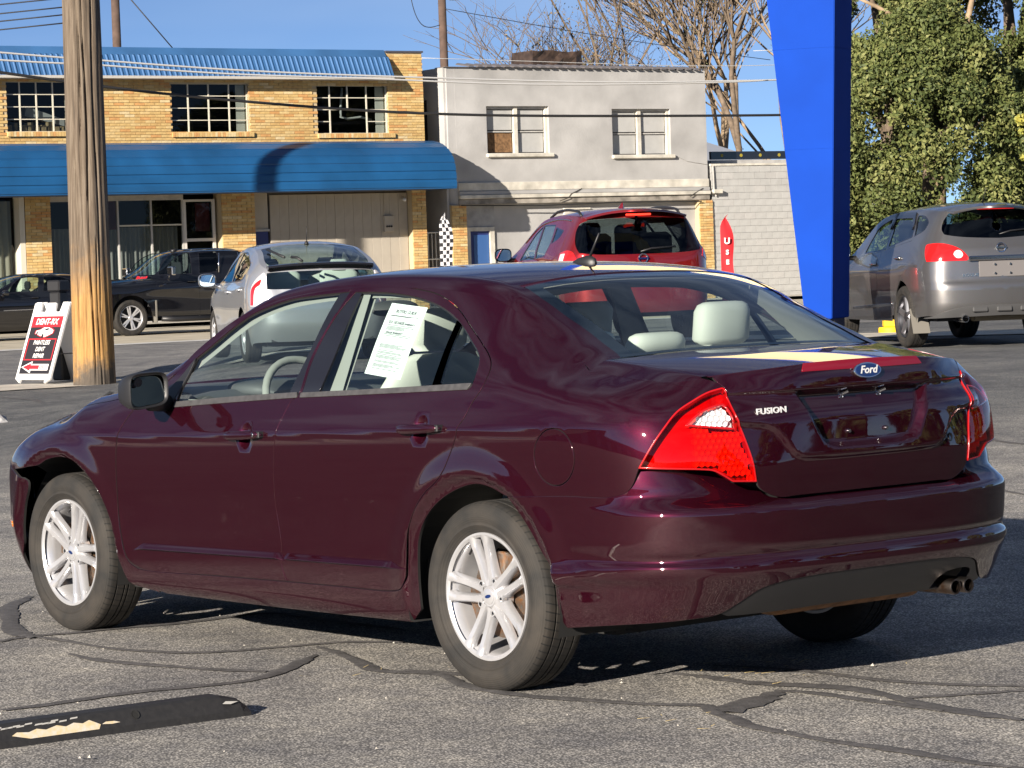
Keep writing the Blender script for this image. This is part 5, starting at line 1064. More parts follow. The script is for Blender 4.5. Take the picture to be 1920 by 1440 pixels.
    # ---- chrome lettering
    p1, n1 = fp(5.452, .9425, .004); p2, _ = fp(5.582, .9465, .004)
    text_obj('name_lettering', 'FUSION', .027, pmat('silver_lettering', (.78, .78, .79), rough=.3, metal=.25), car, frame_m((p1 + p2) / 2, p2 - p1, (0, 0, 1)), bold=.0006, extr=.002, xs=1.25)
    # ---- number plate fixings and lock
    for k, (dy, z) in enumerate(((.089, .981), (-.089, .981), (.089, .861), (-.089, .861))):
        s = s_y(abs(dy), z); q, nn = fp(s, z, 0); q.y = dy; nn = Vector((nn.x, 0, nn.z)).normalized()
        M_ = frame_m(q, (0, -1, 0), (0, 0, 1)); w = MB()
        w.lathe([(0, .010), (.006, .010), (.0075, .004), (.0075, -.004)], 12, lambda x, y, zz: tuple(M_ @ Vector((x, y, zz))))
        if k < 2: w.tube([M_ @ Vector((.003, .002, .006)), M_ @ Vector((.016, .010, .022))], .0055, 8); w.tube([M_ @ Vector((-.013, -.010, .003)), M_ @ Vector((.008, -.011, .003)), M_ @ Vector((.008, .004, .003))], .003, 6)
        w.build('plate_bolt', M_CHROME, car, auto=40)
    q, nn = fp(2 * sF - 6.353, .809, .0); q.y = -q.y; nn.y = -nn.y; t_ = nn.cross(Vector((0, 0, 1))); M_ = frame_m(q, t_ * -1, (0, 0, 1))
    MB().lathe([(.006, .001), (.008, .0025), (.0115, .0025), (.013, -.002)], 24, lambda x, y, z: tuple(M_ @ Vector((x, y * 1.25, z)))).build('trunk_lock', M_TRIM, car, auto=40)
    # ---- exhaust
    M_EXH = pmat('exhaust_steel', (.26, .24, .23), rough=.35, metal=1, noise=(30, .4, (.12, .06, .03))); M_RUST = pmat('rusty_silencer', (.20, .10, .045), rough=.8, noise=(25, .5))
    for y in (-.40, -.465):
        w = MB(); w.lathe([(.021, 0), (.026, .0), (.027, .004), (.027, .25), (.022, .25), (.021, .01)], 24, lambda x, yy, z: (-.985 + z, y + x, .298 + yy)); w.build('exhaust_tip', M_EXH, car, auto=40)
    w = MB(); w.lathe([(.0, -.34), (.06, -.34), (.09, -.32), (.09, .32), (.06, .34), (0, .34)], 20, lambda x, yy, z: (-.66 + x * 1.1, z - .15, .285 + yy * .55)); w.build('silencer', M_RUST, car, auto=40)
    # ---- aerial
    w = MB(); v = []; n = 16
    for x, ry, h_ in ((.495, .006, .006), (.48, .018, .016), (.45, .024, .026), (.42, .025, .031), (.395, .022, .030), (.375, .012, .022), (.368, .004, .01)):
        for i in range(n):
            a = math.pi * i / (n - 1); v.append((x, ry * math.cos(a), 1.437 + h_ * math.sin(a)))
    f = [(k * n + i, k * n + i + 1, k * n + n + i + 1, k * n + n + i) for k in range(6) for i in range(n - 1)]
    ab = mk('aerial_base', v, f, M_BLACK, car, smooth=True)
    MB().tube([(.40, 0, 1.462), (.345, 0, 1.548)], [.005, .0035], 8).build('aerial_mast', M_BLACK, ab, smooth=True)
    # ---- front bumper, lamps, marker
    sx = lambda x: float(FB.sx(x))
    skin('front_bumper', FB, [(.002, .70, 1), (.40, .69), (.85, .67), (sx(3.31), .688, 1), (sx(3.165), .648, 1), (1.275, .60), (1.215, .50), (1.16, .38), (1.10, .25), (1.06, .20, 1), (.6, .19), (.002, .19, 1)], M_PAINT, car, h=.03, gap=.001, mirror=True)
    M_HEAD = pmat('headlamp_glass', (.30, .31, .33), rough=.06, coat=1)
    skin('headlamp', FB, [(.36, .705, 1), (.85, .682), (sx(3.32), .70, 1), (sx(3.32), .757, 1), (.75, .772), (.36, .735, 1)], M_HEAD, car, h=.03, gap=.001, mirror=True)
    skin('side_marker', FB, [(.93, .405, 1), (1.06, .405, 1), (1.06, .425, 1), (.93, .425, 1)], pmat('amber_lens', (.75, .20, .02), rough=.15, coat=1), car, h=.03, gap=0, off=.003, flange=.005, mirror=True)
    # ---- cabin
    M_SEAT = pmat('light_grey_upholstery', (.60, .585, .54), rough=.8, bump=(300, .1)); M_LIN = pmat('grey_headlining', (.27, .265, .25), rough=.9); M_DASH = pmat('dark_grey_dashboard', (.10, .10, .105), rough=.6)
    sheet('headlining', lambda t, w: f_top(FROOF, t, w) - np.array([0, 0, .03]), np.linspace(3.75, 6.3, 20), np.linspace(-.9, .9, 12), M_LIN, car, flip=False)
    def cushion(name, secs, mat, par=None):
        # secs: list of (centre, half width y, half thickness vector, exponent)
        n = 40; v = []; f = []
        for c, ry, th in secs:
            c = Vector(c); th = Vector(th)
            for i in range(n):
                a = 2 * math.pi * i / n; ca, sa = math.cos(a), math.sin(a); k = 2 / 2.7
                v.append(c + Vector((0, math.copysign(abs(ca) ** k, ca) * ry, 0)) + th * math.copysign(abs(sa) ** k, sa))
        for r in range(len(secs) - 1):
            for i in range(n): f.append((r * n + i, r * n + (i + 1) % n, r * n + n + (i + 1) % n, r * n + n + i))
        f += [tuple(range(n)), tuple(range((len(secs) - 1) * n, len(secs) * n))]
        o = mk(name, v, f, mat, par or car, smooth=True); return o
    for y in (.36, -.36):
        st = empty('front_seat'); st.parent = car
        cushion('seat_cushion', [((1.02, y, .50), .20, (0, 0, .05)), ((1.1, y, .52), .25, (0, 0, .08)), ((1.45, y, .55), .25, (0, 0, .08)), ((1.55, y, .55), .2, (0, 0, .05))], M_SEAT, st)
        cushion('backrest', [((1.03, y, .52), .22, (.06, 0, 0)), ((.98, y, .75), .25, (.07, 0, 0)), ((.90, y, 1.0), .24, (.06, 0, 0)), ((.86, y, 1.10), .19, (.05, 0, 0)), ((.85, y, 1.125), .12, (.03, 0, 0))], M_SEAT, st)
        cushion('headrest', [((.865, y, 1.135), .10, (.03, 0, 0)), ((.86, y, 1.16), .125, (.045, 0, 0)), ((.845, y, 1.26), .125, (.045, 0, 0)), ((.84, y, 1.29), .10, (.03, 0, 0))], M_SEAT, st)
    rb = empty('rear_seat'); rb.parent = car
    cushion('seat_cushion', [((.15, 0, .48), .60, (0, 0, .06)), ((.25, 0, .50), .64, (0, 0, .09)), ((.6, 0, .52), .64, (0, 0, .09)), ((.66, 0, .5), .6, (0, 0, .05))], M_SEAT, rb)
    cushion('backrest', [((.22, 0, .5), .6, (.07, 0, 0)), ((.16, 0, .8), .62, (.08, 0, 0)), ((.08, 0, 1.06), .58, (.06, 0, 0)), ((.06, 0, 1.10), .50, (.03, 0, 0))], M_SEAT, rb)
    for y, z0, z1, hw in ((-.33, 1.125, 1.285, .125), (.33, 1.10, 1.20, .125), (.0, 1.10, 1.185, .13)):
        cushion('headrest', [((.07, y, z0), hw * .6, (.02, 0, 0)), ((.07, y, z0 + .006), hw * .85, (.04, 0, 0)), ((.066, y, z0 + .025), hw, (.055, 0, 0)), ((.055, y, z1 - .035), hw * .98, (.055, 0, 0)), ((.052, y, z1 - .012), hw * .9, (.045, 0, 0)), ((.05, y, z1 - .002), hw * .72, (.03, 0, 0)), ((.05, y, z1), hw * .5, (.015, 0, 0))], M_SEAT, rb)
    w = MB(); w.box(-.46, .0, -.60, .60, 1.07, 1.098, .008); w.build('parcel_shelf', pmat('grey_shelf_cloth', (.30, .30, .29), rough=.95), car)
    # rear pillar linings
    for sg in (1, -1):
        def pil(t, v, sg=sg):
            e, r, s = f_edge(FROOF, t); q = FB.P(s, r[..., 1] - .03 - (.05 + 0.22 * sstep(6.0, 6.6, t)) * v, -.035); return np.stack([q[..., 0], sg * q[..., 1], q[..., 2]], -1)
        sheet('pillar_lining', pil, np.linspace(2.6, 7.3, 30), np.linspace(0, 1, 5), M_LIN, car, flip=sg < 0)
        w = MB(); w.add([(.98, sg * .60, 1.36), (.90, sg * .60, 1.36), (.88, sg * .80, .95), (1.08, sg * .80, .95)], [(0, 1, 2, 3)]); w.add([(.98, sg * .63, 1.36), (.90, sg * .63, 1.36), (.88, sg * .815, .95), (1.08, sg * .815, .95)], [(3, 2, 1, 0)]); w.build('centre_pillar', M_LIN, car)
        w = MB(); w.box(.42, 2.2, min(sg * .76, sg * .79), max(sg * .76, sg * .79), .35, .96, .006); w.build('door_lining', M_LIN, car)
    w = MB(); w.add([(2.35, -.78, 1.0), (2.35, .78, 1.0), (1.95, .76, .985), (1.95, -.76, .985), (1.80, .76, .93), (1.80, -.76, .93), (1.85, .76, .6), (1.85, -.76, .6)], [(0, 1, 2, 3), (3, 2, 4, 5), (5, 4, 6, 7)]); w.build('dashboard', M_DASH, car, auto=30)
    cushion('instrument_hood', [((1.78, .37, .97), .10, (0, 0, .01)), ((1.82, .37, .98), .15, (0, 0, .035)), ((2.0, .37, .985), .17, (0, 0, .04))], M_DASH)
    w = MB(); c0 = Vector((1.70, .37, .93)); ax = Vector((.88, 0, -.42)).normalized(); sx_ = Vector((0, 1, 0)); sy_ = ax.cross(sx_); pts = [c0 + (sx_ * math.cos(a) + sy_ * math.sin(a)) * .185 for a in np.linspace(0, 2 * math.pi, 33)]
    w.tube(pts, .016, 10, caps=False); w.tube([c0 - sx_ * .18, c0 + sx_ * .18], .014, 8); w.tube([c0, c0 + sy_ * (.18 if sy_.z < 0 else -.18)], .014, 8); w.lathe([(0, -.02), (.06, -.02), (.07, 0), (.05, .03), (0, .03)], 20, lambda x, y, z: tuple(c0 + sx_ * x + sy_ * y + ax * z)); w.build('steering_wheel', M_LIN, car, smooth=True)
    cushion('rear_view_mirror', [((1.62, -.0, 1.285), .10, (0, 0, .02)), ((1.60, 0, 1.285), .115, (0, 0, .032)), ((1.585, 0, 1.285), .11, (0, 0, .028))], M_DASH)
    # ---- wiper on the windscreen is hidden; price sheet in the rear side window
    def sheetP(u, v):
        a = np.array([3.5348, 1.320]); b = np.array([3.756, 1.3009]); c = np.array([3.7852, 1.0529]); d = np.array([3.5532, 1.0728])
        q = (1 - u)[..., None] * ((1 - v)[..., None] * a + v[..., None] * d) + u[..., None] * ((1 - v)[..., None] * b + v[..., None] * c)
        return FB.P(q[..., 0], q[..., 1], -.012)
    pa = sheet('window_notice', sheetP, np.linspace(0, 1, 5), np.linspace(0, 1, 8), pmat('white_paper', (.82, .84, .84), rough=.7), car)
    ink = pmat('grey_ink', (.12, .12, .13), rough=.8); lines = MB(); rng = random.Random(4)
    def ln(v0, u0, u1, hh=.006):
        U = np.array([[u0, u1], [u0, u1]]); V = np.array([[v0, v0], [v0 + hh, v0 + hh]]); q = sheetP(U, V); q[..., 1] += .0012
        lines.add([q[0, 0], q[0, 1], q[1, 1], q[1, 0]], [(0, 1, 2, 3)])
    for k, v0 in enumerate((.155, .165, .235, .29, .31, .325, .34, .355, .42, .44, .56, .575, .59, .605, .645, .665, .68, .70, .72, .735, .75, .79, .805, .84, .855, .87, .9)):
        ln(v0, .12 + .02 * rng.random(), .55 + .33 * rng.random() if k % 4 else .88, .008)
    lines.build('fine_print', ink, pa)
    for tx, v0, sz, u0 in (('BUYERS GUIDE', .10, .019, .5), ('AS IS - NO DEALER WARRANTY', .262, .0115, .5), ('DEALER WARRANTY', .40, .0115, .40)):
        q = sheetP(np.array([u0 - .1, u0 + .1, u0]), np.array([v0, v0, v0 + .03])); o_ = Vector(q[0] + q[1]) / 2 + Vector((0, .0016, 0))
        text_obj('heading', tx, sz, ink, pa, frame_m(o_, Vector(q[1] - q[0]), Vector(q[0] + q[1]) / 2 - Vector(q[2])), bold=.0003, extr=.0)
SEDAN = build_fusion()
sedan_details(SEDAN)
# ------------------------------------------------------------------ the other vehicles
M_GLASS_D = glass('dark_tinted_glass', (.20, .23, .24)); M_GLASS_N = glass('plain_car_glass', (.66, .78, .76)); M_CAB = pmat('dark_cabin', (.03, .03, .033), rough=.9)
M_LINE = pmat('panel_gap_black', (.004, .004, .004), rough=1)
def arch_pts(B, cx, Ra, z0, zc, n=11):
    o = []
    a0 = math.asin(max(-1, min(1, (z0 - zc) / Ra)))
    for k in range(n):
        a = a0 + (math.pi - 2 * a0) * k / (n - 1); o.append((cx + Ra * math.cos(a), zc + Ra * math.sin(a)))
    return o                                     # from front to rear
def simple_wheel(parent, loc, flip, r, width, mats, nsp, rim=.68, two=False):
    g = wheel('wheel', parent, loc, flip, {'tyre': M_TYRE}, rim_r=r * rim, tyre_r=r, width=width)
    fr = lambda x, y, z: (x, z, y); rr = r * rim; w = width / 2
    MB().lathe([(rr - .018, w * .72), (rr - .006, w * .84), (rr, w * .82), (rr - .012, w * .6), (rr - .03, -w * .5)], 48, fr).build('rim', mats[0], g, auto=40)
    MB().lathe([(0, -.0), (rr - .02, -.0)], 32, fr).build('wheel_back', M_CAB, g)
    for k in range(nsp):
        a = 2 * math.pi * k / nsp + .3; c, s = math.cos(a), math.sin(a); m = MB()
        for da in ((-.12, .12) if two else (0,)):
            c2, s2 = math.cos(a + da), math.sin(a + da); h0 = .02 if two else .032; v = []
            for rr_, hw, y in ((.04, h0 * 1.1, w * .62), (rr - .012, h0 * .9, w * .74)):
                for o_, yy in ((-hw, y - .03), (-hw * .7, y), (hw * .7, y), (hw, y - .03)): v.append((rr_ * c2 - s2 * o_, yy, rr_ * s2 + c2 * o_))
            m.add(v, [(0, 1, 5, 4), (1, 2, 6, 5), (2, 3, 7, 6)])
        m.build('spoke', mats[1] if len(mats) > 1 else mats[0], g)
    MB().lathe([(0, w * .7), (.05, w * .68), (.065, w * .55)], 24, fr).build('hub', mats[0], g, auto=40)
    return g
def xz(B, pts): return [(float(solve_s(B, np.array(q[0]), np.array(q[1]))), q[1]) + tuple(q[2:]) for q in pts]
def build_car(name, label, paintm, doors=(), wins=(), lamps=(), rear_glass=None, zb=.24, arch=(.40, .40), wheelm=(), nsp=5, two=False, ty=.2, wy=.775, cabin=(-.4, 2.2, .9), rests=(), glassm=None, pickup=False, cat='car', group=None, h=.05, top_glass=None, hood_z=None, gap=.006, lab=None):
    C = CARS[name]; B = C['B']; x, y, z, hd = POSES[name]; root = empty(lab or 'parked_car', (x, y, z), hd, label, cat, group)
    sm = B.smax; glassm = glassm or M_GLASS_N
    th = np.linspace(C['ht'][0], C['ht'][1], 8); _, rh, sh = edge_of(B, C['hood'], th); tr = np.linspace(*C['rt'], 22); _, rr, sr = edge_of(B, C['roof'], tr)
    out = [(.0005, float(rh[0, 1]) - .01, 1), (float(sh[0]) * .5, float(rh[0, 1]) - .004)] + [(float(s), float(q[1])) for s, q in zip(sh, rh)]
    out[-1] = out[-1] + (1,)
    rt = [(float(s), float(q[1])) for s, q in zip(sr, rr)]; out += [rt[0] + (1,)] + rt[1:-1] + [rt[-1] + (1,)]
    if pickup: out += [(p_[0], p_[1]) + ((1,) if len(p_) > 2 else ()) for p_ in pickup(B)] + [(sm, 1.40, 1)]
    else:
        ez, cz = rr[-1, 1], rr[-1, 3]; ye = float(B.P(np.array(rt[-1][0]), np.array(rt[-1][1]))[1])
        for k in (.75, .5, .25):
            zz = cz + (ez - cz) * k ** 2.4; s = B.sy(ye * k)
            for _ in range(20): s = s + np.clip(B.P(s, np.array(zz))[..., 1] - ye * k, -.05, .05)
            out.append((float(s), float(zz)))
        out.append((sm, float(cz), 1))
    out += [(sm, zb + .06, 1), (float(B.sx(-.45)), zb + .04)]
    for cx, Ra in ((0., arch[0]), (C['wb'], arch[1])):
        a = list(reversed(arch_pts(B, cx, Ra, zb, C['tyre']))); a = [(float(B.sx(q[0])), q[1]) for q in a]; out += [a[0] + (1,)] + a[1:-1] + [a[-1] + (1,)]
    out += [(float(B.sx(C['wb'] + .55)), zb), (.0005, zb, 1)]
    holes = [w for _, w, _ in wins] + [d for d in doors] + [l for l, *_ in lamps]
    rg = None
    if rear_glass:
        rg = rear_glass; holes.append(rg)
    # windows that lie inside no door stay holes of the side; door panels are filled separately
    skin('body_side', B, out, paintm, root, holes, h=h, gap=0, flange=0, mirror=True)
    for d in doors: skin('door', B, d, paintm, root, h=h, gap=gap, flange=.015, mirror=True)
    for nm, w, gm in wins: skin('side_window', B, w, gm, root, h=.12, gap=0, off=-.006, flange=0, mirror=True)
    for nm, w, gm in wins:
        o_ = smooth_poly(w, .03); skin('window_frame', B, o_, M_TRIM, root, [inset_poly(o_, .022)], h=.06, gap=-.003, off=.001, flange=.01, raw=True, mirror=True)
    if rg: skin('rear_window', B, rg, M_GLASS_D if name in ('red', 'grey') else glassm, root, h=.08, gap=0, off=-.004, flange=0, mirror=True)
    for l in lamps: 
        skin('tail_lamp', B, l[0], l[1], root, h=.03, gap=.003, off=.006, flange=.02, mirror=True)
        for sub in l[2:]: skin('lamp_insert', B, sub[0], sub[1], root, h=.03, gap=0, off=.009, flange=.004, mirror=True)
    tw = C['rt']; ws = tw[0] + (3.0 - tw[0]) * .80
    if top_glass is None: sheet('roof', lambda t, w: top_of(B, C['roof'], t, w), np.linspace(ws, tw[1], 24), np.linspace(-1, 1, 25), paintm, root, flip=True)
    else:
        sheet('roof', lambda t, w: top_of(B, C['roof'], t, w), np.linspace(ws, top_glass[0], 20), np.linspace(-1, 1, 25), paintm, root, flip=True)
        sheet('rear_window', lambda t, w: top_of(B, C['roof'], t, w) - np.array([0, 0, .004]), np.linspace(top_glass[0], top_glass[1], 14), np.linspace(-.92, .92, 21), glassm, root, flip=True)
        for sg in (1, -1): sheet('roof_pillar', lambda t, w: top_of(B, C['roof'], t, w), np.linspace(top_glass[0], top_glass[1], 14), np.linspace(.905 * sg, 1.0 * sg, 4), paintm, root, flip=sg > 0)
        sheet('deck', lambda t, w: top_of(B, C['roof'], t, w), np.linspace(top_glass[1], tw[1], 6), np.linspace(-1, 1, 25), paintm, root, flip=True)
    sheet('windscreen', lambda t, w: top_of(B, C['roof'], t, w) - np.array([0, 0, .004]), np.linspace(tw[0] + .03, ws - .02, 12), np.linspace(-.95, .95, 17), M_GLASS_N, root, flip=True)
    for sg in (1, -1): sheet('front_pillar', lambda t, w: top_of(B, C['roof'], t, w), np.linspace(tw[0], ws, 12), np.linspace(.935 * sg, sg, 4), paintm, root, flip=sg > 0)
    sheet('bonnet', lambda t, w: top_of(B, C['hood'], t, w), np.linspace(*C['ht'], 14), np.linspace(-1, 1, 21), paintm, root, flip=True)
    yw = wy
    fl = MB(); fl.box(-.55, C['wb'] + .45, -yw + .12, yw - .12, zb, zb + .06); fl.box(cabin[0], cabin[1], -yw - .03, yw + .03, zb + .02, cabin[2]) if False else None
    fl.box(cabin[0], .45 if not pickup else cabin[1], -yw + .14, yw - .14, zb + .06, cabin[2]); fl.box(.46, cabin[1], -yw - .02, yw + .02, zb + .02, cabin[2] - .04) if not pickup else None
    fl.box(C['wb'] - .42, C['wb'] + .5, -yw + .14, yw - .14, zb + .06, cabin[2] - .15); fl.build('interior_tub', M_CAB, root)
    for k, (sx_, sy_, s0, s1, hw) in enumerate(rests):
        n = 16; v = []; f = []
        for zz, sc in ((s0, .75), (s0 + .04, 1), (s1 - .05, 1), (s1, .75)):
            for i in range(n):
                a = 2 * math.pi * i / n; ca, sa = math.cos(a), math.sin(a); v.append((sx_ + .05 * sc * math.copysign(abs(sa) ** .7, sa), sy_ + hw * sc * math.copysign(abs(ca) ** .7, ca), zz))
        for r in range(3):
            for i in range(n): f.append((r * n + i, r * n + (i + 1) % n, r * n + n + (i + 1) % n, r * n + n + i))
        f += [tuple(range(n - 1, -1, -1)), tuple(range(3 * n, 4 * n))]; mk('seat_back' if s1 - s0 > .4 else 'headrest', v, f, M_SEATB if name != 'silver' else MATS['light_grey_upholstery'], root, smooth=True)
    for cx in (0., C['wb']):
        for sg in (1, -1): simple_wheel(root, (cx, sg * (wy - .0), C['tyre']), sg < 0, C['tyre'], ty, wheelm, nsp, two=two)
    return root
M_SEATB = pmat('black_seat_cloth', (.015, .015, .018), rough=.9)
def bar(root, name, pts, r, mat, n=6): return MB().tube(pts, r, n).build(name, mat, root, smooth=True)
def mirror_pod(root, x, y, z, w, hgt, mat, glassm=None):
    for sg in (1, -1):
        v = []; n = 24; f = []; rs = ((0, 1.0), (.02, 1.05), (.08, .95), (.12, .6))
        for dx, sc in rs:
            for i in range(n):
                a = 2 * math.pi * i / n; c, s = math.cos(a), math.sin(a); v.append((x + dx, sg * (y + w * sc * math.copysign(abs(c) ** .6, c)), z + hgt * sc * math.copysign(abs(s) ** .6, s)))
        for k in range(3):
            for i in range(n): f.append((k * n + i, k * n + (i + 1) % n, k * n + n + (i + 1) % n, k * n + n + i))
        f.append(tuple(range(3 * n, 4 * n))); o = mk('door_mirror', v, f, mat, root, smooth=True)
        mk('mirror_glass', [(x + .004, sg * (y + .9 * w * math.copysign(abs(math.cos(a)) ** .6, math.cos(a))), z + .86 * hgt * math.copysign(abs(math.sin(a)) ** .6, math.sin(a))) for a in np.linspace(0, 2 * math.pi, 24, endpoint=False)], [tuple(range(24))], MATS['mirror_glass'], o)
        MB().tube([(x + .08, sg * (y - w * .6), z - hgt * .8), (x + .09, sg * (y - w - .12), z - hgt * .9)], .03, 8).build('mirror_arm', mat, o, smooth=True)
def badge_ring(root, P, r, mat):
    P = Vector(P); m = MB(); m.tube([P + Vector((0, r * math.cos(a), r * math.sin(a))) for a in np.linspace(0, 2 * math.pi, 25)], r * .18, 8, caps=False); m.box(P.x - .012, P.x + .012, P.y - r * 1.25, P.y + r * 1.25, P.z - r * .2, P.z + r * .2)
    return m.build('badge', mat, root, smooth=False)
def grey_crossover():
    o = CO['grey']; B = CARS['grey']['B']; sm = B.smax; M_G = paint('grey_metallic_paint', (.185, .18, .18), metal=.75, rough=.36, flake=.15)
    redl = pmat('red_lamp_plastic', (.55, .012, .012), rough=.12, coat=1); wl = pmat('white_lamp_plastic', (.75, .74, .72), rough=.15, coat=1)
    glassL = [(sm, 1.222, 1), (5.624, 1.230), (5.386, 1.246), (5.123, 1.281, 1), (4.99, 1.35), (4.92, 1.44), (4.96, 1.495), (5.10, 1.518), (5.33, 1.535), (5.62, 1.547), (sm, 1.552, 1)]
    r = build_car('grey', 'grey-brown metallic crossover parked behind the blue pylon at the right edge', M_G, doors=[o['door_f'], o['door_r']], wins=[('f', o['win_f'], M_GLASS_N), ('r', o['win_r'], M_GLASS_N), ('q', o['win_q'], M_GLASS_N)], lamps=[(o['lamp'], redl, (o['lamp_white'], wl))], rear_glass=glassL,
        zb=.30, arch=(.415, .415), wheelm=(pmat('dark_alloy', (.10, .10, .11), rough=.3, metal=.8), pmat('machined_alloy', (.32, .32, .34), rough=.3, metal=.8)), nsp=5, ty=.225, wy=.775, cabin=(-.7, 2.3, .95), rests=((-.1, .38, .9, 1.40, .24), (-.1, -.38, .9, 1.40, .24), (.95, .38, .9, 1.45, .22), (.95, -.38, .9, 1.45, .22)), lab='crossover')
    # lower black guard, exhaust, plate recess, chrome
    M_GRD = pmat('grey_plastic_guard', (.06, .06, .062), rough=.6)
    skin('bumper_guard', B, [(4.80, .345, 1), (4.95, .36), (5.25, .44), (5.45, .468), (sm, .475, 1), (sm, .36, 1), (5.3, .35), (4.85, .34, 1)], M_GRD, r, h=.04, gap=0, off=.006, flange=.02, mirror=True)
    for y in (.28, -.28, .0):
        p_ = B.P(np.array([B.sy(abs(y))]), np.array([.42]))[0]; m = MB(); m.box(p_[0] - .03, p_[0] + .02, y - .09, y + .09, .40, .46, .012); m.build('guard_fin', M_GRD, r)
    MB().lathe([(.035, 0), (.042, 0), (.044, .02), (.044, .3)], 20, lambda a, b, c: (-.93 + c, .45 + a, .33 + b)).build('exhaust_pipe', M_CHROME, r, auto=40)
    m = MB(); m.lathe([(0, -.4), (.08, -.4), (.1, -.36), (.1, .36), (0, .4)], 16, lambda a, b, c: (-.62 + a, c - .1, .36 + b * .7)); m.build('silencer', pmat('tan_underbody', (.22, .18, .12), rough=.7), r, auto=40)
    p_ = B.P(np.array([sm]), np.array([1.0]))[0]; m = MB(); m.box(p_[0] - .045, p_[0] + .03, -.40, .40, .975, 1.03, .015); m.build('chrome_handle_bar', M_CHROME, r, smooth=False)
    m = MB(); m.box(p_[0] - .012, p_[0] + .03, -.27, .27, .79, .972, .004); m.build('plate_mount', pmat('grey_plate_mount', (.16, .15, .15), rough=.5), r)
    for yy in (.09, -.09):
        for zz in (.93, .83): MB().lathe([(0, .02), (.012, .02), (.014, 0)], 10, lambda a, b, c: (p_[0] - .012 - c, yy + a, zz + b)).build('plate_bolt', M_CHROME, r)
    badge_ring(r, (float(B.P(np.array([sm]), np.array([1.12]))[0][0]) - .012, 0, 1.115), .05, M_CHROME)
    q1 = Vector(B.P(np.array([5.362]), np.array([.812]))[0]); q2 = Vector(B.P(np.array([5.537]), np.array([.818]))[0]); text_obj('name_lettering', 'ROGUE', .045, M_CHROME, r, frame_m((q1 + q2) / 2 + Vector((-.006, .001, 0)), q2 - q1, (0, 0, 1)), bold=.001, extr=.003, xs=1.2)
    skin('side_moulding', B, o['mould'], M_CHROME, r, h=.04, gap=0, off=.012, flange=.014, mirror=True)
    for s_, z_ in o['hand']:
        q = Vector(B.P(np.array([s_]), np.array([z_]))[0])
        for sg in (1, -1): bar(r, 'door_handle', [(q.x + .09, sg * (q.y + .005), q.z - .006), (q.x + .05, sg * (q.y + .03), q.z), (q.x - .05, sg * (q.y + .03), q.z + .004), (q.x - .09, sg * (q.y + .005), q.z + .004)], .014, M_CHROME, 8)
    for key in ('win_f', 'win_r'):     # rain visors over the door windows
        w = smooth_poly(o[key], .03); top = w[:, 1].max(); sel = [q for q in w if q[1] > top - .16 and True]
        sel = sorted(sel, key=lambda q: q[0]); k = [tuple(q) for q in sel if q[1] > 1.40]
        vs_ = [(q[0], q[1] + .008) for q in k] + [(q[0], q[1] - .055) for q in reversed(k)]
        if len(k) > 3: skin('rain_visor', B, np.array(vs_), M_TRIM, r, h=.03, gap=0, off=.016, flange=.016, raw=True, mirror=True)
    mirror_pod(r, 1.93, .99, 1.12, .10, .09, M_BLACK)
    for sg in (1, -1):
        m = MB(); m.add([(-.30, sg * .70, .45), (-.30, sg * .90, .45), (-.42, sg * .90, .17), (-.42, sg * .70, .17), (-.31, sg * .70, .45), (-.31, sg * .90, .45), (-.43, sg * .90, .17), (-.43, sg * .70, .17)], [(0, 1, 2, 3), (7, 6, 5, 4), (0, 4, 5, 1), (1, 5, 6, 2), (2, 6, 7, 3), (3, 7, 4, 0)]); m.build('mud_flap', pmat('dusty_rubber', (.16, .15, .13), rough=.9), r)
    sp = lambda u, v: top_of(B, CARS['grey']['roof'], np.full(u.shape, 6.6) + u * .4, v) + np.stack([-.14 * u ** 1.2, 0 * u, .012 + -.02 * u], -1)
    sheet('roof_spoiler', sp, np.linspace(0, 1, 6), np.linspace(-.97, .97, 21), M_G, r, flip=True, edge=.03)
    m = MB(); m.box(-.745, -.725, -.22, .22, 1.548, 1.566, .004); m.build('high_brake_light', redl, r)
    bar(r, 'aerial', [(-.32, .0, 1.63), (-.45, 0, 1.80)], [.008, .004], M_BLACK); 
    bar(r, 'rear_wiper', [(-.80, .0, 1.26), (-.79, -.15, 1.30), (-.76, -.42, 1.32)], .009, M_BLACK)
    return r
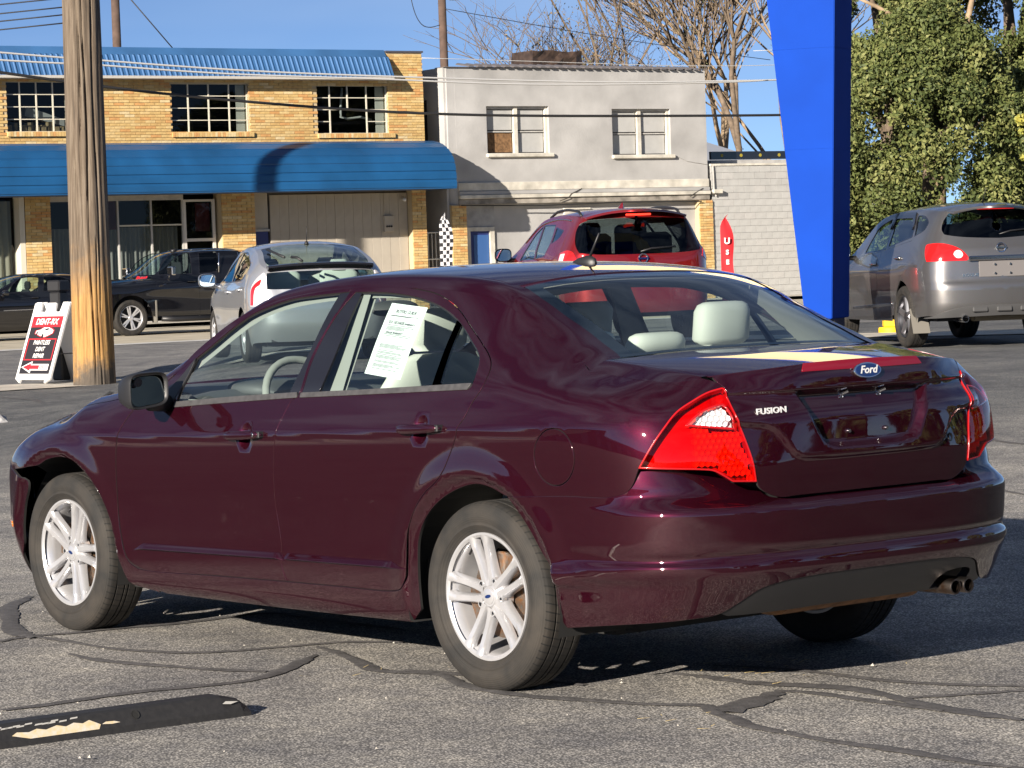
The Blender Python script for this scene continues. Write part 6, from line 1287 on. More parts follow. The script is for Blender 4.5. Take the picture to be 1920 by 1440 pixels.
def red_crossover():
    o = CO['red']; B = CARS['red']['B']; sm = B.smax; M_R = paint('cherry_red_paint', (.24, .012, .012), metal=.55, rough=.35, flake=.15)
    redl = MATS['red_lamp_plastic']; wl = MATS['white_lamp_plastic']
    lamp = [(4.80, 1.13, 1), (5.05, 1.155), (5.20, 1.12), (5.27, 1.04, 1), (5.10, .985), (4.85, .99, 1)]
    gl = [(sm, 1.085, 1), (5.73, 1.088), (5.50, 1.098), (5.30, 1.12, 1), (5.15, 1.25), (5.06, 1.40), (5.08, 1.47), (5.25, 1.507), (5.70, 1.535), (sm, 1.545, 1)]
    r = build_car('red', 'cherry red crossover standing behind the roof of the maroon sedan', M_R, wins=[('f', o['win_f'], M_GLASS_N), ('r', o['win_r'], M_GLASS_N), ('q', [(4.107, 1.25, 1), (4.02, 1.46, 1), (4.50, 1.41, 1), (4.42, 1.33)], M_GLASS_D)], lamps=[(lamp, redl, ([(4.86, 1.01, 1), (4.86, 1.11, 1), (5.0, 1.115, 1), (5.0, 1.01, 1)], wl))], rear_glass=gl, zb=.3, arch=(.43, .43), wheelm=(M_ALLOY,), nsp=5, ty=.235, wy=.82, cabin=(-.7, 2.4, 1.0),
        rests=((.0, .40, .9, 1.36, .26), (.0, -.40, .9, 1.36, .26), (1.0, .40, .9, 1.48, .22), (1.0, -.40, .9, 1.48, .22), (0.02, .40, 1.34, 1.50, .13), (.02, -.1, 1.34, 1.46, .12)), lab='crossover')
    badge_ring(r, (float(B.P(np.array([sm]), np.array([1.03]))[0][0]) - .014, 0, 1.03), .055, M_CHROME)
    bar(r, 'rear_wiper', [(-.92, .02, 1.115), (-.90, -.12, 1.15), (-.86, -.45, 1.165)], .012, M_BLACK)
    sp = lambda u, v: top_of(B, CARS['red']['roof'], np.full(u.shape, 6.5) + u * .5, v) + np.stack([-.17 * u ** 1.2, 0 * u, .012 - .01 * u], -1)
    sheet('roof_spoiler', sp, np.linspace(0, 1, 6), np.linspace(-.97, .97, 21), M_R, r, flip=True, edge=.03)
    m = MB(); m.box(-.800, -.775, -.16, .16, 1.565, 1.588, .004); m.build('high_brake_light', pmat('lit_brake_light', (.8, .02, .01), rough=.3, emit=(1, .04, .02, 1.2)), r)
    v = []; f = []; n = 12
    for x_, ry, hh in ((.10, .005, .005), (.05, .03, .03), (-.02, .035, .055), (-.06, .03, .075), (-.085, .012, .08), (-.10, .004, .03)):
        for i in range(n): a = math.pi * i / (n - 1); v.append((x_, ry * math.cos(a), 1.665 + hh * math.sin(a)))
    f = [(k * n + i, k * n + i + 1, k * n + n + i + 1, k * n + n + i) for k in range(5) for i in range(n - 1)]; mk('shark_fin', v, f, M_R, r, smooth=True)
    for sg in (1, -1):
        t_ = np.linspace(3.2, 6.2, 14); e, _, _ = edge_of(B, CARS['red']['roof'], t_); k = np.linspace(0, 1, 14)
        bar(r, 'roof_rail', [(q[0], sg * (q[1] - .035), q[2] + .012 + .05 * min(1, 6 * a, 6 * (1 - a))) for q, a in zip(e, k)], .017, M_BLACK, 8)
        w = smooth_poly(o['win_f'], .05); wr = smooth_poly(o['win_r'], .05)
        t2 = np.linspace(1.2, 5.6, 16); e2, r2, s2 = edge_of(B, CARS['red']['roof'], t2); q2 = B.P(s2, r2[:, 1] - .055, .006)
        bar(r, 'chrome_window_trim', [(q[0], sg * q[1], q[2]) for q in q2], .009, M_CHROME, 6)
    mirror_pod(r, 2.05, 1.06, 1.13, .11, .085, M_BLACK)
    return r
def silver_hatch():
    o = CO['silver']; B = CARS['silver']['B']; sm = B.smax; M_S = paint('silver_paint', (.52, .53, .56), metal=.7, rough=.35, flake=.12)
    redl = MATS['red_lamp_plastic']; clr = pmat('clear_lamp_plastic', (.72, .70, .70), rough=.12, coat=1)
    wf = xz(B, [(2.15, .99, 1), (1.75, 1.19), (1.35, 1.325), (1.14, 1.365, 1), (1.02, .985, 1)]); wr = xz(B, [(.95, .99, 1), (1.06, 1.365, 1), (.70, 1.36), (.25, 1.28), (-.12, 1.17), (-.06, 1.06)])
    df = xz(B, [(2.2, .95, 1), (2.23, .7), (2.2, .3, 1), (1.0, .3, 1), (.98, .6), (1.0, .965, 1)]); dr = xz(B, [(.97, .965, 1), (.95, .6), (.97, .3, 1), (.48, .32, 1), (.40, .55), (.15, .75), (-.05, .95), (-.03, 1.03, 1)])
    lamp = [(4.70, .70, 1), (4.72, .90), (4.78, .99), (4.93, 1.10, 1), (4.965, 1.085, 1), (4.985, .80, 1), (4.93, .70, 1)]
    red = [(4.715, .71, 1), (4.735, .90), (4.80, .965), (4.92, 1.03, 1), (4.90, .96), (4.83, .92), (4.80, .85), (4.79, .71, 1)]
    low = [(sm, .895, 1), (5.2, .895), (5.0, .90, 1), (4.985, 1.095, 1), (5.2, 1.105), (sm, 1.11, 1)]
    r = build_car('silver', 'silver hatchback with a rear wiper parked behind the front of the maroon sedan', M_S, doors=[df, dr], wins=[('f', wf, M_GLASS_N), ('r', wr, M_GLASS_N)], lamps=[(lamp, clr, (red, redl))], rear_glass=low, zb=.2, arch=(.37, .37), wheelm=(M_ALLOY,), nsp=5, ty=.2, wy=.76, cabin=(-.75, 2.3, .86), rests=((.0, .36, .8, 1.12, .24), (.0, -.36, .8, 1.12, .24), (.95, .36, .8, 1.10, .22), (.95, -.36, .8, 1.10, .22), (.9, .36, 1.1, 1.27, .12), (.9, -.36, 1.1, 1.27, .12), (-.02, -.36, 1.1, 1.24, .12)), top_glass=(4.75, 6.72), lab='hatchback')
    # split-glass spoiler bar
    e1 = top_of(B, CARS['silver']['roof'], np.full(21, 6.85), np.linspace(-.98, .98, 21)); m = MB(); pr = [(-.02, .015), (.06, .03), (.14, .022), (.16, -.002), (.10, -.035), (0, -.03)]; v = []; f = []
    for q in e1: v += [(q[0] - a, q[1], q[2] + b) for a, b in pr]
    for i in range(20):
        for k in range(6): f.append((i * 6 + k, i * 6 + (k + 1) % 6, i * 6 + 6 + (k + 1) % 6, i * 6 + 6 + k))
    f += [tuple(range(6)), tuple(range(120, 126))]; o_ = mk('tailgate_spoiler', v, f, M_TRIM, r); sharp(o_, 30)
    q = top_of(B, CARS['silver']['roof'], np.array([6.72, 6.3, 5.2]), np.array([.30, .45, .82])); q[:, 2] += .03
    bar(r, 'rear_wiper', [q[0], (q[0] + q[1]) / 2 + [0, 0, .02], q[1]], .016, M_BLACK); bar(r, 'wiper_blade', [q[1] + [-.1, .1, 0], q[2]], .016, M_BLACK)
    bar(r, 'aerial', [(.16, 0, 1.44), (.15, 0, 1.465)], [.03, .02], M_BLACK, 12); bar(r, 'aerial_mast', [(.15, 0, 1.46), (.10, 0, 1.66)], [.006, .003], M_BLACK)
    mirror_pod(r, 2.02, 1.0, 1.02, .11, .085, M_S)
    for cx, cz in ((1.12, .87), (.12, .90)):
        yv = float(B.P(B.sx(cx), np.array(cz))[1])
        for sg in (1, -1): bar(r, 'door_handle', [(cx + .1, sg * yv, cz), (cx + .05, sg * (yv + .03), cz), (cx - .05, sg * (yv + .03), cz), (cx - .1, sg * yv, cz)], .015, M_S, 8)
    return r
def pickup_truck():
    o = CO['truck']; B = CARS['truck']['B']; M_K = paint('black_paint', (.006, .006, .008), metal=.2, rough=.3, flake=.1); sm = B.smax
    bed = lambda B_: [(float(B_.sx(.83)), 1.80), (float(B_.sx(.78)), 1.43, 1), (float(B_.sx(.3)), 1.42), (float(B_.sx(-.8)), 1.42)]
    r = build_car('truck', 'black pickup truck parked across the street behind the wooden pole', M_K, doors=[o['door_f'], o['door_r']], wins=[('f', o['win_f'], M_GLASS_N), ('r', o['win_r'], M_GLASS_D)], zb=.42, arch=(.50, .50), wheelm=(M_ALLOY,), nsp=6, two=True, ty=.27, wy=.86, cabin=(.9, 3.2, 1.15), rests=((1.9, .45, 1.0, 1.62, .24), (1.9, -.45, 1.0, 1.62, .24)), pickup=bed, cat='pickup truck', lab='pickup_truck')
    m = MB(); m.box(.84, .88, -.74, .74, 1.2, 1.82); m.box(-1.1, .84, -.9, .9, 1.0, 1.03); m.build('cab_back_wall', M_K, r)
    for sg in (1, -1):
        bar(r, 'running_board', [(3.0, sg * .98, .36), (2.7, sg * 1.03, .34), (1.1, sg * 1.03, .34)], .06, M_BLACK, 10)
        m = MB(); m.box(3.12, 3.16, min(sg * .80, sg * 1.02), max(sg * .80, sg * 1.02), .28, .78, .006); m.build('mud_flap', MATS['dusty_rubber'], r)
        m = MB(); y0, y1 = sorted((sg * 1.07, sg * 1.34)); m.box(2.77, 2.88, y0, y1, 1.33, 1.52, .02); mm = m.build('door_mirror', M_CHROME, r, smooth=False)
        m = MB(); m.tube([(2.83, sg * 1.07, 1.34), (2.80, sg * .97, 1.24)], .035, 8); m.build('mirror_arm', M_CHROME, mm)
        q = Vector(B.P(np.array([3.305]), np.array([1.179]))[0]); bar(r, 'door_handle', [(q.x + .12, sg * (q.y + .01), q.z), (q.x + .06, sg * (q.y + .04), q.z), (q.x - .06, sg * (q.y + .04), q.z), (q.x - .12, sg * (q.y + .01), q.z)], .018, M_K, 8)
    skin('trim_badge', B, o['badge'], pmat('red_badge', (.5, .02, .03), rough=.3), r, h=.05, gap=0, off=.004, flange=.004)
    q1 = Vector(B.P(np.array([2.10]), np.array([1.30]), .007)[0]); q2 = Vector(B.P(np.array([2.29]), np.array([1.30]), .007)[0]); text_obj('badge_lettering', 'Z71', .075, M_CHROME, r, frame_m((q1 + q2) / 2 + Vector((0, .004, 0)), q2 - q1, (0, 0, 1)), bold=.002, extr=.002, xs=1.3)
    bar(r, 'roof_marker', [(2.45, .45, 1.86), (2.32, .45, 1.90)], [.05, .03], M_BLACK, 10)
    bar(r, 'front_window_post', [(1.45, .83, 1.80), (1.52, .93, 1.36)], .014, M_CHROME); bar(r, 'rear_window_post', [(.96, .80, 1.80), (.90, .90, 1.42)], .012, M_CHROME)
    return r
def black_saloon():
    o = CO['saloon']; B = CARS['saloon']['B']; M_K = MATS['black_paint']
    r = build_car('saloon', 'black saloon car parked across the street at the left edge, behind the sandwich board', M_K, wins=[('f', o['win_f'], M_GLASS_N), ('r', o['win_r'], M_GLASS_N)], zb=.22, arch=(.38, .38), wheelm=(M_ALLOY,), nsp=7, ty=.21, wy=.80, cabin=(-.7, 2.3, .9), rests=((1.0, .38, .8, 1.12, .22), (1.0, -.38, .8, 1.12, .22), (.95, .38, 1.12, 1.3, .12), (.95, -.38, 1.12, 1.3, .12), (.0, .38, .8, 1.1, .25), (.0, -.38, .8, 1.1, .25)), top_glass=(4.7, 6.1), lab='saloon_car')
    skin('side_moulding', B, o['mould'], M_CHROME, r, h=.05, gap=0, off=.012, flange=.01, mirror=True)
    mirror_pod(r, 2.0, .98, 1.06, .09, .06, M_K)
    for s_, z_ in o['hand']:
        q = Vector(B.P(np.array([s_]), np.array([z_]))[0])
        for sg in (1, -1): bar(r, 'door_handle', [(q.x + .1, sg * q.y, q.z), (q.x + .05, sg * (q.y + .03), q.z), (q.x - .05, sg * (q.y + .03), q.z), (q.x - .1, sg * q.y, q.z)], .016, M_K, 8)
    return r
grey_crossover(); red_crossover(); silver_hatch(); pickup_truck(); black_saloon()
# ------------------------------------------------------------------ buildings across the street; local x along the street, y into the building, z up
def fbox(par, name, a0, a1, y0, y1, z0, z1, mat, bev=0.0): return MB().box(a0, a1, y0, y1, z0, z1, bev).build(name, mat, par)
def bricks(par, rects, z0, z1, hole, bl, bh, joint, mats, rng, limit, name='brick', proud=.012, first=None):
    """running bond of single bricks on the face y=0; the nearest `limit` as parts, the rest joined"""
    cells = []
    for a0, a1, zz0, zz1, yo in rects:
        n = int(round((zz1 - zz0) / (bh + joint)))
        for r in range(n):
            z = zz0 + r * (bh + joint); a = a0 - (bl * .5 if r % 2 else 0)
            while a < a1 - .01:
                b0 = max(a, a0); b1 = min(a + bl, a1)
                if b1 - b0 > .03 and not any(h[0] - .005 < (b0 + b1) / 2 < h[1] + .005 and h[2] - .01 < z + bh / 2 < h[3] + .01 for h in hole):
                    for h in hole:        # trim to openings
                        if h[2] - .01 < z + bh / 2 < h[3] + .01:
                            if b0 < h[0] < b1: b1 = h[0]
                            if b0 < h[1] < b1: b0 = h[1]
                    if b1 - b0 > .02: cells.append((b0, b1, z, yo))
                a += bl + joint
    shapes = {}; objs = 0; rest = MB(); cells_p = [c for c in cells if abs(c[1] - c[0] - bl) < 1e-6][:limit]; pick = set(id(c) for c in cells_p)
    for c in cells:
        mi = rng.choices(range(len(mats)), weights=(5, 5, 4, 2, 1)[:len(mats)])[0]; yo = c[3] - proud + rng.uniform(-.003, .003)
        if id(c) in pick:
            if mi not in shapes:
                me = MB().box(0, bl, 0, .05, 0, bh, 0).build(name, mats[mi], par); shapes[mi] = me.data; o = me
            else: o = bpy.data.objects.new(name, shapes[mi]); COL.objects.link(o); o.parent = par
            o.location = (c[0], yo, c[2])
        else: rest.cur = mi; rest.box(c[0], c[1], yo, yo + .05, c[2], c[2] + bh)
    if rest.v: tag(rest.build('brickwork', mats, par), kind='stuff')
BR = [pmat('buff_brick_%d' % i, c, rough=.85, noise=(9, .18)) for i, c in enumerate(((.60, .41, .165), (.64, .46, .21), (.56, .36, .14), (.58, .31, .115), (.66, .52, .29)))]
M_MORT = pmat('brick_mortar', (.48, .39, .25), rough=.95); M_BLUEM = pmat('blue_sheet_metal', (.010, .080, .215), rough=.42, noise=(.7, .3), bump=(3, .06)); M_BLUER = pmat('faded_blue_roof_metal', (.045, .135, .31), rough=.4, noise=(.8, .25)); M_BLUED = pmat('dark_blue_door', (.02, .035, .16), rough=.5); M_BLUEL = pmat('blue_door_panel', (.04, .11, .30), rough=.5)
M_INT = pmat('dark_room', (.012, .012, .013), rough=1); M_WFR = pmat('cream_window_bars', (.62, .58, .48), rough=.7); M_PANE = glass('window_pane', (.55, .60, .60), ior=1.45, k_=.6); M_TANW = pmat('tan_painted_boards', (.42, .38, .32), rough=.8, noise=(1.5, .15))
M_STUC = pmat('grey_stucco', (.41, .405, .40), rough=.9, noise=(.8, .26), bump=(14, .35)); M_STUCL = pmat('pale_stucco_trim', (.60, .57, .50), rough=.9, noise=(2.5, .35), bump=(25, .4)); M_GRYP = pmat('grey_painted_wood', (.44, .43, .41), rough=.7, noise=(5, .2))
M_CUR = pmat('grey_curtain', (.30, .29, .27), rough=.9)
def brick_building():
    r = empty('brick_building', (FP[0], FP[1], .1), FRZ, 'two-storey buff brick building with blue metal awning and blue mansard roof', 'building'); rng = random.Random(5)
    Z = -.1
    wins = [(-4.15, -2.42, 5.22 + Z, 6.50 + Z), (.51, 2.80, 5.18 + Z, 6.47 + Z), (4.89, 7.11, 5.13 + Z, 6.43 + Z), (-8.6, -6.6, 5.2 + Z, 6.5 + Z)]
    # backing wall with openings
    m = MB(); xs = [-14.]
    for w in sorted(wins): m.box(xs[-1], w[0], .015, .3, 4.6, 7.25); xs.append(w[1]); m.box(w[0], w[1], .015, .3, 4.6, w[2]); m.box(w[0], w[1], .015, .3, w[3], 7.25)
    m.box(xs[-1], 8.25, .015, .3, 4.6, 7.25); m.box(-14, 8.25, .3, .35, 4.6, 4.61); m.box(-14, 8.2, 6, 6.2, 0, 7.2); m.box(8.05, 8.25, .3, 6, 0, 7.2); m.box(-14, 8.2, .3, 6, 7.1, 7.2); m.box(-14, -13.8, .3, 6, 0, 7.1); m.build('wall', M_MORT, r)
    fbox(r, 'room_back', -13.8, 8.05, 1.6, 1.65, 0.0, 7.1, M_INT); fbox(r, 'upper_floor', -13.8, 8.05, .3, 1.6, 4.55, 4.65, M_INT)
    holes = [(w[0], w[1], w[2], w[3]) for w in wins]
    bricks(r, [(-5.0, 8.25, 4.72, 6.62 + Z, 0), (7.05, 8.25, 6.62 + Z, 7.24, 0)], 0, 0, holes, .285, .066, .0105, BR, rng, 300)
    bricks(r, [(-3.72, -3.02, .0, 3.6, .10), (1.88, 2.86, .0, 3.6, -.0), (7.78, 8.22, .0, 3.6, .0)], 0, 0, [], .285, .066, .0105, BR, rng, 0)
    fbox(r, 'pilaster', -3.72, -3.02, .12, .5, 0, 3.6, M_MORT); fbox(r, 'pilaster', 1.88, 2.86, .02, .5, 0, 3.6, M_MORT); fbox(r, 'pilaster', 7.78, 8.22, .02, .5, 0, 3.6, M_MORT)
    fbox(r, 'lintel_beam', -14, 8.2, .0, .5, 3.5, 4.6, M_MORT); fbox(r, 'roof_coping', 7.08, 8.28, -.03, .35, 7.25, 7.30, pmat('dark_metal_flashing', (.07, .07, .09), rough=.5))
    # upper windows: bars, panes, sills
    for k, (a0, a1, z0, z1) in enumerate(wins):
        w = empty('window'); w.parent = r; nc, nr = (4, 4)
        cols = [a0 + (a1 - a0) * q for q in ((0, .235, .50, .765, 1.0) if k != 2 else (0, .20, .45, .72, 1.0))]
        hi = z1 - z0
        for i in range(nc):
            for j in range(nr):
                if k == 2 and 0 < i < 3 and j < 2: continue
                p0, p1 = cols[i] + .015, cols[i + 1] - .015; q0, q1 = z0 + hi * j / nr + .012, z0 + hi * (j + 1) / nr - .012
                mk('pane', [(p0, .12, q0), (p1, .12, q0), (p1, .12, q1), (p0, .12, q1)], [(0, 1, 2, 3)], M_PANE, w)
        if k == 2: mk('pane', [(cols[1] + .015, .12, z0 + .012), (cols[3] - .015, .12, z0 + .012), (cols[3] - .015, .12, z0 + hi / 2 - .012), (cols[1] + .015, .12, z0 + hi / 2 - .012)], [(0, 1, 2, 3)], M_PANE, w)
        for i, c in enumerate(cols):
            if not (k == 2 and i == 2): fbox(w, 'mullion', c - .018, c + .018, .10, .14, z0, z1, M_WFR)
            else: fbox(w, 'mullion', c - .018, c + .018, .10, .14, z0 + hi / 2, z1, M_WFR)
        for j in range(nr + 1):
            z = z0 + hi * j / nr
            for i in range(nc):
                if k == 2 and 0 < i < 3 and j == 1: continue
                fbox(w, 'glazing_bar', cols[i] + .018, cols[i + 1] - .018, .105, .135, z - .011, z + .011, M_WFR)
        fbox(w, 'reveal', a1 - .0, a1 + .02, .05, .30, z0, z1, M_WFR)
        if k in (1, 2):  # pale side jamb with a scissor guard, as seen at the right of each window
            fbox(w, 'side_panel', a1 - .28, a1 - .02, .22, .24, z0 + .02, z1 - .02, pmat('white_panel', (.66, .64, .58), rough=.8))
        sm_ = MB(); n = int((a1 - a0 + .2) / .078)
        for i in range(n):
            x = a0 - .02 + i * .078; sm_.cur = rng.randrange(5); sm_.box(x, x + .070, -.07, .10, z0 - .13, z0 - .01)
        tag(sm_.build('sill_bricks', BR, w), kind='stuff')
    # stored boxes behind the left window
    card = pmat('worn_cardboard', (.34, .25, .14), rough=.9, noise=(6, .4)); grey = pmat('grey_carton', (.42, .42, .42), rough=.8)
    m = MB(); m.add([(-3.45, .5, 5.55), (-2.35, .5, 5.28), (-2.35, .5, 5.45), (-3.40, .5, 5.80), (-3.45, .8, 5.55), (-2.35, .8, 5.28), (-2.35, .8, 5.45), (-3.40, .8, 5.80)], [(0, 1, 2, 3), (4, 7, 6, 5), (0, 4, 5, 1), (1, 5, 6, 2), (2, 6, 7, 3), (3, 7, 4, 0)])
    tag(m.build('long_carton', grey), 'long grey carton leaning inside the left upper window of the brick building', 'carton').matrix_world = r.matrix_world; bpy.data.objects['long_carton'].location = (FP[0], FP[1], .1); bpy.data.objects['long_carton'].rotation_euler = (0, 0, FRZ)
    for i in range(9):
        x = -4.0 + i * .19; h_ = rng.uniform(.12, .30); b = MB().box(x, x + rng.uniform(.08, .15), .35, .6, 5.12, 5.12 + h_).build('small_box', card); b.location = (FP[0], FP[1], .1); b.rotation_euler = (0, 0, FRZ); tag(b, '%s small cardboard box from the left inside the left upper window of the brick building' % ('first', 'second', 'third', 'fourth', 'fifth', 'sixth', 'seventh', 'eighth', 'ninth')[i], 'box', 'boxes inside the left upper window')
    b = MB().tube([(5.95, .5, 6.3), (5.90, .5, 5.9), (5.88, .5, 5.5), (6.1, .5, 5.45), (6.5, .5, 5.5), (6.85, .5, 5.42)], .035, 8).build('bent_pipe', pmat('white_pipe', (.6, .6, .58), rough=.5), smooth=True); b.location = (FP[0], FP[1], .1); b.rotation_euler = (0, 0, FRZ); tag(b, 'bent white pipe inside the right upper window of the brick building', 'pipe')
    # mansard roof: single ribbed panels
    roof = empty('mansard_roof'); roof.parent = r; pw = .155; zt, zb_ = 7.12, 6.53; n = 0
    x = -9.0; first = None
    while x < 7.05:
        if first is None:
            v = []
            for xx, yy in ((0, 0), (.028, -.032), (.05, -.032), (.075, 0), (pw, 0)):
                for z, y in ((zb_, -.42), (zt, -.10)): v.append((xx, y + yy, z + (.0 if yy == 0 else -.012)))
            o = mk('roof_panel', v, [(2 * i, 2 * i + 2, 2 * i + 3, 2 * i + 1) for i in range(4)], M_BLUER, roof); first = o.data
        else: o = bpy.data.objects.new('roof_panel', first); COL.objects.link(o); o.parent = roof
        o.location = (x, 0, 0); x += pw
    m = MB(); m.add([(-9, -.10, zt), (7.06, -.10, zt), (7.06, .05, zt + .20), (-9, .05, zt + .20), (-9, .3, zt + .20), (7.06, .3, zt + .20)], [(0, 1, 2, 3), (3, 2, 5, 4)]); m.build('roof_flashing', M_BLUER, roof)
    m = MB(); m.box(-9, 7.09, -.45, -.40, zb_ - .06, zb_ + .01); m.box(-9, 7.09, -.40, .02, zb_ - .06, zb_ - .04); m.build('eaves_board', pmat('pale_eaves', (.48, .46, .42), rough=.8), roof)
    m = MB(); m.add([(7.06, -.42, zb_), (7.06, .05, zb_), (7.06, .05, zt + .2), (7.06, -.10, zt)], [(0, 1, 2, 3)]); m.build('roof_gable', M_BLUEM, roof)
    # rounded awning of horizontal strips
    aw = empty('awning'); aw.parent = r; prof = [(0.0, 4.78), (-.45, 4.76), (-.85, 4.68), (-1.18, 4.53), (-1.42, 4.33), (-1.54, 4.10), (-1.58, 3.87), (-1.60, 3.64), (-1.60, 3.42)]
    for i in range(len(prof) - 1):
        (y0, z0), (y1, z1) = prof[i], prof[i + 1]; d = Vector((y1 - y0, z1 - z0)).normalized(); nn = Vector((d.y, -d.x)) * .022
        if nn.x > 0 or (abs(nn.x) < .01 and nn.y < 0): nn = -nn
        q = [(y0, z0), (y0 + d.x * .03 + nn.x, z0 + d.y * .03 + nn.y), (y1 - d.x * .045 + nn.x, z1 - d.y * .045 + nn.y), (y1 - d.x * .03, z1 - d.y * .03), (y1, z1)]
        v = [(a, y, z) for a in (-14., 8.28) for y, z in q]; mk('awning_strip', v, [(k, k + 1, k + 6, k + 5) for k in range(4)], M_BLUEM, aw)
    v = [(8.28, y, z) for y, z in prof] + [(8.28, 0, 3.42)]; mk('awning_end', v, [tuple(range(len(v)))], M_BLUEM, aw); mk('awning_soffit', [(-14, -1.58, 3.43), (8.27, -1.58, 3.43), (8.27, .0, 3.43), (-14, 0, 3.43)], [(0, 1, 2, 3)], pmat('soffit_blue', (.03, .06, .14), rough=.7), aw)
    # ground floor: shop window, door, boards
    sw = empty('shop_window'); sw.parent = r
    for a0, a1 in ((-3.0, -1.45), (-1.40, -1.06), (-1.02, -.10), (-.06, .82)):
        mk('pane', [(a0, .30, .35), (a1, .30, .35), (a1, .30, 3.3), (a0, .30, 3.3)], [(0, 1, 2, 3)], M_PANE, sw); fbox(sw, 'window_post', a1, a1 + .045, .26, .34, .3, 3.35, pmat('aluminium_post', (.45, .44, .42), rough=.5))
    fbox(sw, 'window_head', -3.02, .86, .24, .36, 3.30, 3.50, M_GRYP); fbox(sw, 'stall_riser', -3.02, .86, .24, .5, 0, .35, M_GRYP); fbox(sw, 'transom', -1.0, .82, .28, .33, 2.62, 2.66, M_WFR)
    fbox(sw, 'red_panel', -1.45, -.98, .45, .50, 2.55, 3.3, pmat('dark_red_panel', (.10, .015, .02), rough=.8))
    n = 200; v = []
    for i in range(n): x = -2.95 + 3.75 * i / (n - 1); y = .55 + .035 * math.sin(x * 46) + .02 * math.sin(x * 17); v += [(x, y, .35), (x, y, 2.60)]
    mk('curtain', v, [(2 * i, 2 * i + 2, 2 * i + 3, 2 * i + 1) for i in range(n - 1)], M_CUR, sw, smooth=True)
    lw = empty('shop_window'); lw.parent = r; v = []
    for i in range(120): x = -8 + 4.1 * i / 119; y = .6 + .05 * math.sin(x * 30); v += [(x, y, .1), (x, y, 3.35)]
    mk('curtain', v, [(2 * i, 2 * i + 2, 2 * i + 3, 2 * i + 1) for i in range(119)], pmat('beige_curtain', (.40, .36, .28), rough=.9), lw, smooth=True)
    mk('pane', [(-8, .4, .1), (-3.9, .4, .1), (-3.9, .4, 3.4), (-8, .4, 3.4)], [(0, 1, 2, 3)], M_PANE, lw); fbox(lw, 'window_post', -3.88, -3.74, .1, .5, 0, 3.5, M_WFR)
    d = empty('shop_door'); d.parent = r; M_AL = pmat('white_door_frame', (.60, .58, .54), rough=.6)
    for a0, a1, z0, z1 in ((.86, .94, 0, 3.3), (1.72, 1.80, 0, 3.3), (.94, 1.72, 2.18, 2.26), (.94, 1.72, 3.24, 3.3), (.94, 1.72, 0, .2)): fbox(d, 'door_frame', a0, a1, .26, .33, z0, z1, M_AL)
    for z0, z1 in ((.2, 2.18), (2.26, 3.24)): mk('pane', [(.94, .30, z0), (1.72, .30, z0), (1.72, .30, z1), (.94, .30, z1)], [(0, 1, 2, 3)], M_PANE, d)
    fbox(d, 'door_poster', 1.28, 1.70, .40, .42, 2.45, 3.2, pmat('dark_red_panel', (.10, .015, .02), rough=.8))
    bd = empty('blue_door'); bd.parent = r; fbox(bd, 'door_leaf', 2.88, 3.40, .30, .35, 0, 2.40, M_BLUED); fbox(bd, 'transom_board', 2.88, 3.40, .28, .34, 2.46, 3.45, M_TANW); fbox(bd, 'door_head', 2.86, 3.42, .24, .34, 2.40, 2.46, M_GRYP)
    bw = empty('board_wall'); bw.parent = r; x = 3.46; rng2 = random.Random(8); first = None
    while x < 7.75:
        w_ = .283
        if first is None: o = MB().box(0, w_, 0, .04, .0, 3.38, .004).build('board', M_TANW, bw); first = o.data
        else: o = bpy.data.objects.new('board', first); COL.objects.link(o); o.parent = bw
        o.location = (x, .26 + rng2.uniform(-.004, .004), 0); x += w_ + .004
    fbox(bw, 'board_backing', 3.45, 7.78, .31, .4, 0, 3.5, pmat('dark_board_backing', (.12, .11, .1), rough=.9)); fbox(bw, 'meter_box', 6.98, 7.28, .18, .26, 2.30, 2.75, M_TANW, .01)  # backing panel in a darker tone than the boards
    for k in range(3): MB().lathe([(0, .03), (.025, .03), (.03, 0)], 10, lambda a, b, c, k=k: (7.05 + k * .07 + a, .18 - c, 2.45 + b)).build('meter_knob', M_BLACK, bw)
    o = MB(); o.tube([(7.62, .26, 3.22), (7.58, .05, 3.17)], .045, 10); o.build('security_camera', pmat('white_plastic', (.7, .7, .7), rough=.4), bw, smooth=True); MB().tube([(7.02, .24, 2.75), (7.02, .24, 3.38)], .012, 6).build('conduit', M_TANW, bw)
    return r
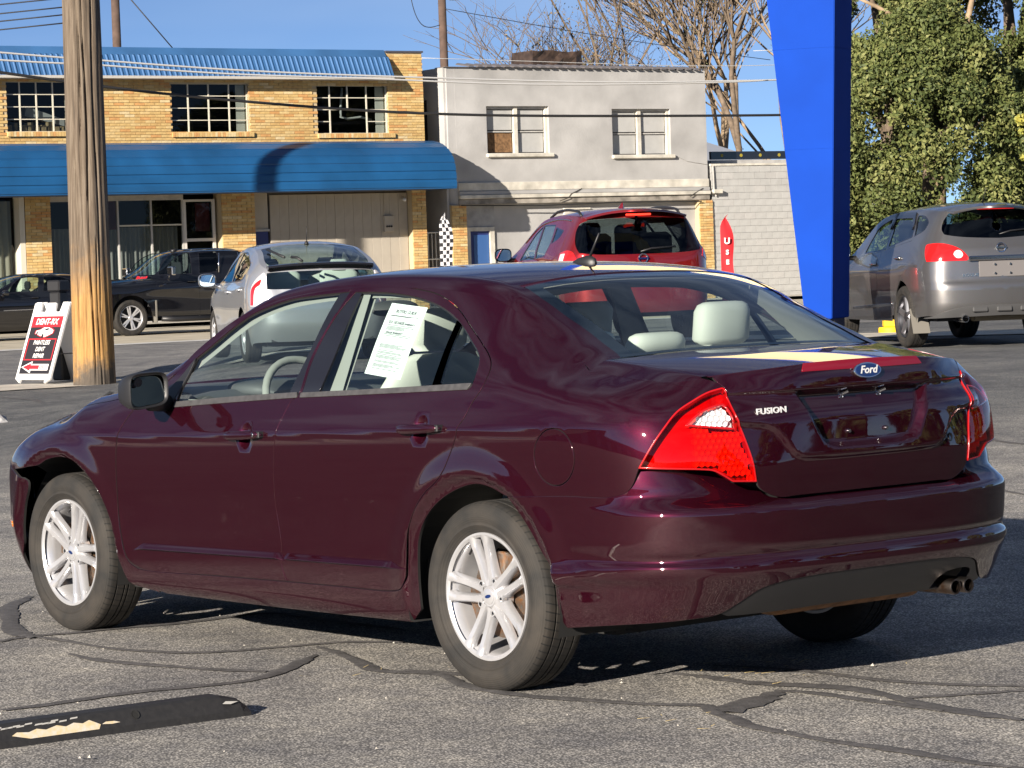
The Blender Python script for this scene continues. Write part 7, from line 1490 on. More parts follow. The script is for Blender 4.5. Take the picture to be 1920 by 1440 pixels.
def stucco_building():
    r = empty('stucco_building', (FP[0], FP[1], .1), FRZ, 'grey stucco two-storey building with two painted-over windows', 'building'); Z = -.1
    W = [(10.3, 12.40, 4.54 + Z, 5.87 + Z), (14.58, 16.65, 4.46 + Z, 5.79 + Z)]
    m = MB(); a = 8.98
    m.box(9.02, W[0][0], .0, .3, 3.6, 6.86); m.box(W[0][1], W[1][0], 0, .3, 3.6, 6.86); m.box(W[1][1], 17.95, 0, .3, 3.6, 6.82)
    for w in W: m.box(w[0], w[1], 0, .3, 3.6, w[2]); m.box(w[0], w[1], 0, .3, w[3], 6.85)
    m.box(8.95, 9.02, .06, 8, 0, 6.85); m.box(9.02, 17.95, 7.9, 8, 0, 6.8); m.box(17.9, 17.95, .3, 8, 0, 6.8); m.box(9.02, 17.9, .3, 7.9, 6.7, 6.8); m.build('wall', M_STUC, r)
    # rounded corner
    n = 10; v = []
    for i in range(n + 1): t_ = math.pi / 2 * i / n; v += [(9.30 - .35 * math.cos(t_), .35 - .352 * math.sin(t_), 0.0), (9.30 - .35 * math.cos(t_), .35 - .352 * math.sin(t_), 6.87)]
    mk('rounded_corner', v, [(2 * i, 2 * i + 2, 2 * i + 3, 2 * i + 1) for i in range(n)], M_STUC, r, smooth=True)
    fbox(r, 'ground_floor_wall', 10.55, 17.6, .18, .4, 0, 3.6, M_STUC); fbox(r, 'ground_floor_wall', 9.45, 9.62, .18, .4, 0, 3.6, M_GRYP)
    for k, (a0, a1, z0, z1) in enumerate(W):
        w = empty('window'); w.parent = r; mid = (a0 + a1) / 2 - .02
        for x0, x1 in ((a0, a0 + .07), (mid - .06, mid + .06), (a1 - .07, a1)): fbox(w, 'window_post', x0, x1, .09, .20, z0, z1, M_STUCL)
        fbox(w, 'window_head', a0 + .07, a1 - .07, .10, .19, z1 - .07, z1, M_GRYP); fbox(w, 'sill', a0 - .04, a1 + .10, -.10, .15, z0 - .12, z0 - .01, M_STUCL, .02)
        zm = (z0 + z1) / 2 - .05
        for i, (x0, x1) in enumerate(((a0 + .07, mid - .06), (mid + .06, a1 - .07))):
            for j, (q0, q1) in enumerate(((z0, zm - .02), (zm + .02, z1 - .07))):
                ply = k == 0 and i == 0 and j == 0
                fbox(w, 'pane', x0 + .03, x1 - .03, .19 if j == 0 else .17, .22, q0 + .03, q1 - .02, pmat('weathered_plywood', (.20, .11, .05), rough=.9, noise=(14, .5)) if ply else pmat('painted_over_glass', (.42, .42, .41), rough=.55, noise=(3, .1)))
            fbox(w, 'meeting_rail', x0, x1, .15, .21, zm - .02, zm + .02, M_GRYP)
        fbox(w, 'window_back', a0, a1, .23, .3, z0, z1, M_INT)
    # stained mouldings between the floors
    for i, (y, z0, z1, mt) in enumerate(((-.05, 3.38, 3.62, M_STUCL), (-.09, 3.27, 3.375, M_STUC), (-.13, 3.16, 3.265, M_STUCL), (-.07, 3.0, 3.155, pmat('stained_plaster', (.34, .31, .27), rough=.95, noise=(3, .55))))):
        fbox(r, 'moulding', 9.28, 17.96, y, .2, z0, z1, mt, .012)
    M_CRK = pmat('crack_dark', (.03, .028, .025), rough=1)
    for pts in ([(12.6, 3.05), (12.9, 3.14), (13.0, 3.25), (13.4, 3.40)], [(17.2, 3.1), (17.4, 3.22), (17.7, 3.34)]): MB().tube([(a, -.134 if z < 3.27 else -.095, z) for a, z in pts], .012, 5).build('plaster_crack', M_CRK, r)
    # roof tiles along the parapet
    first = None; x = 9.7
    while x < 17.8:
        if first is None:
            v = []; n = 8
            for i in range(n + 1): a_ = math.pi * i / n; v += [(.09 - .09 * math.cos(a_), -.12, .0 + .055 * math.sin(a_)), (.09 - .09 * math.cos(a_), .6, .10 + .055 * math.sin(a_))]
            f = [(2 * i, 2 * i + 2, 2 * i + 3, 2 * i + 1) for i in range(n)] + [tuple(range(0, 2 * n + 2, 2))]; o = mk('coping_tile', v, f, pmat('metal_tile', (.30, .27, .26), rough=.35, metal=.6), r); first = o.data
        else: o = bpy.data.objects.new('coping_tile', first); COL.objects.link(o); o.parent = r
        o.location = (x, 0, 6.87 - (x - 9.7) * .006); x += .30
    fbox(r, 'coping_strip', 8.95, 17.97, -.06, .5, 6.855, 6.872, pmat('metal_tile', (.30, .27, .26), rough=.35, metal=.6))
    # covered box on the roof
    rng = random.Random(2); v = []
    for i in range(9):
        for j in range(5): v.append((13.8 + 1.85 * i / 8 + rng.uniform(-.03, .03) + .06 * j / 4 * (1 if i < 4 else -1), 3. + rng.uniform(-.05, .05), 6.8 + .80 * j / 4 + rng.uniform(-.03, .03)))
    f = [(i * 5 + j, i * 5 + 5 + j, i * 5 + 6 + j, i * 5 + 1 + j) for i in range(8) for j in range(4)]; k = len(v); v2 = [(q[0], q[1] + 1.2, q[2]) for q in v]
    f += [tuple(reversed([e + k for e in q])) for q in f] + [(i * 5 + 4, i * 5 + 9, i * 5 + 9 + k, i * 5 + 4 + k) for i in range(8)] + [(j, j + 1, j + 1 + k, j + k) for j in range(4)] + [(40 + j + 1, 40 + j, 40 + j + k, 41 + j + k) for j in range(4)]
    tp = mk('roof_unit', v + v2, f, pmat('brown_tarpaulin', (.055, .035, .025), rough=.45, noise=(5, .6)), r)
    # ground floor: brick pilasters, blue door
    rng = random.Random(9); bricks(r, [(9.03, 9.50, 0, 3.0, -.05), (17.58, 18.06, 0, 3.0, -.05)], 0, 0, [], .23, .066, .0105, BR, rng, 0); fbox(r, 'pilaster', 9.03, 9.50, -.03, .4, 0, 3.0, M_MORT); fbox(r, 'pilaster', 17.58, 18.06, -.03, .4, 0, 3.0, M_MORT)
    fbox(r, 'board_panel', 9.60, 10.55, .16, .3, 2.30, 3.0, pmat('weathered_grey_boards', (.36, .36, .36), rough=.9, noise=(3, .3)))
    d = empty('blue_door'); d.parent = r; fbox(d, 'door_leaf', 9.72, 10.38, .20, .24, .0, 2.25, M_BLUED); fbox(d, 'door_panel', 9.86, 10.36, .185, .21, .2, 2.14, M_BLUEL)
    for a0, a1, z0, z1 in ((9.60, 9.72, 0, 2.36), (10.38, 10.52, 0, 2.36), (9.72, 10.38, 2.25, 2.36)): fbox(d, 'door_frame', a0, a1, .12, .26, z0, z1, M_STUCL)
    MB().lathe([(0, .05), (.025, .05), (.03, 0)], 10, lambda a, b, c: (10.28 + a, .185 - c, 1.05 + b)).build('door_knob', M_CHROME, d)
    fbox(r, 'junction_box', 12.9, 13.8, .10, .2, 2.65, 2.85, M_STUCL); MB().tube([(9.3, -.13, 2.98), (12, -.14, 2.93), (15, -.14, 2.98), (17.6, -.13, 2.95)], .018, 6).build('wall_cable', M_BLACK, r)
    MB().tube([(16.7, -.02, 4.35), (17.2, -.02, 4.15), (17.9, -.02, 4.05)], .008, 5).build('wall_cable', M_GRYP, r)
    # alley gate
    g = tag(empty('alley_gate', (FP[0], FP[1], .1), FRZ), 'white barred metal gate closing the alley between brick and stucco buildings', 'gate')
    M_GATE = pmat('white_gate_paint', (.55, .55, .52), rough=.6)
    for x in np.linspace(8.30, 8.92, 6): MB().tube([(x, .5, 0), (x, .5, 2.25)], .013, 6).build('gate_bar', M_GATE, g)
    for z in (.15, 1.5, 2.25): MB().tube([(8.28, .5, z), (8.95, .5, z)], .02, 6).build('gate_rail', M_GATE, g)
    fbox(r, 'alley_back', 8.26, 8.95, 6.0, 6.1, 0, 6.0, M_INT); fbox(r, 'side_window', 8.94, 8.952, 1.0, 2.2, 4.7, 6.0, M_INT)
    return r
def block_building():
    r = empty('block_building', (FP[0], FP[1], .1), FRZ, 'low grey painted concrete-block building between stucco building and blue pylon', 'building'); rng = random.Random(6)
    mats = [pmat('grey_painted_block_%d' % i, c, rough=.9, noise=(3, .12)) for i, c in enumerate(((.43, .43, .42), (.44, .44, .43), (.42, .42, .41), (.445, .44, .43), (.425, .42, .41)))]
    fbox(r, 'wall', 18.08, 26.0, .02, .3, 0, 4.04, pmat('block_joint', (.425, .42, .41), rough=.95)); fbox(r, 'side_wall', 18.08, 18.2, .3, 8, 0, 4.0, M_STUC); fbox(r, 'roof', 18.2, 26, .3, 8, 3.9, 4.0, M_STUC)
    bricks(r, [(18.08, 26.0, .0, 4.0, 0)], 0, 0, [], .393, .193, .007, mats, rng, 300, name='block', proud=.003)
    fbox(r, 'coping', 18.05, 26.1, -.03, .35, 4.0, 4.06, M_STUCL)
    m = MB(); m.tube([(18.12, -.04, 4.0), (18.13, -.05, 3.3), (18.2, -.05, 3.1)], .022, 6); m.build('drain_cable', M_GRYP, r); fbox(r, 'lamp_box', 18.05, 18.38, -.16, -.02, 3.18, 3.30, M_STUCL, .01)
    sg = tag(empty('roof_sign', (FP[0], FP[1], .1), FRZ), 'long black board with yellow dots on the roof of the block building', 'sign board'); fbox(sg, 'board', 18.75, 22.5, .9, 1.0, 4.22, 4.46, M_TRIM); fbox(sg, 'board_base', 18.75, 22.5, .92, 1.6, 4.0, 4.20, M_GRYP)
    for k in range(4): MB().lathe([(0, .01), (.05, .01), (.05, 0)], 14, lambda a, b, c, k=k: (19.15 + .72 * k + a, .9 - c, 4.34 + b)).build('yellow_dot', pmat('yellow_dot', (.35, .28, .03), rough=.6), sg)
    return r
brick_building(); stucco_building(); block_building()
# shed with a pale metal roof and a small gabled house behind
s_ = tag(empty('shed', (69.5, -66.0, .1), FRZ), 'shed with pale blue-grey metal roof behind the block building', 'shed')
m = MB(); m.add([(-3, -2, 4.55), (1.2, -2, 4.55), (-.5, 1.2, 5.75), (-3, 1.2, 5.75), (1.2, 4.4, 4.55), (-3, 4.4, 4.55)], [(0, 1, 2, 3), (1, 4, 2), (3, 2, 4, 5)]); m.build('roof', pmat('pale_metal_roof', (.38, .42, .50), rough=.5, metal=.3), s_)
m = MB(); m.box(-2.9, 1.1, -1.9, 4.3, 0, 4.55); m.build('wall', pmat('white_shed_wall', (.55, .54, .52), rough=.8), s_)
hx = tag(empty('small_house', (49.0, -57.9, .0), R(-133)), 'small gabled house front peeping over the roof of the grey crossover', 'house')
m = MB(); m.box(-.9, .9, 0, 5, 0, 2.2); m.add([(-.9, 0, 2.2), (.9, 0, 2.2), (0, 0, 3.05)], [(0, 1, 2)]); m.build('wall', pmat('grey_house_siding', (.40, .38, .34), rough=.9, noise=(8, .2)), hx)
for sg in (-1, 1):
    m = MB(); m.add([(sg * 1.05, -.15, 2.06), (0, -.15, 3.13), (0, 5, 3.13), (sg * 1.05, 5, 2.06), (sg * 1.05, -.15, 2.0), (0, -.15, 3.05), (0, 5, 3.05), (sg * 1.05, 5, 2.0)], [(0, 1, 2, 3), (7, 6, 5, 4), (0, 4, 5, 1), (2, 6, 7, 3), (0, 3, 7, 4)]); m.build('roof', pmat('grey_shingle_edge', (.33, .32, .31), rough=.9), hx)
fbox(hx, 'gable_vent', -.12, .12, -.03, 0, 2.35, 2.75, pmat('pale_vent', (.5, .48, .44), rough=.8))
# ------------------------------------------------------------------ trees
M_LEAF = [pmat('evergreen_leaf_%d' % i, c, rough=.65, spec=.3) for i, c in enumerate(((.085, .105, .030), (.12, .14, .042), (.060, .080, .024), (.17, .18, .06)))]
M_LEAFY = [pmat('yellowing_leaf_%d' % i, c, rough=.65) for i, c in enumerate(((.30, .27, .04), (.36, .34, .07), (.22, .24, .05)))]
M_BARK = pmat('grey_brown_bark', (.16, .12, .085), rough=.95, noise=(6, .4), bump=(20, .5)); M_BARKL = pmat('tan_bark', (.30, .22, .14), rough=.95, noise=(5, .35), bump=(20, .5))
def crown(name, clumps, leaves, size, mats, seed, parent, droop=.0):
    """clumps: (x, y, z, radius); leaf-sized quads spread through every clump, denser near its skin"""
    rg = np.random.default_rng(seed); cl = np.array(clumps); w = cl[:, 3] ** 2; w /= w.sum(); idx = rg.choice(len(cl), leaves, p=w)
    d = rg.normal(size=(leaves, 3)); d /= np.linalg.norm(d, axis=1, keepdims=True); r = cl[idx, 3] * (rg.random(leaves) ** .45)
    c = cl[idx, :3] + d * r[:, None]; n = d + rg.normal(size=(leaves, 3)) * .7; n /= np.linalg.norm(n, axis=1, keepdims=True)
    a = np.cross(n, rg.normal(size=(leaves, 3))); a /= np.linalg.norm(a, axis=1, keepdims=True); b = np.cross(n, a); s = size * (.55 + rg.random(leaves) * .9)
    a = a * s[:, None]; b = b * (s * .55)[:, None]
    v = np.stack([c - a, c - b, c + a, c + b], 1).reshape(-1, 3); me = bpy.data.meshes.new(name); me.vertices.add(len(v)); me.vertices.foreach_set('co', v.ravel()); me.loops.add(4 * leaves); me.polygons.add(leaves)
    me.loops.foreach_set('vertex_index', np.arange(4 * leaves)); me.polygons.foreach_set('loop_start', np.arange(0, 4 * leaves, 4)); me.polygons.foreach_set('loop_total', np.full(leaves, 4))
    for m in mats: me.materials.append(m)
    ck = rg.integers(0, len(mats), len(cl)); mi = np.where(rg.random(leaves) < .6, ck[idx], rg.integers(0, len(mats), leaves)); me.polygons.foreach_set('material_index', mi); me.update(calc_edges=True)
    o = bpy.data.objects.new(name, me); COL.objects.link(o); o.parent = parent; return o
def leafy_tree(label, base, H, R0, z0, seed, leaves=16000, size=.11, mats=None, ncl=120, limbs=5, cat='tree', group=None, flat=1.0, bark=None):
    rg = random.Random(seed); t = empty('leafy_tree', base, 0, label, cat, group); tr = MB(); top = Vector((rg.uniform(-.3, .3), rg.uniform(-.3, .3), H * .8))
    tr.tube([(0, 0, 0), (.05, .02, H * .25), tuple(top * .6), tuple(top)], [.28 * H / 8, .22 * H / 8, .14 * H / 8, .03], 10)
    cl = []
    for k in range(limbs):
        a = rg.random() * 6.28; z = H * rg.uniform(.25, .6); e = Vector((math.cos(a) * R0 * .75, math.sin(a) * R0 * .75, z + H * .22)); tr.tube([(0, 0, z), tuple(e * .5 + Vector((0, 0, z * .55))), tuple(e)], [.12 * H / 8, .08 * H / 8, .02], 7)
    tr.build('trunk', bark or M_BARK, t, smooth=True)
    for k in range(ncl):
        z = z0 + (H - z0) * (rg.random() ** .9); q = (z - z0) / (H - z0); rr = R0 * (math.sin(math.pi * min(1, .12 + q * .88)) ** .55) * (.55 + .45 * rg.random() ** .5); a = rg.random() * 6.283
        cl.append((math.cos(a) * rr, math.sin(a) * rr * flat, z, R0 * rg.uniform(.12, .24)))
    crown('crown', cl, leaves, size, mats or M_LEAF, seed, t); return t
TG = 'trees behind the street on the right'
def on_g(x, y): return (x, y, float(hz(x, y)))
leafy_tree('broad dark evergreen tree filling the view right of the blue pylon', on_g(39.2, -44.2), 6.9, 2.45, .2, 1, 120000, .052, ncl=260, group=TG)
leafy_tree('tall evergreen tree rising at the top right corner behind the bare tan trunk', on_g(40.4, -49.0), 11.5, 2.5, 4.4, 2, 70000, .055, ncl=170, group=TG)
leafy_tree('dark evergreen tree at the right edge behind the small house', on_g(39.2, -49.6), 7.5, 2.5, .5, 3, 70000, .055, ncl=150, group=TG)
leafy_tree('evergreen tree standing just right of the blue pylon top', on_g(44.6, -48.6), 11.0, 1.75, 1.6, 4, 60000, .055, ncl=140, group=TG)
leafy_tree('yellowing small tree at the right edge above the grey crossover', on_g(36.5, -45.0), 4.9, .55, 3.3, 5, 5000, .055, mats=M_LEAFY, ncl=26, limbs=2, group=TG)
leafy_tree('distant evergreen tree behind the bare trees', on_g(62.0, -78.0), 9.0, 3.5, 1.5, 6, 26000, .11, ncl=100, group=TG)
# big bare tan trunk leaning out of the evergreens
t = empty('bare_trunk_tree', on_g(40.4, -45.7), 0, 'tan leaning trunk with bare forks above the evergreens', 'tree'); m = MB()
m.tube([(0, 0, 0), (.0, -.1, 3.0), (-.05, -.15, 5.2), (.25, .15, 6.6), (.55, .5, 8.2), (.7, .7, 9.5)], [.26, .22, .19, .17, .13, .06], 12); m.tube([(.0, -.1, 4.6), (-.5, -.6, 6.2), (-.7, -1.0, 8.0)], [.13, .10, .04], 8); m.tube([(.25, .15, 6.6), (.9, .9, 7.2), (1.3, 1.4, 7.5)], [.07, .05, .02], 8); m.build('trunk', M_BARKL, t, smooth=True)
def bare_tree(label, base, H, seed, spread=.5, bark=None, twig=2600):
    rg = random.Random(seed); t = empty('bare_tree', base, 0, label, 'tree', 'bare trees behind the stucco building'); m = MB(); tips = []
    def grow(p, d, L, r, lev):
        n = 3; pts = [p]; q = p; dd = d
        for i in range(n):
            dd = (dd + Vector((rg.uniform(-1, 1), rg.uniform(-1, 1), rg.uniform(-.2, .5))) * .16).normalized(); q = q + dd * (L / n); pts.append(q)
        m.tube(pts, [r, r * .88, r * .78, r * .66], 7 if lev < 2 else 3, caps=False)
        if lev >= 6 or r < .006: tips.append(q); return
        for k in range(rg.choice((3, 3, 4)) if lev < 4 else 2):
            a = rg.random() * 6.283; sd_ = Vector((math.cos(a), math.sin(a), rg.uniform(-.1, .5))); grow(q if k else pts[rg.choice((1, 2, 2, 3))], (dd + sd_ * spread * rg.uniform(.7, 1.5)).normalized(), L * rg.uniform(.62, .85), r * rg.uniform(.55, .72), lev + 1)
        if lev < 4: tips.append(q)
    grow(Vector((0, 0, 0)), Vector((rg.uniform(-.06, .06), rg.uniform(-.06, .06), 1)), H * .40, H * .0135, 0); m.build('trunk', bark or M_BARK, t, smooth=True)
    if twig: crown('withered_leaves', [(*q, .30) for q in tips], twig, .045, [pmat('withered_leaf_%d' % i, c, rough=.9) for i, c in enumerate(((.14, .10, .05), (.12, .12, .05), (.20, .15, .08)))], seed, t)
    return t
bare_tree('bare tree with forked trunk left of the blue pylon, nearest the stucco roof', (72.0, -66.0, 0), 11.5, 21, .55); bare_tree('tall bare brown tree close beside the left edge of the blue pylon', (70.5, -68.2, 0), 13.5, 22, .42)
bare_tree('bare tan-barked tree in the gap between stucco building and pylon', (75.0, -72.0, 0), 13.0, 23, .45, M_BARKL); bare_tree('thin bare tree above the right end of the stucco roof', (74.5, -66.6, 0), 12.0, 24, .5); bare_tree('low bare shrub tree behind the covered box on the stucco roof', (75.4, -64.2, 0), 9.0, 25, .8, None, 0)
bare_tree('bare tree with dense twigs partly hidden behind the pylon', (69.0, -69.6, 0), 12.5, 26, .5, M_BARKL)
# unseen trees added behind the camera for their dark reflections in the paint
for k, (x, y, h_, r_) in enumerate(((-30, -26, 7.5, 4.2), (-37, -16, 8, 4.5), (-24, -34, 7, 4.0), (-15, -40, 7.5, 4.2), (-43, -5, 8, 4.6), (-6, -44, 7, 4))):
    leafy_tree('%s leafy tree of the out-of-view row added behind the lot for reflections' % ('first', 'second', 'third', 'fourth', 'fifth', 'sixth')[k], (x, y, 0), h_, r_, .3, 40 + k, 14000, .26, ncl=80, group='added trees along the back of the lot')
# ------------------------------------------------------------------ pylon, pole, wires, signs, flags, wheel stop
M_PYL = pmat('bright_blue_paint', (.002, .046, .35), rough=.75, coat=0, spec=.15, noise=(1.2, .12))
def pylon():
    e1 = Vector((-.89, -.456, 0)); e2 = Vector((.456, -.89, 0)); base = Vector((15.655, -16.40, 0)); r = empty('sign_pylon', (base.x, base.y, .3), 0, 'tall bright blue tapered sign pylon standing left of the grey crossover', 'pylon')
    z0, z1, zt = .40, 3.95, 5.0      # heights above the lot
    def L(z): k = (z - z0) / (z1 - z0); return -.345 * k * .98 + 0.0, .315 + .135 * k
    v = []
    for z in (z0, 1.6, 2.8, z1, zt):
        a, b = L(z); th = .66
        for u, w in ((a, 0), (b, 0), (b, th), (a, th)): q = e1 * u + e2 * w; v.append((q.x, q.y, z))
    f = [(4 * i + k, 4 * i + (k + 1) % 4, 4 * i + 4 + (k + 1) % 4, 4 * i + 4 + k) for i in range(4) for k in range(4)] + [(3, 2, 1, 0), (16, 17, 18, 19)]
    o = mk('pylon_body', v, f, M_PYL, r); bm = bmesh.new(); bm.from_mesh(o.data); bmesh.ops.recalc_face_normals(bm, faces=bm.faces); bmesh.ops.bevel(bm, geom=[e for e in bm.edges if len(e.link_faces) == 2 and e.calc_face_angle(0) > 1], offset=.008, segments=2, affect='EDGES'); bm.to_mesh(o.data); bm.free()
    m = MB(); fr = lambda x, y, z: tuple(e1 * x + e2 * y + Vector((0, 0, z)))
    for zs in (2.30, 3.42):
        a, b = L(zs); MB().prism([(a - .004, -.003), (b + .004, -.003), (b + .004, .663), (a - .004, .663)], zs, zs + .008, fr).build('weld_seam', M_PYL, r)
    m.prism([(.03, .10), (.29, .10), (.29, .56), (.03, .56)], -.32, .42, fr); m.build('pylon_footing', pmat('dark_blue_footing', (.006, .02, .08), rough=.6), r)
    m = MB(); m.prism([(-2.6, -.05), (2.7, -.05), (2.7, .72), (-2.6, .72)], 5.0, 7.9, fr); m.build('sign_cabinet', M_PYL, r)
    for y0, y1 in ((-.07, -.052), (.722, .74)): m = MB(); m.prism([(-2.35, y0), (2.45, y0), (2.45, y1), (-2.35, y1)], 5.25, 7.65, fr); m.build('sign_face', pmat('cream_sign_face', (.72, .58, .30), rough=.5), r)
    return r
pylon()
def wood_pole():
    ax0 = Vector((26.037, -13.467, -.05)); ax1 = Vector((26.345, -13.70, 10.2)); r = empty('utility_pole', tuple(ax0), 0, 'thick weathered wooden utility pole beside the sandwich board', 'pole'); rg = np.random.default_rng(7); na, nz_ = 120, 170
    A = np.linspace(0, 2 * np.pi, na, endpoint=False); Zk = np.linspace(0, 1, nz_) ** 1.5; d = ax1 - ax0; v = []; cr = [(rg.random() * 6.283, rg.random(), rg.uniform(.2, .6), rg.uniform(.006, .016)) for _ in range(26)]
    cr += [(2.62, .0, 1.2, .07), (2.30, .25, .8, .06), (1.9, 0, .35, .05), (3.1, .1, .6, .05), (2.95, .0, .2, .04)]
    for k in Zk:
        rad = .272 - .05 * k; c = ax0 + d * k; off = np.zeros(na)
        for a0, s0, ln, dp in cr:
            if s0 <= k <= s0 + ln:
                ww = .022 * min(1, 12 * (k - s0) + .2, 12 * (s0 + ln - k) + .2); aa = a0 + .05 * math.sin(k * 21 + a0 * 5); da = (A - aa + np.pi) % (2 * np.pi) - np.pi; off -= dp * np.exp(-(da / (ww + .012)) ** 2)
        off += .0035 * np.sin(A * 17 + 3 * math.sin(k * 6)) + .004 * np.sin(A * 5 + k * 4) + .012 * math.exp(-k * 40)
        for a, o_ in zip(A, off): v.append((c.x - ax0.x + (rad + o_) * math.cos(a), c.y - ax0.y + (rad + o_) * math.sin(a), c.z - ax0.z))
    f = [(i * na + j, i * na + (j + 1) % na, i * na + na + (j + 1) % na, i * na + na + j) for i in range(nz_ - 1) for j in range(na)]
    m = bpy.data.materials.new('weathered_pole_wood'); m.use_nodes = True; n = m.node_tree.nodes; L = m.node_tree.links; b = n['Principled BSDF']; b.inputs['Roughness'].default_value = .9
    t = n.new('ShaderNodeTexCoord'); mp_ = n.new('ShaderNodeMapping'); mp_.inputs['Scale'].default_value = (26, 26, .9); L.new(t.outputs['Object'], mp_.inputs[0]); z = n.new('ShaderNodeTexNoise'); z.inputs['Scale'].default_value = 1; z.inputs['Detail'].default_value = 7; z.inputs['Roughness'].default_value = .65; L.new(mp_.outputs[0], z.inputs['Vector'])
    def rmp(src, st):
        r_ = n.new('ShaderNodeValToRGB'); e = r_.color_ramp.elements; e[0].position, e[0].color = st[0][0], (*st[0][1], 1); e[1].position, e[1].color = st[-1][0], (*st[-1][1], 1)
        for p_, c in st[1:-1]: q = e.new(p_); q.color = (*c, 1)
        L.new(src, r_.inputs[0]); return r_
    grey = rmp(z.outputs[0], [(.28, (.05, .04, .03)), (.45, (.11, .082, .058)), (.60, (.17, .135, .10)), (.8, (.23, .19, .15))]); org = rmp(z.outputs[0], [(.28, (.10, .045, .015)), (.5, (.36, .20, .065)), (.8, (.50, .31, .12))])
    sp_ = n.new('ShaderNodeSeparateXYZ'); L.new(t.outputs['Object'], sp_.inputs[0]); n2 = n.new('ShaderNodeTexNoise'); n2.inputs['Scale'].default_value = 2.2; n2.inputs['Detail'].default_value = 8; n2.inputs['Roughness'].default_value = .7; L.new(t.outputs['Object'], n2.inputs['Vector'])
    ad = n.new('ShaderNodeMath'); ad.operation = 'MULTIPLY_ADD'; ad.inputs[1].default_value = 1.5; L.new(n2.outputs[0], ad.inputs[0]); L.new(sp_.outputs[2], ad.inputs[2])
    band = rmp(ad.outputs[0], [(0, (0, 0, 0)), (.09, (0, 0, 0)), (.12, (1, 1, 1)), (.19, (.9, .9, .9)), (.26, (.0, .0, .0)), (1, (0, 0, 0))]); mr = n.new('ShaderNodeMath'); mr.operation = 'DIVIDE'; mr.inputs[1].default_value = 10; L.new(ad.outputs[0], mr.inputs[0]); L.new(mr.outputs[0], band.inputs[0])
    x = n.new('ShaderNodeMix'); x.data_type = 'RGBA'; L.new(band.outputs[0], x.inputs[0]); L.new(grey.outputs[0], x.inputs[6]); L.new(org.outputs[0], x.inputs[7])
    low = n.new('ShaderNodeMapRange'); low.inputs[1].default_value = .75; low.inputs[2].default_value = 1.15; L.new(ad.outputs[0], low.inputs[0]); x2 = n.new('ShaderNodeMix'); x2.data_type = 'RGBA'; x2.inputs[6].default_value = (.075, .062, .05, 1); L.new(low.outputs[0], x2.inputs[0]); L.new(x.outputs[2], x2.inputs[7]); L.new(x2.outputs[2], b.inputs['Base Color'])
    bp = n.new('ShaderNodeBump'); bp.inputs['Strength'].default_value = .5; bp.inputs['Distance'].default_value = .02; L.new(z.outputs[0], bp.inputs['Height']); L.new(bp.outputs[0], b.inputs['Normal'])
    mk('pole_shaft', v, f, m, r, smooth=True)
    # ground wire box behind the pole
    return r
wood_pole()
M_POLE2 = pmat('dark_pole_wood', (.10, .065, .05), rough=.9, noise=(4, .3))
def far_pole(label, x, y, H, r0, arm):
    p_ = empty('utility_pole', (x, y, 0), 0, label, 'pole'); MB().tube([(0, 0, 0), (.03, .02, H)], [r0, r0 * .8], 12).build('pole_shaft', M_POLE2, p_, smooth=True)
    if arm:
        m = MB(); m.box(-.06, .06, -1.2, 1.2, H - 1.2, H - 1.08); m.build('crossarm', M_POLE2, p_)
        m = MB(); m.lathe([(0, 0), (.18, 0), (.2, .05), (.2, .5), (.16, .6), (0, .6)], 16, lambda a, b, c: (a - .1, b - .4, H - 2.6 + c)); m.build('transformer', pmat('grey_transformer', (.35, .36, .36), rough=.5), p_, auto=40)
    return p_
far_pole('dark far pole rising above the blue mansard roof left of centre', 76.4, -45.5, 13.5, .17, False); far_pole('far pole with hardware rising between the brick and stucco buildings', 71.05, -55.1, 13, .16, True)
def wire(label, pts, r, mat, o=9.0, raw=False):
    q = [Vector(p_) if raw else Vector((*fac(np.array(p_[0]), np.array(o)), p_[1])) for p_ in pts]; k = np.arange(len(q)); f = cspline(k, np.array([tuple(a) for a in q])) if len(q) > 2 else None
    P_ = [Vector(a) for a in f(np.linspace(0, len(q) - 1, len(q) * 6))] if f else q; o_ = MB().tube(P_, r, 6).build('overhead_cable', mat, smooth=True); tag(o_, label, 'cable', 'overhead cables'); return o_
M_CBL = pmat('black_cable', (.02, .02, .022), rough=.6); M_CBW = pmat('grey_cable', (.50, .50, .50), rough=.5)
wire('thick black cable sagging across the upper windows', [(-16, 7.2), (-7.6, 6.14), (-3.35, 5.65), (2.4, 5.24), (8.37, 5.12), (14.18, 5.13), (16.9, 5.22), (23.25, 5.64), (34, 6.6)], .034, M_CBL, 8.0)
wire('upper pale cable crossing the mansard roof', [(-16, 7.1), (-8.0, 6.51), (-5.67, 6.36), (-2.43, 6.17), (1.86, 6.03), (7.74, 5.92), (11.32, 5.95), (13.45, 5.99), (16.13, 6.1), (22.38, 6.4), (34, 7.0)], .022, M_CBW); wire('lower pale cable crossing the mansard roof eaves', [(-16, 6.8), (-8.0, 6.34), (-5.68, 6.25), (-2.44, 6.07), (1.86, 5.96), (6.14, 5.85), (11.31, 5.91), (13.45, 5.99)], .022, M_CBW)
wire('thin wire above the stucco roof', [(2.93, 6.48), (7.76, 6.39), (13.47, 6.38), (22.39, 6.84), (34, 7.6)], .008, M_CBW); wire('thin high wire across the trees on the right', [(13, 6.75), (18, 6.95), (22.4, 7.2), (34, 8.2)], .008, M_CBW)
for k, (z, lab) in enumerate(((5.05, 'topmost'), (4.93, 'second'), (4.83, 'third'), (4.72, 'lowest'))): wire('%s of four thin wires at the top left reaching the wooden pole' % lab, [(30.5, -8.0, z - .08 + .02 * k), (28.5, -10.6, z - .10), (26.25, -13.4, z + .10)], .009, M_CBL, raw=True)
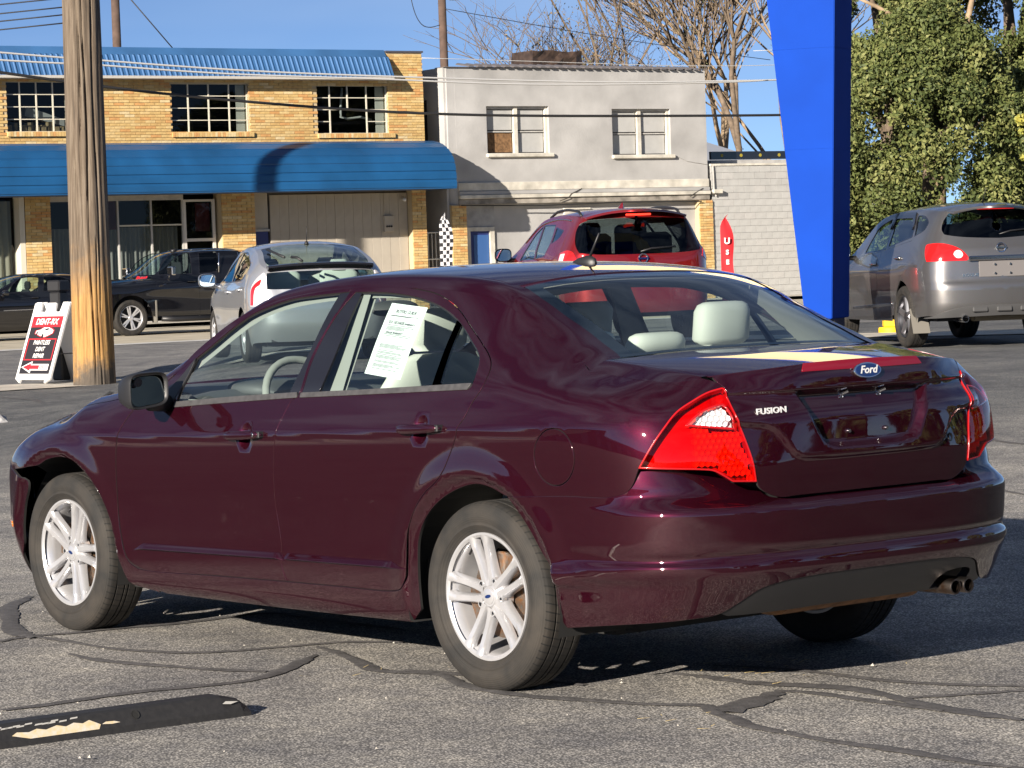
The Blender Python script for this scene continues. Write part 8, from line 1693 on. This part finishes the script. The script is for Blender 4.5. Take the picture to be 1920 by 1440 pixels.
wire('guy wire slanting from the dark far pole down to the mansard roof', [(76.4, -45.5, 11.2), (75.2, -47.1, 8.7)], .02, M_CBL, raw=True); wire('thin wire running right from the far pole with hardware', [(71.0, -55.1, 10.1), (70.2, -62, 9.2), (69.5, -69, 8.5)], .012, M_CBL, raw=True); wire('slack wire hanging down from the far pole with hardware', [(71.05, -55.1, 9.6), (71.2, -54.4, 9.5), (71.3, -54.0, 10.2), (71.3, -53.8, 11.5)], .014, M_CBL, raw=True)
# sandwich board
def sandwich_board():
    az = R(97); nrm = Vector((math.cos(az), math.sin(az), 0)); rt = Vector((math.sin(az) * -1, math.cos(az), 0)) * -1; rt = Vector((nrm.y, -nrm.x, 0)) * 1.0
    # right-hand direction as seen from the front
    rt = Vector((-nrm.y, nrm.x, 0)); lean = R(21); H = 1.16; Wd = .76; c0 = Vector((27.21, -13.19, .03)); r = empty('sandwich_board', tuple(c0), 0, 'white folding sandwich board advertising dent repair, beside the wooden pole', 'sign'); up = (Vector((0, 0, 1)) * math.cos(lean) - nrm * math.sin(lean)); nn = (nrm * math.cos(lean) + Vector((0, 0, 1)) * math.sin(lean))
    if rt.dot(Vector((-.634, -.773, 0))) < 0: rt = -rt
    M_WH = pmat('white_board_plastic', (.78, .78, .78), rough=.4)
    def fr(x, y, z): return tuple(rt * x + up * y + nn * z)
    def panel(name, pts, z0, z1, mat, par): return MB().prism(pts, z0, z1, fr).build(name, mat, par)
    w = Wd / 2; fp_ = panel('front_panel', [(-w, .06), (-w * .72, .0), (-w * .70, .05), (w * .70, .05), (w * .72, 0), (w, .06), (w, H - .02), (w - .04, H), (w * .62, H), (w * .55, H - .14), (w * .28, H - .14), (w * .22, H - .01), (-w * .22, H - .01), (-w * .28, H - .14), (-w * .55, H - .14), (-w * .62, H), (-w + .04, H), (-w, H - .02)], -.03, 0, M_WH, r)
    def fr2(x, y, z): u2 = Vector((0, 0, 1)) * math.cos(lean) + nrm * math.sin(lean); n2 = -nrm * math.cos(lean) + Vector((0, 0, 1)) * math.sin(lean); return tuple(rt * x + u2 * y + n2 * z - nrm * (2 * H * math.sin(lean) + .06))
    MB().prism([(-w, .0), (w, .0), (w, H), (w * .5, H), (w * .4, H - .14), (-w * .4, H - .14), (-w * .5, H), (-w, H)], -.03, 0, fr2).build('back_panel', M_WH, r)
    for sg in (-1, 1): MB().tube([Vector(fr(sg * (w - .01), .42, -.02)), Vector(fr2(sg * (w - .01), .42, -.02))], .008, 6).build('stay_cord', M_BLACK, r)
    M_INK = pmat('sign_black', (.02, .018, .022), rough=.5); M_SR = pmat('sign_red', (.55, .02, .03), rough=.5); M_SW = pmat('sign_white', (.78, .77, .77), rough=.5)
    pr = panel('poster', [(-w + .05, .13), (w - .05, .13), (w - .05, .955), (-w + .05, .955)], .001, .004, M_INK, fp_); panel('poster_header', [(-w + .05, .80), (w - .05, .80), (w - .05, .955), (-w + .05, .955)], .0045, .006, M_SR, fp_)
    Mx = lambda x, y: frame_m(fr(x, y, .0075), rt, up)
    text_obj('sign_title', 'DENT-RX', .118, M_SW, fp_, Mx(0, .873), bold=.003, extr=.001, xs=.95, shear=.15)
    def ring(x0, x1, y0, y1, t_): 
        for a in ((x0, x1, y0, y0 + t_), (x0, x1, y1 - t_, y1), (x0, x0 + t_, y0 + t_, y1 - t_), (x1 - t_, x1, y0 + t_, y1 - t_)): panel('red_frame', [(a[0], a[2]), (a[1], a[2]), (a[1], a[3]), (a[0], a[3])], .0045, .006, M_SR, fp_)
    ring(-w + .075, w - .075, .325, .635, .014)
    for tx, y, s_ in (('PAINTLESS', .575, .088), ('DENT', .48, .088), ('REPAIR', .385, .088)): text_obj('sign_line', tx, s_, M_SW, fp_, Mx(0, y), bold=.001, extr=.001, xs=.86, shear=.2)
    ay = .225; panel('arrow', [(-w + .07, ay), (-.09, ay + .085), (-.09, ay + .045), (w - .1, ay + .045), (w - .1, ay - .045), (-.09, ay - .045), (-.09, ay - .085)], .0045, .006, M_SW, fp_); panel('arrow_fill', [(-w + .10, ay), (-.11, ay + .055), (-.11, ay + .028), (.08, ay + .028), (.08, ay - .028), (-.11, ay - .028), (-.11, ay - .055)], .0065, .008, M_SR, fp_)
    for k in range(3): panel('arrow_fill', [(.095 + k * .03, ay - .028), (.11 + k * .03, ay - .028), (.11 + k * .03, ay + .028), (.095 + k * .03, ay + .028)], .0065, .008, M_SR, fp_)
    cy = .715; car = [(-.20, -.01), (-.19, .03), (-.10, .045), (-.03, .08), (.08, .082), (.16, .055), (.20, .035), (.19, -.005), (.10, -.04), (.02, -.065), (-.06, -.05)]
    panel('car_picture', [(x * 1.05, cy + y * 1.15) for x, y in car], .0045, .006, M_SR, fp_); panel('car_picture_body', [(x * .95, cy + y * .95 + .002) for x, y in car], .0062, .0075, M_SW, fp_); panel('car_picture_window', [(-.02, cy + .045), (.06, cy + .07), (.12, cy + .055), (.04, cy + .035)], .0078, .009, M_INK, fp_)
    for x, y, q in ((-.02, -.045, .034), (-.155, -.005, .024)): panel('car_picture_wheel', [(x + q * .75 * math.cos(a), cy + y + q * math.sin(a)) for a in np.linspace(0, 6.283, 16, endpoint=False)], .0078, .009, M_INK, fp_)
    return r
sandwich_board()
# feather flags
def feather_flag(label, x, y, zb, H, wd, face, letters, mats, facing):
    z0 = float(hz(x, y)); r = empty('feather_flag', (x, y, z0), 0, label, 'flag'); rt = Vector((-.634, -.773, 0)) if facing is None else Vector(facing)
    MB().tube([(0, 0, 0), tuple(rt * 0), tuple(Vector((0, 0, H * .8))), tuple(Vector((0, 0, H * .93)) + rt * .05), tuple(Vector((0, 0, H)) + rt * .17)], [.014, .014, .011, .008, .005], 8).build('flag_pole', M_BLACK, r, smooth=True)
    n = 26; v = []; nr = Vector((rt.y, -rt.x, 0))
    for i in range(n + 1):
        z = zb + (H - zb) * i / n; q = i / n; le = .02 + .12 * max(0, (q - .86) / .14) ** 2; wv = wd * (1 if q < .78 else math.cos((q - .78) / .22 * 1.45) ** .6) * (1 - .06 * math.sin(q * 15)); 
        for k in range(5): u = le + (wv - le) * k / 4 if wv > le else le; v.append(tuple(rt * u + nr * (.03 * math.sin(q * 9 + k) * k / 4) + Vector((0, 0, z))))
    f = [(i * 5 + k, i * 5 + k + 1, i * 5 + 6 + k, i * 5 + 5 + k) for i in range(n) for k in range(4)]; o = mk('flag_cloth', v, f, mats, r, smooth=face != 'check')
    if face == 'check': o.data.polygons.foreach_set('material_index', [(0 if (i + k) % 2 else 1) if i > n * .42 else 2 for i in range(n) for k in range(4)])
    for tx, z, s_ in letters: text_obj('flag_lettering', tx, s_, M_WHITE, o, frame_m(rt * (wd * .55) + Vector((0, 0, z)) - nr * (.045 if nr.dot(Vector((-.77, .63, 0))) < 0 else -.045), rt, (0, 0, 1)), bold=.004, extr=.001)
    return r
M_FR = pmat('red_flag_cloth', (.52, .012, .02), rough=.8)
feather_flag('red feather flag with white letters beside the block building', 22.76, -21.85, .25, 1.72, .20, 'plain', (('U', 1.33, .12), ('S', 1.17, .09), ('E', 1.03, .09), ('D', .82, .16)), [M_FR], None)
feather_flag('black and white chequered feather flag with red foot before the stucco building', 39.55, -29.93, .4, 2.42, .28, 'check', (), [pmat('black_flag_cloth', (.01, .01, .014), rough=.8), pmat('white_flag_cloth', (.6, .6, .62), rough=.8), M_FR], None)
# rubber wheel stop in the foreground
def wheel_stop():
    r = empty('wheel_stop', (.285, 1.69, 0), R(-93.4), 'black rubber wheel stop with worn yellow paint in the left foreground', 'wheel stop'); M_RB = bpy.data.materials.new('worn_black_rubber'); M_RB.use_nodes = True
    n = M_RB.node_tree.nodes; L = M_RB.node_tree.links; b = n['Principled BSDF']; b.inputs['Roughness'].default_value = .55
    t = n.new('ShaderNodeTexCoord'); z = n.new('ShaderNodeTexNoise'); z.inputs['Scale'].default_value = 55; z.inputs['Detail'].default_value = 5; L.new(t.outputs['Object'], z.inputs['Vector']); r_ = n.new('ShaderNodeValToRGB'); r_.color_ramp.elements[0].color = (.012, .012, .014, 1); r_.color_ramp.elements[1].color = (.035, .034, .034, 1); L.new(z.outputs[0], r_.inputs[0]); L.new(r_.outputs[0], b.inputs['Base Color'])
    bp = n.new('ShaderNodeBump'); bp.inputs['Strength'].default_value = .25; bp.inputs['Distance'].default_value = .004; L.new(z.outputs[0], bp.inputs['Height']); L.new(bp.outputs[0], b.inputs['Normal'])
    # local x: along the stop away from its visible end is negative; y across
    Ls = 1.83; sec = [(-.078, .0), (-.076, .018), (-.045, .062), (-.03, .068), (.03, .068), (.045, .062), (.076, .018), (.078, .0)]; st = [(-Ls, .45), (-Ls + .10, 1.0), (-.10, 1.0), (-.03, .75), (.0, .40)]
    v = []
    for x, k in st: v += [(x, y * (.92 + .08 * k), z * k + (0 if z == 0 else .004)) for y, z in sec]
    m = len(sec); f = [(i * m + j, i * m + j + 1, i * m + m + j + 1, i * m + m + j) for i in range(len(st) - 1) for j in range(m - 1)] + [tuple(range(m)), tuple(range((len(st) - 1) * m, len(st) * m))]
    o = mk('rubber_body', v, f, M_RB, r); sharp(o, 25)
    M_Y = pmat('worn_cream_yellow_paint', (.62, .48, .26), rough=.7, noise=(60, .4, (.60, .56, .50))); M_Wp = pmat('faded_white_paint', (.42, .41, .39), rough=.8)
    def patch(name, pts, mat):   # pts (x, k) on the near sloping face, k = 0 foot .. 1 shoulder
        q = [(x, (.0765 - (.0765 - .0455) * k) * sg_, .020 + (.0665 - .020) * k) for x, k in pts]; mk(name, [(x, y + sg_ * .0012, z_ + .0012) for x, y, z_ in q], [tuple(range(len(q)))], mat, r)
    sg_ = -1; rg = random.Random(5)
    patch('paint_patch', [(-.80, .0), (-.86, .30), (-.84, .48), (-.80, .40), (-.77, .55), (-.74, .42), (-.70, .60), (-.67, .45), (-.64, .62), (-.61, .5), (-.585, .66), (-.55, .30), (-.56, .02)], M_Y); patch('paint_patch', [(-.545, .3), (-.53, .42), (-.50, .40), (-.48, .28), (-.51, .24)], M_Y); patch('paint_patch', [(-.10, .55), (-.085, .7), (-.04, .60), (-.07, .48)], M_Wp)
    for k in range(16): x = -1.02 + .024 * k + rg.uniform(-.01, .01); a = rg.uniform(.72, .86); patch('paint_patch', [(x, a), (x + .028, a + .03), (x + .03, a + .12), (x + .005, a + .10)], M_Wp)
    for x in (-.98, -.42): MB().lathe([(0, .001), (.011, .001), (.014, .003)], 12, lambda a, b_, c: (x + a, -.060 + b_ * .6, .048 + b_ * .9 + c)).build('bolt_hole', M_DARK, r)
    return r
wheel_stop()
# yellow post base near the street, lump of concrete at the left, black bin behind the pole
def lump(name, label, cat, x, y, s, mat, seed, sq=1.0):
    rg = random.Random(seed); bm = bmesh.new(); bmesh.ops.create_icosphere(bm, subdivisions=3, radius=1)
    for v in bm.verts: k = 1 + .18 * math.sin(v.co.x * 5 + seed) * math.cos(v.co.y * 4) + rg.uniform(-.07, .07); v.co = Vector((v.co.x * s[0] * k, v.co.y * s[1] * k, max(-.3, v.co.z) * s[2] * k))
    me = bpy.data.meshes.new(name); bm.to_mesh(me); bm.free(); me.materials.append(mat); o = bpy.data.objects.new(name, me); COL.objects.link(o); o.location = (x, y, float(hz(x, y)) + s[2] * .25); return tag(o, label, cat)
lump('concrete_lump', 'broken grey concrete lump lying on the lot at the left edge', 'rubble', 17.85, -7.35, (.14, .12, .10), conc('rubble_concrete', (.36, .36, .37), 12), 4)
x, y = 20.0, -22.4; yb = empty('yellow_post_base', (x, y, float(hz(x, y)) - .02), R(-40), 'small bright yellow stepped post base behind the wheel of the grey crossover', 'post base'); M_YB = pmat('bright_yellow_paint', (.80, .52, .02), rough=.6, noise=(8, .12))
MB().lathe([(0, .10), (.16, .10), (.17, .085), (.17, 0)], 20, None).build('base_ring', M_YB, yb, auto=30); MB().box(-.10, .13, -.10, .10, .10, .28, .015).build('base_block', M_YB, yb)
bn = empty('dark_bin', (27.6, -13.9, .03), R(20), 'black lidded bin half hidden behind the wooden pole', 'bin'); MB().box(-.09, .09, -.1, .1, 0, 1.22, .02).build('bin_body', M_BLACK, bn); MB().box(-.11, .11, -.12, .12, 1.225, 1.38, .02).build('bin_lid', M_BLACK, bn)

far_pole('utility pole out of view left of the brick building, shading its awning', *[float(q) for q in fac(np.array(-9.45), np.array(7.75))], 9.7, .19, False)
# long low building added out of view; its shaded front darkens the door reflections
wb = empty('warehouse', (10, 58, 0), 0, 'long low warehouse added out of view on the left for door reflections', 'building'); M_WH2 = pmat('warehouse_wall', (.20, .17, .14), rough=.9, noise=(1, .2))
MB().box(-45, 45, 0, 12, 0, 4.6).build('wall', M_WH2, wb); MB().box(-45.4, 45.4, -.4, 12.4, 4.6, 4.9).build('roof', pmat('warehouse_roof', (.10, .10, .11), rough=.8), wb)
for k in range(9): MB().box(-40 + k * 9.5, -36.5 + k * 9.5, -.06, 0, .2, 3.4).build('door', pmat('roller_door', (.32, .31, .29), rough=.7), wb)
